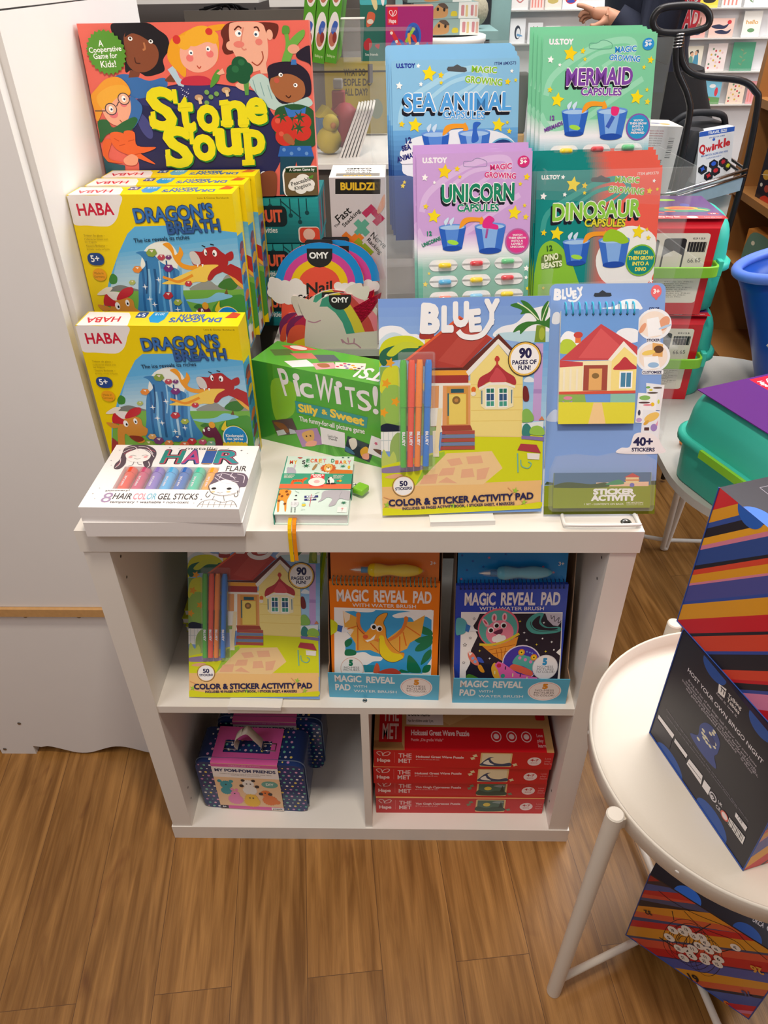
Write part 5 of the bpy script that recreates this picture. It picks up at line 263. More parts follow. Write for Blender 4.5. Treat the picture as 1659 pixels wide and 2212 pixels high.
'bingo_dark': [('p','1f1d2a',[0,0,2100,0,2100,2080,0,2080]),('e','1f4fa0',[664,2080,221,149]),('e','1f4fa0',[1523,2086,216,158]),('e','1f4fa0',[498,-17,313,188]),('e','1f4fa0',[1437,36,311,200]),('t','efe9ee','HOST YOUR OWN BINGO NIGHT',283,1632,1439,61,0.01,0.3),('t','c8c0ca','Bring the fun of the bingo hall to your very own home',349,1512,1326,35,0,0.2),('t','c8c0ca','and enjoy this classic game with your family and friends.',311,1456,1390,35,0,0.1),('t','c8c0ca','Including everything you need to host your own bingo night,',255,1409,1491,36,0,0.4),('t','c8c0ca','this game is guaranteed entertainment',355,1362,1021,36,0,0.7),('t','c8c0ca','for everyone',1455,1377,208,34,0,-1.4),('p','f3ece8',[796,1965,923,2010,941,1868,826,1843]),('t','1f1d2a','TT',843,1892,88,71,0.05,6.6),('t','f3ece8','Talking',972,1942,239,53,0.02,6.6),('t','f3ece8','Tables',983,1877,223,53,0.02,2.7),('t','efe9ee','host it. love it.',817,1803,385,34,0,2.4),('s','35488f',[663,833,781,961,759,1133,839,1276,977,1320,1118,1244,1148,1066,1123,966,1210,837,1060,788,853,782]),('e','e6dfc0',[835,1118,32,20]),('e','e6dfc0',[845,1065,32,20]),('e','e6dfc0',[900,1070,32,20]),('e','e6dfc0',[883,1026,32,20]),('e','e6dfc0',[945,1017,32,20]),('e','e6dfc0',[1009,1025,31,20]),('e','e6dfc0',[1070,1094,31,20]),('e','e6dfc0',[1060,1146,31,20]),('e','e6dfc0',[986,1246,30,20]),('e','e6dfc0',[949,1199,31,20]),('e','e6dfc0',[989,1292,30,20]),('e','e6dfc0',[952,1082,31,20]),('e','e6dfc0',[811,915,33,21]),('e','2a3270',[989,1130,85,55]),('t','8f8896','Contents: bingo cage with balls, master board, bingo cards and counters. Please retain this',159,710,1722,24,0,0.3),('t','8f8896','Contents: bingo cage with balls, master board, bingo cards and counters. Please retain this',199,618,1492,24,0,2.9),('p','f0eaea',[59,482,430,505,422,416,62,413]),('p','2a2836',[56,389,422,416,432,196,48,134]),('p','f0eaea',[460,473,745,485,742,409,468,404]),('p','14121c',[471,396,737,390,750,358,472,337]),('p','f0eaea',[794,468,1076,492,1103,336,781,341]),('l','6a626a',[803,383,1075,406],13),('p','f0eaea',[1119,471,1250,482,1257,334,1127,335]),('e','d8d2d8',[1332,405,71,62]),('e','1f1d2a',[1332,405,51,45]),('t','e8e2e8','B',1324,358,55,49,0.03,45.9),('t','d8d2d8','UK',1426,423,78,48,0.03,8.5),('t','d8d2d8','CE',1424,320,84,52,0.02,12.9),('e','e0685a',[1581,369,74,61]),('e','f0dada',[1581,369,54,45]),('p','f0eaea',[1695,631,1905,641,1904,552,1704,561]),('t','4a464e','135',1744,590,82,40,0.01,1.2),('p','efe9e6',[1647,445,1937,475,1948,332,1662,333]),('l','2a2830',[1667,439,1672,324],11),('l','2a2830',[1689,442,1695,327],6),('l','2a2830',[1712,444,1718,330],6),('l','2a2830',[1734,447,1740,332],11),('l','2a2830',[1756,449,1762,335],6),('l','2a2830',[1778,451,1785,338],6),('l','2a2830',[1800,454,1807,340],11),('l','2a2830',[1822,456,1829,343],6),('l','2a2830',[1844,459,1851,346],6),('l','2a2830',[1866,461,1873,348],11),('l','2a2830',[1887,463,1895,351],6),('l','2a2830',[1909,466,1916,353],6)],
'bingo_top': [('p','23212e',[0,0,2100,0,2100,2100,0,2100]),('e','2f6fd8',[600,0,210,170]),('e','1f4fa0',[1500,0,210,170]),('l','b8b2c0',[150,420,900,420],6),('l','b8b2c0',[150,550,900,550],6),('l','b8b2c0',[150,680,900,680],6),('l','b8b2c0',[150,810,900,810],6),('l','b8b2c0',[150,940,900,940],6),('l','b8b2c0',[150,1070,900,1070],6),('l','b8b2c0',[150,420,150,1070],6),('l','b8b2c0',[400,420,400,1070],6),('l','b8b2c0',[650,420,650,1070],6),('l','b8b2c0',[900,420,900,1070],6),('p','f0eaea',[420,1090,900,1090,900,1180,420,1180]),('t','a8a2b0','Contents master board bingo cards counters',1000,420,900,34,0,0.0),('t','a8a2b0','Contents master board bingo cards counters',1000,490,900,34,0,0.0),('t','a8a2b0','Contents master board bingo cards counters',1000,560,900,34,0,0.0),('t','a8a2b0','Contents master board bingo cards counters',1000,630,900,34,0,0.0),('t','a8a2b0','Contents master board bingo cards counters',1000,700,900,34,0,0.0),('t','a8a2b0','Contents master board bingo cards counters',1000,770,900,34,0,0.0),('t','a8a2b0','Contents master board bingo cards counters',1000,840,900,34,0,0.0),('t','a8a2b0','Contents master board bingo cards counters',1000,910,900,34,0,0.0),('t','a8a2b0','Contents master board bingo cards counters',1000,980,900,34,0,0.0),('t','d8d2d8','CE',1700,250,120,90,0.02,0.0),('t','d8d2d8','UKCA',1500,250,160,80,0.02,0.0),('e','d8604a',[1930,280,70,70]),('e','f0dada',[1930,280,50,50])],
'bingo_stripes': [('p','b0202c',[0,0,2100,0,2100,2100,0,2100]),('p','d2202e',[0,2100,325,2100,0,1780]),('p','e09a22',[0,1780,325,2100,497,2100,0,1593]),('p','2f4f9e',[0,1593,497,2100,579,2100,0,1513]),('p','1d1d2c',[0,1513,579,2100,723,2100,0,1368]),('p','e8a42a',[0,1368,723,2100,827,2100,0,1253]),('p','d8809a',[0,1253,827,2100,899,2100,0,1187]),('p','2a4a92',[0,1187,899,2100,1168,2100,0,943]),('p','1d1d2c',[0,943,1168,2100,1211,2100,0,872]),('p','d8442e',[0,872,1211,2100,1301,2100,0,787]),('p','e09a22',[0,787,1301,2100,1433,2100,0,651]),('p','d8809a',[0,651,1433,2100,1470,2100,0,613]),('p','4a4c96',[0,613,1470,2100,1618,2100,1655,2018,0,342]),('p','2f4a9e',[0,342,1655,2018,1672,1980,0,292]),('p','e09a22',[0,292,1672,1980,1754,1798,0,23]),('p','cc1c2c',[0,0,0,23,1754,1798,1835,1620,231,0]),('p','1d1d2c',[231,0,1835,1620,1848,1591,288,0]),('p','d8442e',[288,0,1848,1591,1929,1412,549,0]),('p','2f4a9e',[549,0,1929,1412,1945,1377,604,0]),('p','20202c',[604,0,1945,1377,2024,1202,862,0]),('p','d8442e',[862,0,2024,1202,2078,1082,1017,0]),('p','c81c2a',[1017,0,2078,1082,2098,1039,1069,0]),('p','20202c',[1069,0,2098,1039,2100,1034,2100,955,1179,0]),('p','3a4c9a',[1179,0,2100,955,2100,891,1231,0]),('p','d880a8',[1231,0,2100,891,2100,602,1480,0]),('p','c81c2a',[1480,0,2100,602,2100,0]),('e','2360c0',[513,2116,198,182])],
'bingo_cage': [('p','a82a26',[0,0,2044,0,2044,2000,0,2000]),('p','3a2c38',[0,1808,162,2000,322,2000,0,1737]),('p','4a5a9a',[0,1737,322,2000,453,2000,0,1533]),('p','c82a2a',[0,1533,453,2000,662,2000,0,1418]),('p','d8503a',[0,1418,662,2000,721,2000,0,1300]),('p','4a5078',[0,1300,721,2000,939,2000,0,1222]),('p','2a2028',[0,1222,939,2000,925,2000,0,1025]),('p','e0942a',[0,1025,925,2000,1232,2000,0,842]),('p','d8603a',[0,842,1232,2000,1398,2000,0,661]),('p','3a4a7a',[0,661,1398,2000,1395,2000,0,542]),('p','c82228',[0,542,1395,2000,1564,2000,0,327]),('p','dc962a',[0,0,0,327,1564,2000,1761,2000,1781,1930,3,0]),('p','4a4a6a',[3,0,1781,1930,1795,1879,65,0]),('p','d8543a',[65,0,1795,1879,1841,1716,303,0]),('p','c42224',[303,0,1841,1716,1903,1493,530,0]),('p','3a3060',[530,0,1903,1493,1912,1461,553,0]),('p','5258a0',[553,0,1912,1461,1974,1239,828,0]),('p','dc962a',[828,0,1974,1239,2023,1067,1126,0]),('p','d8603a',[1126,0,2023,1067,2045,988,2045,862,1297,0]),('p','2a2030',[1297,0,2045,862,2045,767,1364,0]),('p','4a5aa0',[1364,0,2045,767,2045,477,1651,0]),('p','c82a38',[1651,0,2045,477,2045,300,1814,0]),('p','d87a9a',[1814,0,2045,300,2045,182,1887,0]),('p','d8543a',[1887,0,2045,182,2045,0]),('L','241c20',[1002,1261,1033,1008,1013,734,944,490,837,328,714,286,601,376,523,579,497,850,525,1129,601,1361,707,1503,822,1532,927,1446,1002,1261],9),('L','241c20',[1068,1228,1100,983,1085,720,1023,489,925,339,811,305,704,397,629,596,601,857,624,1124,692,1343,789,1475,897,1498,996,1410,1068,1228],9),('L','241c20',[1135,1196,1168,959,1157,706,1101,488,1012,349,906,323,806,417,734,611,704,863,722,1117,782,1325,871,1447,972,1464,1065,1375,1135,1196],9),('L','241c20',[1202,1165,1236,935,1228,693,1179,487,1098,359,1000,340,906,436,836,625,806,868,819,1111,872,1307,953,1420,1046,1431,1135,1341,1202,1165],9),('L','241c20',[1269,1135,1303,912,1299,681,1257,486,1183,369,1092,357,1004,454,937,639,905,872,914,1104,960,1289,1034,1393,1121,1399,1204,1308,1269,1135],9),('L','241c20',[1336,1106,1371,890,1371,669,1334,486,1267,379,1183,373,1100,471,1036,651,1003,876,1008,1097,1048,1271,1115,1367,1195,1367,1273,1275,1336,1106],9),('L','241c20',[955,1164,979,933,948,690,870,499,764,416,659,466,587,638,567,880,603,1123,684,1303,787,1375,885,1324,955,1164],9),('L','241c20',[903,1089,919,926,897,754,842,621,767,563,694,599,643,719,629,888,654,1060,711,1188,783,1240,854,1204,903,1089],9),('L','241c20',[861,1029,872,920,857,805,819,717,770,679,722,703,688,782,678,895,694,1009,732,1095,781,1130,828,1106,861,1029],10),('L','241c20',[824,976,830,914,821,850,800,800,772,779,745,793,726,837,721,900,730,964,751,1013,778,1033,805,1020,824,976],10),('l','241c20',[467,565,721,572],30),('l','241c20',[474,1471,548,1270],13),('L','241c20',[194,1757,407,1706,758,1756,1262,1948,1485,1863,1806,1758],12),('L','241c20',[616,1656,920,1536,1346,1722,1541,1654],11),('l','241c20',[1200,1058,1384,1481],14),('l','241c20',[880,1302,999,1760],15),('e','efe6da',[595,998,83,87],-30),('t','2a2024','39',581,946,54,63,0.04,30.4),('e','efe6da',[593,743,86,89],-30),('t','2a2024','5',578,690,55,65,0.04,31.3),('e','efe6da',[754,1247,80,85],-30),('t','2a2024','13',740,1197,52,61,0.04,29.8),('e','efe6da',[727,1118,81,86],-30),('t','2a2024','20',713,1068,52,62,0.04,30.2),('e','efe6da',[884,1200,79,84],-30),('t','2a2024','15',870,1151,51,61,0.04,30.2),('e','efe6da',[977,1301,77,83],-30),('t','2a2024','59',964,1253,50,60,0.04,30.0),('e','efe6da',[1051,1224,77,83],-30),('t','2a2024','47',1038,1175,50,61,0.04,30.5),('e','efe6da',[1214,1247,76,83],-30),('t','2a2024','46',1202,1199,49,60,0.04,30.8),('e','efe6da',[999,1041,79,85],-30),('t','2a2024','8',986,991,51,62,0.04,31.1),('e','efe6da',[1138,1090,78,84],-30),('t','2a2024','9',1126,1040,50,61,0.04,31.2),('e','efe6da',[942,865,82,87],-30),('t','2a2024','11',929,813,52,63,0.04,31.6),('e','efe6da',[906,716,83,88],-30),('t','2a2024','4',893,663,53,64,0.04,32.1),('e','efe6da',[781,629,85,89],-30),('t','2a2024','50',767,576,54,65,0.04,32.1),('e','efe6da',[892,467,86,90],-30),('t','2a2024','57',878,413,55,65,0.04,32.9),('e','efe6da',[977,660,83,88],-30),('t','2a2024','2',963,607,53,64,0.04,32.4),('e','efe6da',[1142,876,80,86],-30),('t','2a2024','51',1130,826,51,62,0.04,32.0),('e','efe6da',[1158,756,81,87],-30),('t','2a2024','33',1145,705,51,63,0.04,32.5),('e','efe6da',[1305,1043,77,84],-30),('t','2a2024','6',1293,994,49,61,0.04,31.8),('e','efe6da',[1322,896,78,85],-30),('t','2a2024','15',1310,846,50,61,0.04,32.4),('e','efe6da',[1407,1589,71,79],-30),('t','2a2024','42',1396,1544,46,58,0.04,29.9),('t','2a2024','32',198,1112,127,88,0.05,-140.3),('t','2a2024','61',1161,216,174,152,0.05,-140.4),('t','e0a03a','26',1807,1493,178,132,0.05,-144.4),('t','4a4a80','76',1841,729,146,103,0.05,-134.1),('t','e07a2a','3',1689,97,86,149,0.05,-143.9),('t','e07a5a','17',217,42,154,118,0.05,-147.2)],
'playset_end': [('p','d2202e',[0,0,1700,0,1700,2300,0,2300]),('r','efe9dc',[90,330,1560,2180],60),('r','2a2a2c',[220,1250,720,2020],60),('r','2a2a2c',[800,1250,1180,2050],60),('p','efe9dc',[830,1290,1150,1290,1150,1620,990,1740,830,1620]),('l','2a2a2c',[1230,1700,1230,1960],26),('l','2a2a2c',[1247,1700,1247,1960],12),('l','2a2a2c',[1264,1700,1264,1960],12),('l','2a2a2c',[1281,1700,1281,1960],26),('l','2a2a2c',[1298,1700,1298,1960],12),('l','2a2a2c',[1315,1700,1315,1960],12),('l','2a2a2c',[1332,1700,1332,1960],26),('l','2a2a2c',[1349,1700,1349,1960],12),('l','2a2a2c',[1366,1700,1366,1960],12),('l','2a2a2c',[1383,1700,1383,1960],26),('l','2a2a2c',[1400,1700,1400,1960],12),('l','2a2a2c',[1417,1700,1417,1960],12),('l','2a2a2c',[1434,1700,1434,1960],26),('l','2a2a2c',[1451,1700,1451,1960],12),('l','2a2a2c',[1468,1700,1468,1960],12),('l','2a2a2c',[1485,1700,1485,1960],26),('l','2a2a2c',[1502,1700,1502,1960],12),('l','2a2a2c',[1519,1700,1519,1960],12),('t','3a3a3c','E3123',1280,2030,200,40,0.01,0.0),('t','4a4a4e','66.65',1270,1420,221,110,0.0,5.2),('r','e8e2d6',[360,1830,580,1970],20),('t','e8e2d6','Recycle',350,1780,240,40,0.03,0.0),('r','e8e2d6',[360,1570,580,1710],20),('t','e8e2d6','Recycle',350,1520,240,40,0.03,0.0),('r','e8e2d6',[360,1310,580,1450],20),('t','e8e2d6','Recycle',350,1260,240,40,0.03,0.0),('x','2a2a2c',[940,1080,90,6],0,0.5),('e','efe9dc',[940,1080,40,40]),('l','2a2a2c',[1230,1160,1420,1160,1325,1000,1235,1150],26),('t','6a6458','Keep packaging for future reference',230,900,570,26,0,0.0),('t','6a6458','Made in PRC',950,900,500,26,0,0.0),('t','6a6458','Keep packaging for future reference',290,848,600,26,0,0.0),('t','6a6458','Made in PRC',950,848,420,26,0,0.0),('t','6a6458','Keep packaging for future reference',230,796,750,26,0,0.0),('t','6a6458','Made in PRC',950,796,340,26,0,0.0),('t','6a6458','Keep packaging for future reference',290,744,510,26,0,0.0),('t','6a6458','Made in PRC',950,744,500,26,0,0.0),('t','6a6458','Keep packaging for future reference',230,692,660,26,0,0.0),('t','6a6458','Made in PRC',950,692,420,26,0,0.0),('t','6a6458','Keep packaging for future reference',290,640,690,26,0,0.0),('t','6a6458','Made in PRC',950,640,340,26,0,0.0),('t','6a6458','Keep packaging for future reference',230,588,570,26,0,0.0),('t','6a6458','Made in PRC',950,588,500,26,0,0.0),('t','6a6458','Keep packaging for future reference',290,536,600,26,0,0.0),('t','6a6458','Made in PRC',950,536,420,26,0,0.0),('t','6a6458','Keep packaging for future reference',230,484,750,26,0,0.0),('t','6a6458','Made in PRC',950,484,340,26,0,0.0)],
'playset_top': [('p','5a2a72',[0,0,2200,0,2200,1900,0,1900]),('p','d2202e',[0,0,2200,0,2200,230,0,230]),('t','f0d8d8',"Chef's Beach Cooking Play Set",120,110,1130,90,0.05,0.0),('e','f0d8d8',[1500,120,120,80]),('t','f0c0c0','Love play learn',1750,90,350,60,0.03,0.0),('r','d2202e',[1900,330,2120,450],30),('t','fff','10',1960,360,100,60,0.03,0.0),('s','2f8a6a',[900,700,1300,520,1950,560,2000,800,1600,950,1100,900]),('e','f0a02a',[1450,820,360,140]),('e','e0602a',[1450,810,280,95]),('l','f0b83a',[1750,760,1980,640],60),('e','c8dc4a',[500,600,420,200]),('e','3a5ab8',[420,640,240,110]),('e','d8343a',[600,560,250,90]),('l','d8343a',[700,540,1000,440],70),('e','9cc83a',[1250,1500,260,90]),('s','3f9a7a',[500,1200,700,1050,900,1150,800,1350,560,1380]),('s','4a4aa8',[1500,1000,1650,950,1700,1150,1550,1200]),('e','e8703a',[1150,560,120,50])],
'case_top': [('p','5f2f80',[0,0,3000,0,3000,1700,0,1700]),('p','d8243a',[60,1180,560,1180,560,1640,60,1640]),('L','f6dada',[300,1420,180,1500,190,1570,270,1560,300,1420],26),('L','f6dada',[300,1420,400,1560,480,1540,450,1450,300,1420],26),('t','f6dada','Hape',190,1250,250,110,0.06,0.0),('e','f07a2a',[1100,1150,380,260]),('e','d8502a',[1100,1170,300,190]),('e','a8b42a',[1100,1250,240,140]),('e','7f8f22',[1100,1250,190,100]),('l','a8b42a',[950,1340,760,1500],90),('e','8fb82a',[1900,1480,330,150]),('s','2f8f70',[1500,950,1900,1150,2600,1050,2700,700,2100,600,1600,700]),('e','f0e6ee',[1300,1620,240,70]),('t','4a3a5a','10 pcs',1180,1600,240,60,0.02,0.0),('e','e8582a',[2500,700,160,90]),('e','f0a83a',[2300,1000,200,110])],
'tile_game_front': [('p','eeeef2',[0,0,1150,0,1150,1650,0,1650]),('p','2f62c8',[0,1500,1150,1500,1150,1650,0,1650]),('t','f0f4fa','TRAVEL SIZE',280,1535,620,80,0.05,0.0),('t','5a7ac0','SPIN MASTER GAMES',330,1400,520,40,0.03,0.0),('t','d2242e','Q',30,980,210,250,0.06,0.0),('t','d2242e','w',245,998,200,200,0.06,0.0),('t','d2242e','i',450,1016,80,200,0.06,0.0),('t','d2242e','r',535,1034,120,200,0.06,0.0),('t','d2242e','k',650,1052,170,250,0.06,0.0),('t','d2242e','l',830,1070,70,250,0.06,0.0),('t','d2242e','e',900,1088,150,200,0.06,0.0),('e','2f62c8',[490,1350,45,45]),('t','5a7ac0','MIX, MATCH, SCORE AND WIN!',120,850,881,60,0.03,2.0),('t','7a90c8','2-4 PLAYERS AGE 6+',300,760,500,44,0.02,2.3),('p','1a1a20',[50,390,180,280,350,360,350,510,200,610,50,530]),('x','2f62d8',[200,470,95,4],20,0.5),('p','1a1a20',[410,500,540,390,710,470,710,620,560,720,410,640]),('e','2f62d8',[560,580,80,70]),('p','1a1a20',[500,270,630,160,800,240,800,390,650,490,500,410]),('e','d2242e',[650,350,80,70]),('p','1a1a20',[730,510,860,400,1030,480,1030,630,880,730,730,650]),('x','d2242e',[880,590,95,8],20,0.5),('p','1a1a20',[270,140,400,30,570,110,570,260,420,360,270,280]),('x','d2242e',[420,220,95,4],20,0.5),('p','1a1a20',[900,360,1030,250,1200,330,1200,480,1050,580,900,500]),('x','d8d82a',[1050,440,95,8],20,0.5)],
'tile_game_back': [('p','d6d4d4',[0,0,1600,0,1600,2000,0,2000]),('l','2a2a2c',[1100,1100,1330,1100],20),('l','2a2a2c',[1100,1152,1330,1152],10),('l','2a2a2c',[1100,1204,1330,1204],10),('l','2a2a2c',[1100,1256,1330,1256],20),('l','2a2a2c',[1100,1308,1330,1308],10),('l','2a2a2c',[1100,1360,1330,1360],10),('l','2a2a2c',[1100,1412,1330,1412],20),('l','2a2a2c',[1100,1464,1330,1464],10),('l','2a2a2c',[1100,1516,1330,1516],10),('l','2a2a2c',[1100,1568,1330,1568],20),('l','2a2a2c',[1100,1620,1330,1620],10),('l','2a2a2c',[1100,1672,1330,1672],10),('x','2a2a2c',[330,560,130,4],20,0.8),('x','d8c82a',[330,560,70,6],0,0.6),('x','2a2a2c',[600,460,130,4],20,0.8),('x','c83a4a',[600,460,70,6],0,0.6),('x','2a2a2c',[850,470,130,4],20,0.8),('x','2f8a5a',[850,470,70,6],0,0.6),('x','2a2a2c',[620,220,130,4],20,0.8),('x','b8305a',[620,220,70,6],0,0.6),('x','2a2a2c',[870,180,130,4],20,0.8),('x','3a5ac0',[870,180,70,6],0,0.6),('t','3a3a3c','CE',850,900,150,130,0.02,0.0),('e','b83a44',[620,960,100,100]),('e','d6d4d4',[620,960,75,75]),('t','b0404a','Players take turns',150,1850,650,36,0,0.0),('t','b0404a','Players take turns',150,1780,650,36,0,0.0),('t','b0404a','Players take turns',150,1710,650,36,0,0.0),('t','8a8488','Players take turns',150,1640,650,36,0,0.0),('t','8a8488','Players take turns',150,1570,650,36,0,0.0),('t','8a8488','Players take turns',150,1500,650,36,0,0.0),('t','8a8488','Players take turns',150,1430,650,36,0,0.0)],
'toy_box_front': [('p','a82a74',[0,0,1300,0,1300,1200,0,1200]),('p','d8243a',[50,760,330,760,330,1180,50,1180]),('L','f6dada',[190,960,110,1040,120,1100,180,1090,190,960],18),('L','f6dada',[190,960,260,1100,300,1070,270,1000,190,960],18),('t','f6dada','Hape',90,810,200,90,0.06,0.0),('e','3a66c0',[760,480,220,330]),('e','2a4a9a',[760,480,160,250]),('e','3a66c0',[330,200,200,220]),('l','9cc83a',[560,330,780,680],80),('p','d8343a',[100,620,190,660,520,130,420,70]),('e','f0e0d0',[160,560,40,40]),('e','f0e0d0',[300,350,40,40]),('s','d8343a',[700,520,820,480,860,300,760,380]),('s','f0a83a',[600,520,660,540,700,300,640,300]),('s','e8d8b8',[640,60,900,340,900,60]),('x','3a66c0',[1150,240,90,5],0,0.5),('e','d8343a',[250,60,70,60])],
'green_box_front': [('p','4f9a2a',[0,0,500,0,500,2600,0,2600]),('p','d8243a',[80,2150,460,2150,460,2600,80,2600]),('t','f6dada','fe',130,2220,270,260,0.08,0.0),('e','e8e6e0',[260,1500,230,380]),('e','b8705a',[240,1350,150,160]),('s','3a62b8',[150,1500,260,1700,420,1650,300,1440]),('e','8a3a34',[330,1380,90,110]),('e','e8e6e0',[260,640,230,380]),('e','b8705a',[240,490,150,160]),('s','3a62b8',[150,640,260,840,420,790,300,580]),('e','8a3a34',[330,520,90,110]),('t','c8e0a8','Building toy',80,120,340,50,0.02,0.0)],
'space_puzzle_front': [('p','2c2630',[0,0,1600,0,1600,2200,0,2200]),('p','e8e4e2',[0,1850,1600,1850,1600,2200,0,2200]),('t','6a6668','LOVE PUZZLES',150,1960,950,150,0.04,0.0),('e','6a7a5a',[350,1500,190,190]),('e','d8622a',[800,900,280,280]),('e','d8a23a',[300,900,180,180]),('e','3a6a8a',[1300,1300,160,160]),('e','c85a4a',[1150,1650,110,110]),('e','b84a3a',[500,450,130,130]),('e','e0b03a',[1350,600,170,170]),('e','4a9a8a',[900,350,140,140]),('e','e8e0d0',[180,500,70,70]),('e','e8d84a',[1000,1250,60,60]),('l','e8d0a0',[60,840,540,960],30),('s','d83a2a',[300,0,500,200,800,150,1000,0])],
'orange_box_front': [('p','c8803a',[0,0,1600,0,1600,1700,0,1700]),('s','6a8a7a',[60,100,150,1500,900,1600,1300,1200,1100,300]),('s','d8843a',[300,300,600,700,500,200]),('e','e8e0c8',[380,1200,90,90]),('s','3f5a4a',[600,500,900,900,700,300])],
'rainbow_outline': [('p','fff',[314,0,385,755,302,881,319,1102,360,1233,427,1354,519,1459,630,1546,756,1610,891,1649,1030,1662,1168,1647,1298,1607,1415,1542,1515,1454,1593,1347,1645,1226,1669,1095,1584,875,1532,0])],
'rainbow_hanger': [('p','fff',[833,1547,813,1624,816,1675,849,1700,1195,1700,1226,1673,1219,1545])],
'rainbow_print': [('p','1390dc',[311,1046,337,1170,386,1288,458,1395,550,1487,657,1562,775,1617,901,1651,1030,1662,1158,1649,1279,1614,1391,1558,1488,1482,1567,1389,1625,1281,1660,1163,1670,1039]),('p','d8459c',[439,1045,459,1144,499,1239,557,1324,631,1399,718,1459,814,1504,917,1531,1023,1540,1127,1530,1226,1502,1317,1456,1396,1395,1460,1320,1507,1233,1535,1139,1542,1040]),('p','f5c811',[554,1045,569,1120,600,1192,645,1258,703,1315,772,1361,849,1395,931,1416,1015,1423,1098,1415,1177,1394,1250,1359,1313,1312,1364,1254,1401,1188,1423,1116,1428,1041]),('p','f1553f',[675,1044,688,1103,715,1159,756,1208,809,1249,871,1280,938,1298,1008,1304,1077,1298,1141,1278,1199,1247,1246,1206,1281,1156,1302,1100,1307,1041]),('p','f1553f',[314,0,385,755,675,1044,1307,1041,1553,750,1528,0]),('e','f4ecea',[321,1005,128,130]),('e','f4ecea',[467,977,122,123]),('e','f4ecea',[631,1004,121,123]),('e','f4ecea',[720,934,108,110]),('e','f4ecea',[566,866,149,152]),('e','f4ecea',[377,881,149,152]),('e','f4ecea',[257,909,81,83]),('e','f4ecea',[491,797,82,84]),('e','f4ecea',[276,1101,54,54]),('e','f4ecea',[1278,1000,67,68]),('e','f4ecea',[1384,959,94,96]),('e','f4ecea',[1493,986,81,82]),('e','f4ecea',[1586,958,81,82]),('e','f4ecea',[1422,904,122,123]),('p','232224',[835,1573,835,1573,831,1430,831,1428,850,1375,890,1331,946,1302,1011,1291,1077,1301,1137,1329,1182,1373,1207,1426,1210,1428,1218,1571]),('t','fff','OMY',866,1428,290,86,0.05,0.2),('t','232020','Nail',784,879,398,165,0.03,5.7,0.15),('t','232020','Stickers',639,768,562,98,0.03,2.6,0.15)],
'unicorn_outline': [('p','fff',[402,0,415,251,456,397,593,541,719,555,652,754,685,824,925,753,1011,822,1138,891,1288,918,1476,890,1610,833,1745,819,1864,650,1865,275,1865,0])],
'unicorn_horn': [('p','c0103f',[1502,680,1745,819,1943,915,1922,832,1782,622,1619,443])],
'unicorn_print': [('p','d8d0c4',[0,0,2000,0,2000,1700,0,1700]),('s','7a1f5a',[418,280,459,426,593,541,773,541,790,396,546,309,437,176]),('s','b81f4a',[554,397,659,498,774,555,788,367,616,309]),('s','e2563a',[416,101,476,309,595,397,746,367,717,160,512,71]),('p','ecc91f',[437,0,454,56,560,131,733,190,726,0]),('p','d8d0c4',[783,683,1008,766,1194,681,1322,466,1382,247,1865,260,1864,0,701,0,704,175,735,396]),('s','d8d0c4',[653,768,698,824,846,788,1004,710,1008,540,905,454,768,469,695,598]),('p','3f9a80',[976,696,1025,822,1150,877,1281,765,1383,595,1459,422,1509,261,1375,247,1321,437,1218,596,1099,696]),('p','d9c63a',[1137,877,1288,918,1469,708,1599,480,1670,283,1509,261,1459,422,1383,595,1281,765]),('p','c4453f',[1288,918,1449,897,1646,679,1765,465,1817,290,1670,283,1599,480,1469,708]),('p','e8808f',[1449,897,1611,861,1782,650,1869,536,1866,304,1817,290,1765,465,1646,679]),('s','e6e0d4',[1490,889,1587,985,1749,1012,1732,847,1650,805]),('L','b8859a',[775,468,877,439,983,475],19),('L','b8859a',[1294,158,1376,83,1503,83,1599,7],22),('l','b8859a',[1319,91,1287,158],20),('l','b8859a',[1404,98,1394,188],20),('l','b8859a',[1489,90,1499,172],20),('p','232224',[1134,877,1126,794,1140,737,1176,689,1230,657,1293,645,1357,656,1413,688,1454,735,1473,792,1476,883]),('t','fff','OMY',1165,763,266,78,0.05,0.4),('t','232020','Nom',1120,-205,259,123,0.03,3.3,0.1)],
}
# ================================================================ the room
def plane(name, pts, m, col='#ffffff'):
    b = MB(); b.add(pts, [list(range(len(pts)))], m, col); o = b.build(name); o['kind'] = 'structure'; return o
fm = bpy.data.materials.new('oak_plank_floor'); fm.use_nodes = True; nt = fm.node_tree; L = nt.links.new; bs = nt.nodes['Principled BSDF']
tc = nt.nodes.new('ShaderNodeTexCoord'); mp = nt.nodes.new('ShaderNodeMapping'); mp.inputs['Rotation'].default_value = (0, 0, math.radians(83.5)); mp.inputs['Location'].default_value = (.30, .255, 0); L(tc.outputs['Object'], mp.inputs[0])
br = nt.nodes.new('ShaderNodeTexBrick'); br.offset = .37; br.inputs['Scale'].default_value = 1; br.inputs['Mortar Size'].default_value = .0006; br.inputs['Brick Width'].default_value = .92; br.inputs['Row Height'].default_value = .128; br.inputs['Mortar Smooth'].default_value = .3
br.inputs['Color1'].default_value = (.0, .0, .0, 1); br.inputs['Color2'].default_value = (1, 1, 1, 1); br.inputs['Mortar'].default_value = (.5, .5, .5, 1); L(mp.outputs[0], br.inputs[0])
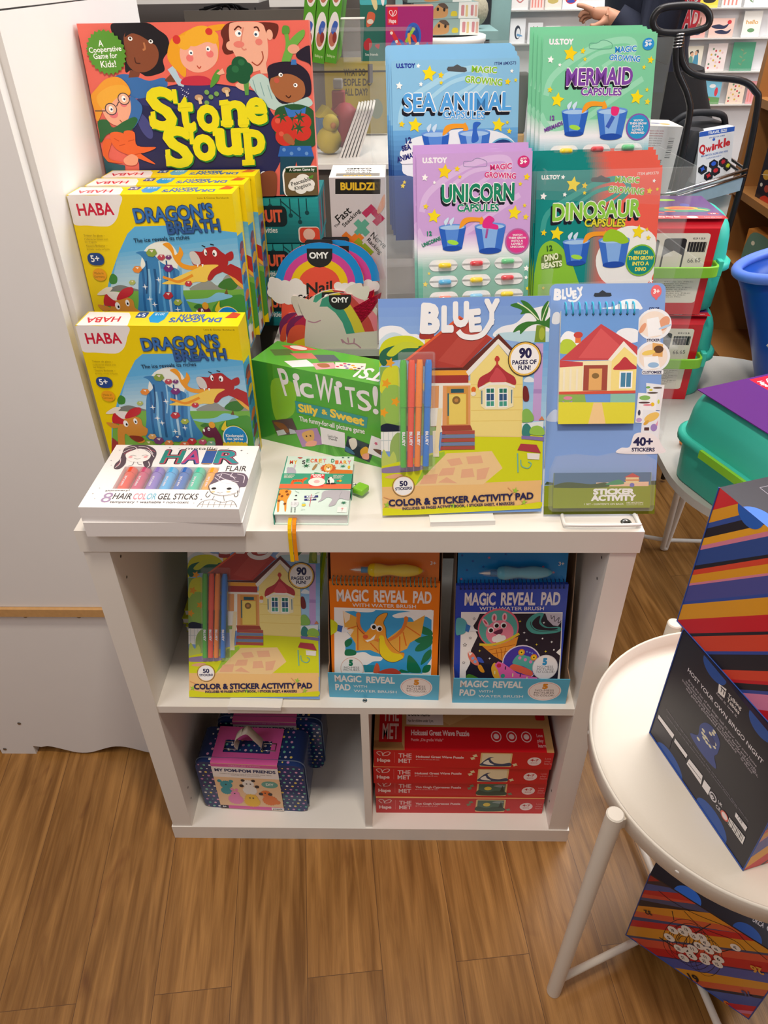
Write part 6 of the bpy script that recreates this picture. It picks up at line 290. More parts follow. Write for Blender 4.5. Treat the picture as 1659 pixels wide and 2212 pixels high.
def noise(sc, scale, det, dist=0):
    m2 = nt.nodes.new('ShaderNodeMapping'); m2.inputs['Scale'].default_value = sc; L(mp.outputs[0], m2.inputs[0])
    ad = nt.nodes.new('ShaderNodeVectorMath'); ad.operation = 'ADD'; L(m2.outputs[0], ad.inputs[0])
    sc2 = nt.nodes.new('ShaderNodeVectorMath'); sc2.operation = 'SCALE'; sc2.inputs['Scale'].default_value = 13.7; L(br.outputs['Color'], sc2.inputs[0]); L(sc2.outputs[0], ad.inputs[1])
    n = nt.nodes.new('ShaderNodeTexNoise'); n.inputs['Scale'].default_value = scale; n.inputs['Detail'].default_value = det; n.inputs['Distortion'].default_value = dist; L(ad.outputs[0], n.inputs['Vector']); return n
g1 = noise((1.2, 16, 1), 3.2, 8, .9); g2 = noise((3, 120, 1), 4, 5); g3 = noise((1.3, 3.5, 1), 3.0, 3, 1.5)
cr = nt.nodes.new('ShaderNodeValToRGB'); e = cr.color_ramp.elements; e[0].position = .32; e[0].color = lin('#85571f'); e[1].position = .68; e[1].color = lin('#bd8848'); L(g1.outputs['Fac'], cr.inputs[0])
m1 = nt.nodes.new('ShaderNodeMixRGB'); m1.blend_type = 'MULTIPLY'; m1.inputs[0].default_value = .42; L(cr.outputs[0], m1.inputs[1]); L(g2.outputs['Fac'], m1.inputs[2])
hs = nt.nodes.new('ShaderNodeHueSaturation'); r1 = nt.nodes.new('ShaderNodeMapRange'); r1.inputs['To Min'].default_value = 1.0; r1.inputs['To Max'].default_value = 1.18; L(br.outputs['Color'], r1.inputs[0]); L(r1.outputs[0], hs.inputs['Value']); L(m1.outputs[0], hs.inputs['Color'])
kn = nt.nodes.new('ShaderNodeValToRGB'); kn.color_ramp.elements[0].position = .24; kn.color_ramp.elements[0].color = (.55, .42, .3, 1); kn.color_ramp.elements[1].position = .36; kn.color_ramp.elements[1].color = (1, 1, 1, 1); L(g3.outputs['Fac'], kn.inputs[0])
m2_ = nt.nodes.new('ShaderNodeMixRGB'); m2_.blend_type = 'MULTIPLY'; m2_.inputs[0].default_value = .8; L(hs.outputs[0], m2_.inputs[1]); L(kn.outputs[0], m2_.inputs[2])
mo = nt.nodes.new('ShaderNodeMixRGB'); mo.inputs[2].default_value = lin('#5d3a18'); L(br.outputs['Fac'], mo.inputs[0]); L(m2_.outputs[0], mo.inputs[1]); L(mo.outputs[0], bs.inputs['Base Color'])
bs.inputs['Roughness'].default_value = .42; bp = nt.nodes.new('ShaderNodeBump'); bp.inputs['Strength'].default_value = .12; bp.inputs['Distance'].default_value = .002; L(g2.outputs['Fac'], bp.inputs['Height']); L(bp.outputs[0], bs.inputs['Normal'])
plane('floor', [(-3, -3, 0), (4, -3, 0), (4, 3, 0), (-3, 3, 0)], fm)
plane('wall_back', [(.74, 2.26, 0), (3.2, 2.26, 0), (3.2, 2.26, 2.8), (.74, 2.26, 2.8)], M['wall'])
plane('wall_back_left', [(-3, 2.0, 0), (.70, 2.0, 0), (.70, 2.0, 2.8), (-3, 2.0, 2.8)], M['gwall'])
plane('wall_right', [(2.6, -3, 0), (2.6, 2.3, 0), (2.6, 2.3, 2.8), (2.6, -3, 2.8)], M['wall'])
plane('ceiling', [(-3, -3, 2.8), (4, -3, 2.8), (4, 3, 2.8), (-3, 3, 2.8)], M['wall'])

# ================================================================ white cube shelf
t = thing('cube_shelf', 'low white cube shelf unit holding toys and books', 'shelf')
lm = M['lam']
def part(name, x0, y0, z0, x1, y1, z1, m=lm, par=None, bev=.0012): b = MB(); b.box(x0, y0, z0, x1, y1, z1, m); return b.build(name, par, bevel=bev)
part('top_panel', 0, 0, .7333, .77, .39, .77, par=t); part('bottom_panel', 0, 0, 0, .77, .39, .0388, par=t)
def bolt(par, x, y, z, ax='z', r=.0075):
    b = MB(); b.lathe([(.0001, .0004), (r * .45, .0004), (r * .5, .0012), (r * .9, .0012), (r, 0)], M['steel'], n=20)
    b.lathe([(.0001, .00055), (r * .42, .00055)], M['dark'], n=6)
    return b.build('bolt', par, loc=(x, y, z), rot=(0, PI / 2, 0) if ax == 'x' else (PI / 2, 0, 0) if ax == 'y' else None)
for x0, x1, ix, sg in ((.003, .0395, .0395, 1), (.7305, .767, .7305, -1)):
    sp = part('side_panel', x0, .002, .0388, x1, .39, .7333, par=t)
    for z in (.09, .125, .66, .70):
        b = MB(); b.lathe([(.0001, 0), (.0024, 0)], M['dark'], n=10); b.build('peg_hole', sp, loc=(ix + sg * .0003, .03, z), rot=(0, PI / 2, 0))
part('middle_shelf', .0395, .004, .3804, .7305, .386, .3964, par=t); part('divider', .3774, .004, .0388, .391, .386, .3804, par=t)
bolt(t, .75, .021, .77); bolt(t, .385, .019, .3964, r=.004)

# ================================================================ white cabinet on the left
t = thing('white_cabinet', 'tall white display cabinet left of the shelf with scalloped base', 'cabinet', (-.4, .2, 0))
def cpart(name, pts, ax, a, b_, m=M['lamc']): b = MB(); b.prism(pts, ax, a, b_, m); o = b.build(name); o.parent = t; o.matrix_parent_inverse = Matrix.Translation((.4, -.2, 0)); return o
cpart('front_panel', [(-.9, .447), (-.020, .447), (-.020, 1.8), (-.9, 1.8)], 'y', .187, .205)
cpart('side_panel', [(.207, .03), (.755, .03), (.755, 1.345), (.207, 1.345)], 'x', -.029, -.011)
cpart('top_board', [(.187, 1.347), (.755, 1.347), (.755, 1.8), (.187, 1.8)], 'x', -.029, -.011)
cpart('plywood_edge', [(-.9, .428), (-.030, .428), (-.030, .446), (-.9, .446)], 'y', .180, .73, M['ply'])
sc = [(-.9, .426), (-.030, .426), (-.030, .022)] + [(x, .0165 + .012 * math.cos((x + .165) / .082 * PI) * (1 if x < -.05 else .5)) for x in [-.05 - i * .01 for i in range(28)]] + [(-.335, .024), (-.352, .028), (-.352, .0), (-.428, 0), (-.428, .03), (-.9, .03)]
cpart('base_panel', sc, 'y', .19, .205)
for x, z in ((-.358, .105), (-.417, .016), (-.25, .42), (-.15, .42)):
    b = MB(); b.lathe([(.0001, .001), (.003, .001), (.004, 0)], M['steel'], n=14); o = b.build('screw', None, loc=(x, .1895, z), rot=(PI / 2, 0, 0)); o.parent = t; o.matrix_parent_inverse = Matrix.Translation((.4, -.2, 0))

# ================================================================ risers at the back of the shelf, added dark plinth behind it
def riser(x0, y0, x1, y1, z0, z1, label):
    t = thing('display_riser', label, 'riser', ((x0 + x1) / 2, y0, z0)); b = MB(); w = (x1 - x0) / 2; b.box(-w, 0, z1 - z0 - .012, w, y1 - y0, z1 - z0, M['grey']); b.build('board', t, bevel=.001)
    for x in (-w + .004, w - .012):
        b = MB(); b.box(x, .005, 0, x + .008, min(y1 - y0 - .02, .385 - y0), z1 - z0 - .012, M['grey']); b.build('leg', t)
riser(-.004, .258, .212, .412, .77, .916, 'grey riser under the row of three dragon games')
riser(.236, .326, .428, .43, .77, .8862, 'grey riser behind the green picture game box')
b = MB(); b.box(.02, .432, 0, .74, .78, .885, M['grid']); tag(b.build('added_dark_plinth', bevel=.002), 'unseen dark plinth added behind the white shelf to darken its inside', 'plinth')  # added unseen block: carries the back boxes, dark and wide to darken the open shelf

# ================================================================ dragon games
def dragon_box():
    b = MB(); w, h, d = .225, .22, .05; i = M['ink']
    b.box(-w / 2, 0, 0, w / 2, d, h, i, cols=('#f4d60e', '#3a62a0', '#f4d60e', '#4aa0d0', '#f4d60e', '#f4d60e'))
    front(b, ART['dragon_front'], w, h, i); top(b, ART['dragon_top'], w, d, h, i); right(b, ART['dragon_side'], w, d, h, i)
    return b.build('board_game_box')
dg = dragon_box(); p = pose(.1104, .1721, .7702, -.0264); dg.location, dg.rotation_euler = p['loc'], p['rot']
tag(dg, 'yellow dragon board game standing alone on the shelf top behind the hair sticks box', 'board game', 'yellow dragon board games')
for k, lb in enumerate(('yellow dragon board game at the front of the raised row of three', 'yellow dragon board game in the middle of the raised row of three', 'yellow dragon board game at the back of the raised row, against the red box')):
    p = pose(.1035 + .007 * k, .2625 + k * .0512, .9165, -.002, .03); dup(dg, p['loc'], p['rot'], lb)
b = MB(); w, h, d = .32, .2277, .05; b.box(-w / 2, 0, 0, w / 2, d, h, M['ink'], '#ec6d5f'); front(b, ART['stone_front'], w, h, M['ink'])
p = pose(.1553, .4289, 1.0937, .0585, .0592); tag(b.build('board_game_box', **p), 'large coral red board game with cartoon cooks around a soup pot', 'board game')
b = MB(); w, h, d = .2, .0675, .12; b.box(-w / 2, 0, 0, w / 2, d, h, M['ink'], '#1a757c'); front(b, ART['circuit_front'], w, h, M['ink']); top(b, ART['circuit_top'], w, d, h, M['ink'])
for x0, y0, c in ((.02, .02, '#7a3a4a'), (.06, .015, '#2a3a3a'), (.09, .03, '#8a4a3a')): draw(b, [('p', c[1:], [int(x0 * 1e4), 50, int(x0 * 1e4) + 250, 80, int(x0 * 1e4) + 200, 620, int(x0 * 1e4) + 30, 560])], (w / 2, 0, 0), (0, 1, 0), (0, 0, 1), (1, 0, 0), M['ink'])
c0 = b.build('puzzle_game_box')
for k, lb in enumerate(('teal circuit game box at the bottom of the stack of three', 'teal circuit game box in the middle of the stack of three', 'teal circuit game box on top of its stack, under the red soup game')):
    o = c0 if k == 0 else dup(c0); o.location = (.2105 + .002 * k, .425 + .001 * k, .8855 + k * .0693); tag(o, lb, 'game', 'teal circuit game boxes')

# ================================================================ picture card game, stacking game
b = MB(); w, h, d = .25, .1372, .075; b.box(-w / 2, 0, 0, w / 2, d, h, M['inkg'], '#4fa238'); front(b, ART['picture_game_front'], w, h, M['inkg']); top(b, ART['picture_game_top'], w, d, h, M['inkg'])
p = pose(.334, .1918, .7703, -.4127, .0); tag(b.build('picture_game_box', **p), 'glossy green picture card game box turned at an angle on the shelf top', 'card game')
b = MB(); w, h, d = .08, .2525, .08; b.box(-w / 2, 0, 0, w / 2, d, h, M['ink'], '#d2c8ca'); front(b, ART['stack_game_front'], w, h, M['ink']); top(b, ART['stack_game_top'], w, d, h, M['ink'])
tag(b.build('stacking_game_box', loc=(.381, .345, .8867)), 'tall narrow white stacking game box with black title panel', 'stacking game')

# ================================================================ rainbow and unicorn card packs
def outline(key, w): a = ART[key][0][2]; return [(a[i] * 1e-4 - w / 2, a[i + 1] * 1e-4) for i in range(0, len(a), 2)]
def clipped(b, data, w, pts, m):
    tmp = MB(); draw(tmp, data, (-w / 2, 0, 0), (1, 0, 0), (0, 0, 1), (0, -1, 0), m); k = len(b.v); b.v += tmp.v; i = b.mi(m)
    for f, c in zip(tmp.f, tmp.c): b.f.append([q + k for q in f]); b.c.append(c); b.m.append(i); b.sm.append(False)
def rainbow():
    t = thing('rainbow_pack', 'nail sticker pack shaped like a rainbow over white clouds, in front', 'sticker pack', group='rainbow sticker packs')
    b = MB(); b.prism(outline('rainbow_outline', .2), 'y', 0, .002, M['inkm'], '#f1553f'); draw(b, ART['rainbow_print'], (-.1, 0, 0), (1, 0, 0), (0, 0, 1), (0, -1, 0), M['inkm']); b.build('card', t)
    b = MB(); o = outline('rainbow_hanger', .2); b.prism(o, 'y', .0003, .0016, M['inkm'], '#26262a'); b.build('hanger', t); return t
r = rainbow(); r.location = (.32, .332, .8866); r2 = dup(r, (.3445, .3375, .8886), label='nail sticker pack shaped like a rainbow, half hidden behind its twin')
def unicorn():
    t = thing('unicorn_pack', 'white unicorn shaped card pack with glittery red horn, in front', 'sticker pack', group='unicorn shaped packs')
    b = MB(); b.prism(outline('unicorn_outline', .2), 'y', 0, .002, M['inkm'], '#d8d0c4'); draw(b, ART['unicorn_print'][1:], (-.1, 0, 0), (1, 0, 0), (0, 0, 1), (0, -1, 0), M['inkm'], clip=(2000, 1700)); b.build('card', t)
    b = MB(); b.prism(outline('unicorn_horn', .2), 'y', -.0008, .0012, M['glit'], '#c0103f'); b.build('horn', t); return t
gm = mat('red_glitter_foil', '#c8103f', .25, metal=.7, bump=1.0, bscale=350, vary=.35); M['glit'] = gm
u = unicorn(); u.location = (.32, .3275, .8866); dup(u, (.309, .3298, .8906), label='white unicorn shaped card pack, mostly hidden behind its twin')

# ================================================================ hair stick boxes, diary
def hair_box(top_print, label):
    t = thing('hair_stick_box', label, 'craft set', group='white hair stick boxes'); w, d, h = .212, .156, .0232
    b = MB(); i = M['inkm']; x0, x1, y0, y1 = -.075, .060, .043, .098
    if top_print:
        b.box(-w / 2, 0, 0, w / 2, d, h - .014, i, '#efeae8'); X = [-w / 2, x0, x1, w / 2]; Y = [0, y0, y1, d]
        for a in range(3):
            for c in range(3):
                if (a, c) != (1, 1): b.box(X[a], Y[c], h - .014, X[a + 1], Y[c + 1], h, i, '#f3eeec')
        draw(b, ART['hair_top'][1:], (-w / 2, 0, h), (1, 0, 0), (0, 1, 0), (0, 0, 1), i, clip=(2120, 1560)); b.build('box', t)
        for k, c in enumerate(('#e2482e', '#c8466e', '#8a70c0', '#4aaae0', '#2f66b8', '#3ac0a0', '#e8a022')):
            x = x0 + .0097 + k * .0193; b = MB(); b.tube([(x, y0 + .0005, h - .008), (x, y1 - .013, h - .008)], .0078, M['inkg'], c, n=14); b.tube([(x, y1 - .0128, h - .008), (x, y1 - .0006, h - .008)], .0085, M['inkg'], c, n=14)
            draw(b, [('t', 'f0e8f0', 'HAIR FLAIR', 0, 0, 240, 30, .01, 90)], (x + .0015, y0 + .008, h + .0001), (1, 0, 0), (0, 1, 0), (0, 0, 1), M['inkg']); b.build('gel_stick', t)
        b = MB(); b.box(x0 - .003, y0 - .003, h + .00004, x1 + .003, y1 + .003, h + .0001, M['blis']); b.build('window', t)
    else:
        b.box(-w / 2, 0, 0, w / 2, d, h, i, '#f1ecea'); b.build('box', t)
    return t
o = hair_box(False, 'closed white hair stick box underneath the open-faced one at the shelf edge'); o.location = (.1290, -.012, .7702); o.rotation_euler = (0, 0, .004)
o = hair_box(True, 'white boxed set of colourful hair gel sticks on top of its stack'); o.location = (.1275, -.0115, .7936); o.rotation_euler = (0, 0, -.018)
t = thing('secret_diary', 'small kids diary with jungle animal cover, paper band and green padlock', 'diary', (.3225, .0135, .7702), (0, 0, -.01))
b = MB(); b.box(-.05, 0, 0, .05, .146, .0015, M['ink'], '#dceee4'); b.box(-.05, 0, .0165, .05, .146, .018, M['ink'], '#dceee4'); b.box(-.0515, 0, 0, -.05, .146, .018, M['ink'], '#3f9a86')
draw(b, ART['diary_cover'], (-.05, 0, .018), (1, 0, 0), (0, 1, 0), (0, 0, 1), M['ink'], clip=(1000, 1460)); b.build('cover', t)
b = MB(); b.box(-.0495, .0025, .0016, .0485, .1435, .0164, M['paper']); b.build('pages', t)
b = MB(); b.box(-.0518, .058, .0185, .0512, .098, .0190, M['ink'], '#3fa080'); b.box(.0503, .058, .0, .0512, .098, .0190, M['ink'], '#3fa080'); draw(b, ART['diary_band'], (-.0515, .0595, .0190), (1, 0, 0), (0, 1, 0), (0, 0, 1), M['ink'], clip=(1020, 370)); b.build('paper_band', t)
for x, c, dz in ((-.0285, '#f2c40e', 0), (-.0225, '#f4921a', .002)):
    b = MB(); w = .0026; P = [(.004, .010), (-.002, .0102), (-.0055, .0098), (-.0090, .0070), (-.0125, .0025), (-.0150, -.0030), (-.0160, -.012), (-.0162, -.03), (-.0164, -.052 + dz)]
    for s in (0, .0004):
        for k in range(len(P) - 1): (y0, z0), (y1, z1) = P[k], P[k + 1]; b.add([(x - w, y0 - s, z0 + s), (x + w, y0 - s, z0 + s), (x + w, y1 - s, z1 + s), (x - w, y1 - s, z1 + s)], [(0, 1, 2, 3)], M['inkg'], c)
    b.build('ribbon', t)
lk = MB(); lk.rbox(-.009, -.0095, 0, .009, .0095, .010, M['lime'], .0025); lo = lk.build('padlock', t, loc=(.0635, .073, .0045), rot=(0, 0, -.55))
b = MB(); b.tube([(-.009, -.005, .005), (-.016, -.005, .0055), (-.0185, 0, .006), (-.016, .005, .0055), (-.009, .005, .005)], .0011, M['chrome'], n=8); b.build('shackle', lo)

# ================================================================ activity pads, sticker card and their easels
def easel(label, x, y, z, yaw, w, wire, group):
    t = thing('easel_stand', label, 'easel', (x, y, z), (0, 0, yaw), group); h = w / 2
    if wire:
        b = MB(); b.tube(spline([(-h, .012, .0035), (-h - .001, -.012, .0035), (-h + .004, -.020, .0065), (0, -.021, .0065), (h - .004, -.020, .0065), (h + .001, -.012, .0035), (h, .012, .0035)], False, 4), .0025, M['white'], n=8); b.build('front_lip', t)
        for s in (-1, 1): b = MB(); b.tube([(s * h, .012, .0035), (s * h, .075, .0028)], .0025, M['white'], n=8); b.build('runner', t)
        b = MB(); b.tube([(-h, .075, .0028), (-h * .6, .085, .09), (h * .6, .085, .09), (h, .075, .0028)], .0025, M['white'], n=8); b.build('back_rest', t)
    else:
        b = MB(); b.box(-h, -.020, 0, h, .06, .003, M['white']); b.box(-h, -.022, 0, h, -.019, .0075, M['white']); b.build('ledge', t, bevel=.0006)
        b = MB(); b.add([(-h * .7, .058, .003), (h * .7, .058, .003), (h * .5, .085, .10), (-h * .5, .085, .10)], [(0, 1, 2, 3)], M['white']); b.add([(-h * .7, .060, .003), (h * .7, .060, .003), (h * .5, .087, .10), (-h * .5, .087, .10)], [(3, 2, 1, 0)], M['white']); b.build('back_rest', t)
    return t
easel('clear white display easel under the front activity pad on the shelf top', .5268, .0345, .7701, .044, .088, False, 'pad easels')
easel('white wire easel holding the blue sticker card', .7145, .0265, .7701, .013, .098, True, None)
easel('clear white display easel under the activity pad inside the shelf', .204, .0195, .3966, -.016, .088, False, 'pad easels')
def activity_pad(label):
    t = thing('activity_pad', label, 'activity book', group='color and sticker activity pads'); w, h = .2193, .286
    b = MB(); b.box(-w / 2, 0, 0, w / 2, .0012, h, M['inkg'], '#dbe022'); front(b, ART['pad_front'], w, h, M['inkg']); b.build('cover', t)
    b = MB(); b.box(-w / 2 + .001, .0013, .001, w / 2 - .001, .0125, h - .001, M['paper']); b.build('pages', t)
    for (x0, z0), (x1, z1), c in (((.0293, .069), (.0307, .21), '#4fb83a'), ((.0381, .0695), (.0417, .2099), '#f0543a'), ((.0478, .0697), (.0521, .2101), '#f68a2a'), ((.0589, .0699), (.0634, .2098), '#2a80dc')):
        A, B = Vector((x0 - w / 2, -.0062, z0)), Vector((x1 - w / 2, -.0062, z1)); mk = MB(); mk.tube([A, A.lerp(B, .58)], .0042, M['inkg'], c, n=14); mo_ = mk.build('marker', t)
        ck = MB(); ck.tube([A.lerp(B, .57), A.lerp(B, .96), B], [.0048, .0046, .0034], M['inkg'], c, n=14); ck.build('cap', mo_)
        lt = MB(); draw(lt, [('t', 'f4f4fa', 'BLUEY', 0, 0, 190, 34, .06, -90)], (A.lerp(B, .34)) + Vector((-.0016, -.00435, 0)), (1, 0, 0), (0, 0, 1), (0, -1, 0), M['inkg']); lt.build('lettering', mo_)
    b = MB(); b.rbox(.0237 - w / 2, -.0118, .0644, .0718 - w / 2, -.0004, .2198, M['blis'], .003); b.build('blister', t); return t
ap = activity_pad('large color and sticker activity pad leaning on an easel on the shelf top'); q = pose(.5284, .0347, .7745, .0443, .3488); ap.location, ap.rotation_euler = q['loc'], q['rot']
q = pose(.2003, .020, .4005, -.0163, .56); dup(ap, q['loc'], q['rot'], 'color and sticker activity pad leaning inside the upper left of the shelf')
b = MB(); b.box(-.11, 0, 0, .11, .286, .0014, M['inkg'], '#dbe022'); b.box(-.109, .0008, .0014, .109, .285, .0120, M['paper']); b.box(-.11, 0, .0120, .11, .286, .0134, M['inkg'], '#dbe022')
draw(b, [('p', 'f6c884', [60, 260, 2140, 260, 2140, 700, 60, 700]), ('t', '2e2a55', 'COLOR & STICKER ACTIVITY PAD', 120, 390, 1900, 150, .05, 0), ('p', '8fb65a', [60, 760, 2140, 760, 2140, 2600, 60, 2600])], (-.11, 0, .0134), (1, 0, 0), (0, 1, 0), (0, 0, 1), M['inkg']); st = b.build('activity_book')
for k, (dx, a) in enumerate(((.010, .0), (-.006, .05), (-.012, -.03), (-.007, .02), (.004, -.02))):
    o = st if k == 0 else dup(st); o.location = (.172 + dx, .165 + .012 * (k % 2) - .01 * (k == 1), .3968 + k * .0138); o.rotation_euler = (0, 0, a)
    tag(o, 'yellow activity book lying in the stack behind the leaning pad inside the shelf', 'activity book', 'stacked activity books')
# sticker card
t = thing('sticker_card', 'blue carded sticker activity set with spiral notepad on a wire easel', 'sticker set', **pose(.7153, .0335, .7745, .0132, .48)); w, h = .1515, .305
def rr(x0, z0, x1, z1, r, n=5):
    o = []
    for X, Z, a in ((x1 - r, z0 + r, -90), (x1 - r, z1 - r, 0), (x0 + r, z1 - r, 90), (x0 + r, z0 + r, 180)):
        o += [(X + r * math.cos(math.radians(a + 90 * i / n)), Z + r * math.sin(math.radians(a + 90 * i / n))) for i in range(n + 1)]
    return o
b = MB(); b.prism(rr(-w / 2, 0, w / 2, h, .009), 'y', 0, .001, M['inkg'], '#86a8e2'); 
for zc in (.2524, .2109): b.prism([(.0630 + .0227 * math.cos(2 * PI * k / 40), zc + .0205 * math.sin(2 * PI * k / 40)) for k in range(40)], 'y', .0001, .0009, M['inkg'], '#f4f5fa')
b.prism([(.05, .083), (.0815, .083), (.0815, .093), (.077, .102), (.077, .139), (.0806, .1737), (.05, .1737)], 'y', .0001, .0009, M['inkg'], '#f4f0f2')
draw(b, ART['card_front'][1:], (-w / 2, 0, 0), (1, 0, 0), (0, 0, 1), (0, -1, 0), M['inkg'], clip=(1625, 3050)); b.build('card', t)
b = MB(); nw, nh = .101, .148; b.prism(rr(-nw / 2, 0, nw / 2, nh, .004), 'y', -.009, -.0022, M['inkm'], '#f1efe8'); np_ = b.build('notepad', t, loc=(-.0112, 0, .1235))
b = MB(); draw(b, ART['notepad_front'], (-nw / 2, -.0091, 0), (nw / .101, 0, 0), (0, 0, nh / .19), (0, -1, 0), M['inkm'], clip=(1010, 1900)); b.build('notepad_cover', np_)
for k in range(11):
    x = -.044 + k * .0088; b = MB(); b.tube(spline([(x, -.0095, nh - .006), (x - .0008, -.0135, nh - .003), (x - .0012, -.0125, nh + .006), (x - .001, -.006, nh + .0095), (x, -.0018, nh + .008)], False, 4), .00105, M['coil'] if 'coil' in M else M.setdefault('coil', mat('cyan_coil_wire', '#35b8d8', .35, vary=.03)), n=7); b.build('coil', np_)
    b = MB(); b.lathe([(.0001, 0), (.0017, 0)], M['dark'], n=10); b.build('punch_hole', np_, loc=(x, -.0093, nh - .006), rot=(PI / 2, 0, 0))
b = MB(); b.box(-.0655, -.0095, .010, .0655, -.0085, .058, M['inkg'], '#8e9c1e'); draw(b, ART['insert_front'], (-.065, -.0095, .010), (1, 0, 0), (0, 0, .86), (0, -1, 0), M['inkg'], clip=(1300, 560)); b.build('insert', t)
b = MB(); b.prism([(-.068, .006), (.068, .006), (.070, .010), (.070, .075), (.045, .088), (.02, .085), (-.005, .080), (-.035, .083), (-.062, .080), (-.070, .060), (-.070, .010)], 'y', -.013, -.0005, M['blis']); b.build('blister', t, bevel=.002)

# ================================================================ growing capsule cards in a clear holder
CAPC = [['#f2d22a', '#d8404a', '#6ac88a'], ['#5ab0e0', '#f2d22a', '#d8404a'], ['#f08a7a', '#8ac8f0', '#f2d83a'], ['#d8404a', '#6ac88a', '#5ab0e0']]
def capsule_card(key, w, label, grp, cells, old=False):
    t = thing('capsule_card', label, 'toy card', group=grp); h = .215; b = MB(); b.prism(rr(-w / 2, 0, w / 2, h, .004), 'y', 0, .0006, M['inkg'], {'card_unicorn': '#cfa6e0', 'card_mermaid': '#7fcfa6', 'card_dinosaur': '#138a86', 'card_sea': '#8cc4ea'}[key])
    draw(b, ART[key][1:], (-w / 2, 0, 0), (1, 0, 0), (0, 0, 1), (0, -1, 0), M['inkg'], clip=(int(w * 1e4), 2150)); b.build('card', t)
    if cells:
        bl = MB(); bl.box(-w / 2 + .006, -.0012, .006, w / 2 - .006, -.0008, .093 if not old else .078, M['blis'])
        for r_ in range(4 if not old else 3):
            for c in range(3):
                x = ((-.0385, .003, .044) if not old else (-.042, -.008, .026))[c]; z = (.0835 - r_ * .0205 + c * .0012) if not old else .066 - r_ * .022
                if z < .012: continue
                bl.ball((x, -.0015, z), 1, M['blis'], seg=12, sc=(.0165, .0062, .0078))
                cp = MB(); col = CAPC[r_][c] if not old else ('#3a9ad0', '#f2d22a', '#d8506a')[(c + r_) % 3]; cp.tube([(x - .0085, -.0042, z), (x - .008, -.0042, z), (x - .006, -.0042, z), (x + .006, -.0042, z), (x + .008, -.0042, z), (x + .0085, -.0042, z)], [.0006, .0021, .0033, .0033, .0021, .0006], M['inkg'], col, n=12); cp.build('capsule', t)
        bl.build('blister', t)
    return t
def stack(key, w, n, P, lab, dy, dz, dx=0, old=False, cells=True):
    g = lab + ' toy cards in the clear holder'
    f = capsule_card(key, w, lab + ' capsule card at the front of its pile in the clear holder', g, cells, old); q = pose(*P); f.location, f.rotation_euler = q['loc'], q['rot']
    bk = None
    for k in range(1, n):
        if bk is None: bk = capsule_card(key, w, lab + ' capsule card in the pile behind the front one', g, False, old); o = bk
        else: o = dup(bk)
        jx = dx * k + (.0012 if k % 2 else -.0008); q = pose(P[0] + jx, P[1] + dy * k, P[2] + dz * k, P[3], P[4]); o.location, o.rotation_euler = q['loc'], q['rot']
stack('card_unicorn', .146, 4, (.5405, .1617, .9873, .1, .28), 'purple unicorn', .0042, .0026, -.0018)
stack('card_dinosaur', .166, 9, (.7059, .1859, .9609, .12, .28), 'teal and red dinosaur', .0048, .0022, -.0005, True)
stack('card_sea', .166, 7, (.5191, .2628, 1.0777, .1, .28), 'light blue sea animal', .0040, .0024, -.0012, True, False)
stack('card_mermaid', .146, 7, (.6988, .261, 1.1029, .1, .28), 'green mermaid', .0040, .0012, -.0022, False, True)
t = thing('card_holder', 'clear acrylic four pocket holder full of toy capsule cards', 'card holder', (.6, .33, .77), (0, 0, .1))
def ac(name, x0, y0, z0, x1, y1, z1): b = MB(); b.box(x0, y0, z0, x1, y1, z1, M['acr']); b.build(name, t, bevel=.0006)
ac('back_panel', -.195, .045, 0, .215, .048, .53); ac('base', -.195, -.18, .001, .215, .045, .004); ac('lower_front', -.18, -.182, .0, .215, -.179, .20); ac('upper_front', -.19, -.105, .25, .215, -.102, .40)
for x in (-.195, .0165, .213): ac('side_panel', x, -.178, .004, x + .0025, .045, .30); ac('upper_side', x, -.10, .30, x + .0025, .045, .40)
ac('lower_shelf', -.19, -.176, .182, .21, -.06, .185); ac('upper_shelf', -.19, -.10, .285, .21, .04, .288)
b = MB(); b.box(-.0, -.002, 0, .09, 0, .055, M['acr']); b.box(-.0, -.06, 0, .09, 0, .0025, M['acr']); tag(b.build('acrylic_sign_holder', loc=(.775, .31, .771), rot=(0, 0, .0)), 'small empty clear acrylic ledge at the right end of the shelf top', 'acrylic stand')

# ================================================================ inside the shelf: reveal pads
def carton(label, x, y, yaw, w):
    t = thing('display_carton', label, 'display carton', (x, y, .3966), (0, 0, yaw), 'blue reveal pad cartons')
    b = MB(); b.box(-w / 2, 0, 0, w / 2, .0012, .060, M['ink'], '#5ab8dc'); draw(b, ART['carton_front'], (-w / 2, 0, 0), (w / .186, 0, 0), (0, 0, .97), (0, -1, 0), M['ink'], clip=(1860, 620)); b.build('front_lip', t)
    b = MB(); d = .125
    for s in (-1, 1): x_ = s * (w / 2 - .0006); b.prism([(.0012, .001), (d, .001), (d, .25), (.09, .25), (.022, .062), (.0012, .060)], 'x', x_ - .0006, x_ + .0006, M['ink'], '#a58468')
    b.box(-w / 2, .0012, 0, w / 2, d, .001, M['ink'], '#a58468'); b.box(-w / 2, d, 0, w / 2, d + .0012, .25, M['ink'], '#a58468'); b.build('tray', t); return t
carton('blue carton holding the orange dinosaur reveal pad', .4165, .0235, -.030, .182); carton('blue carton holding the navy space reveal pad', .6235, .0155, -.006, .187)
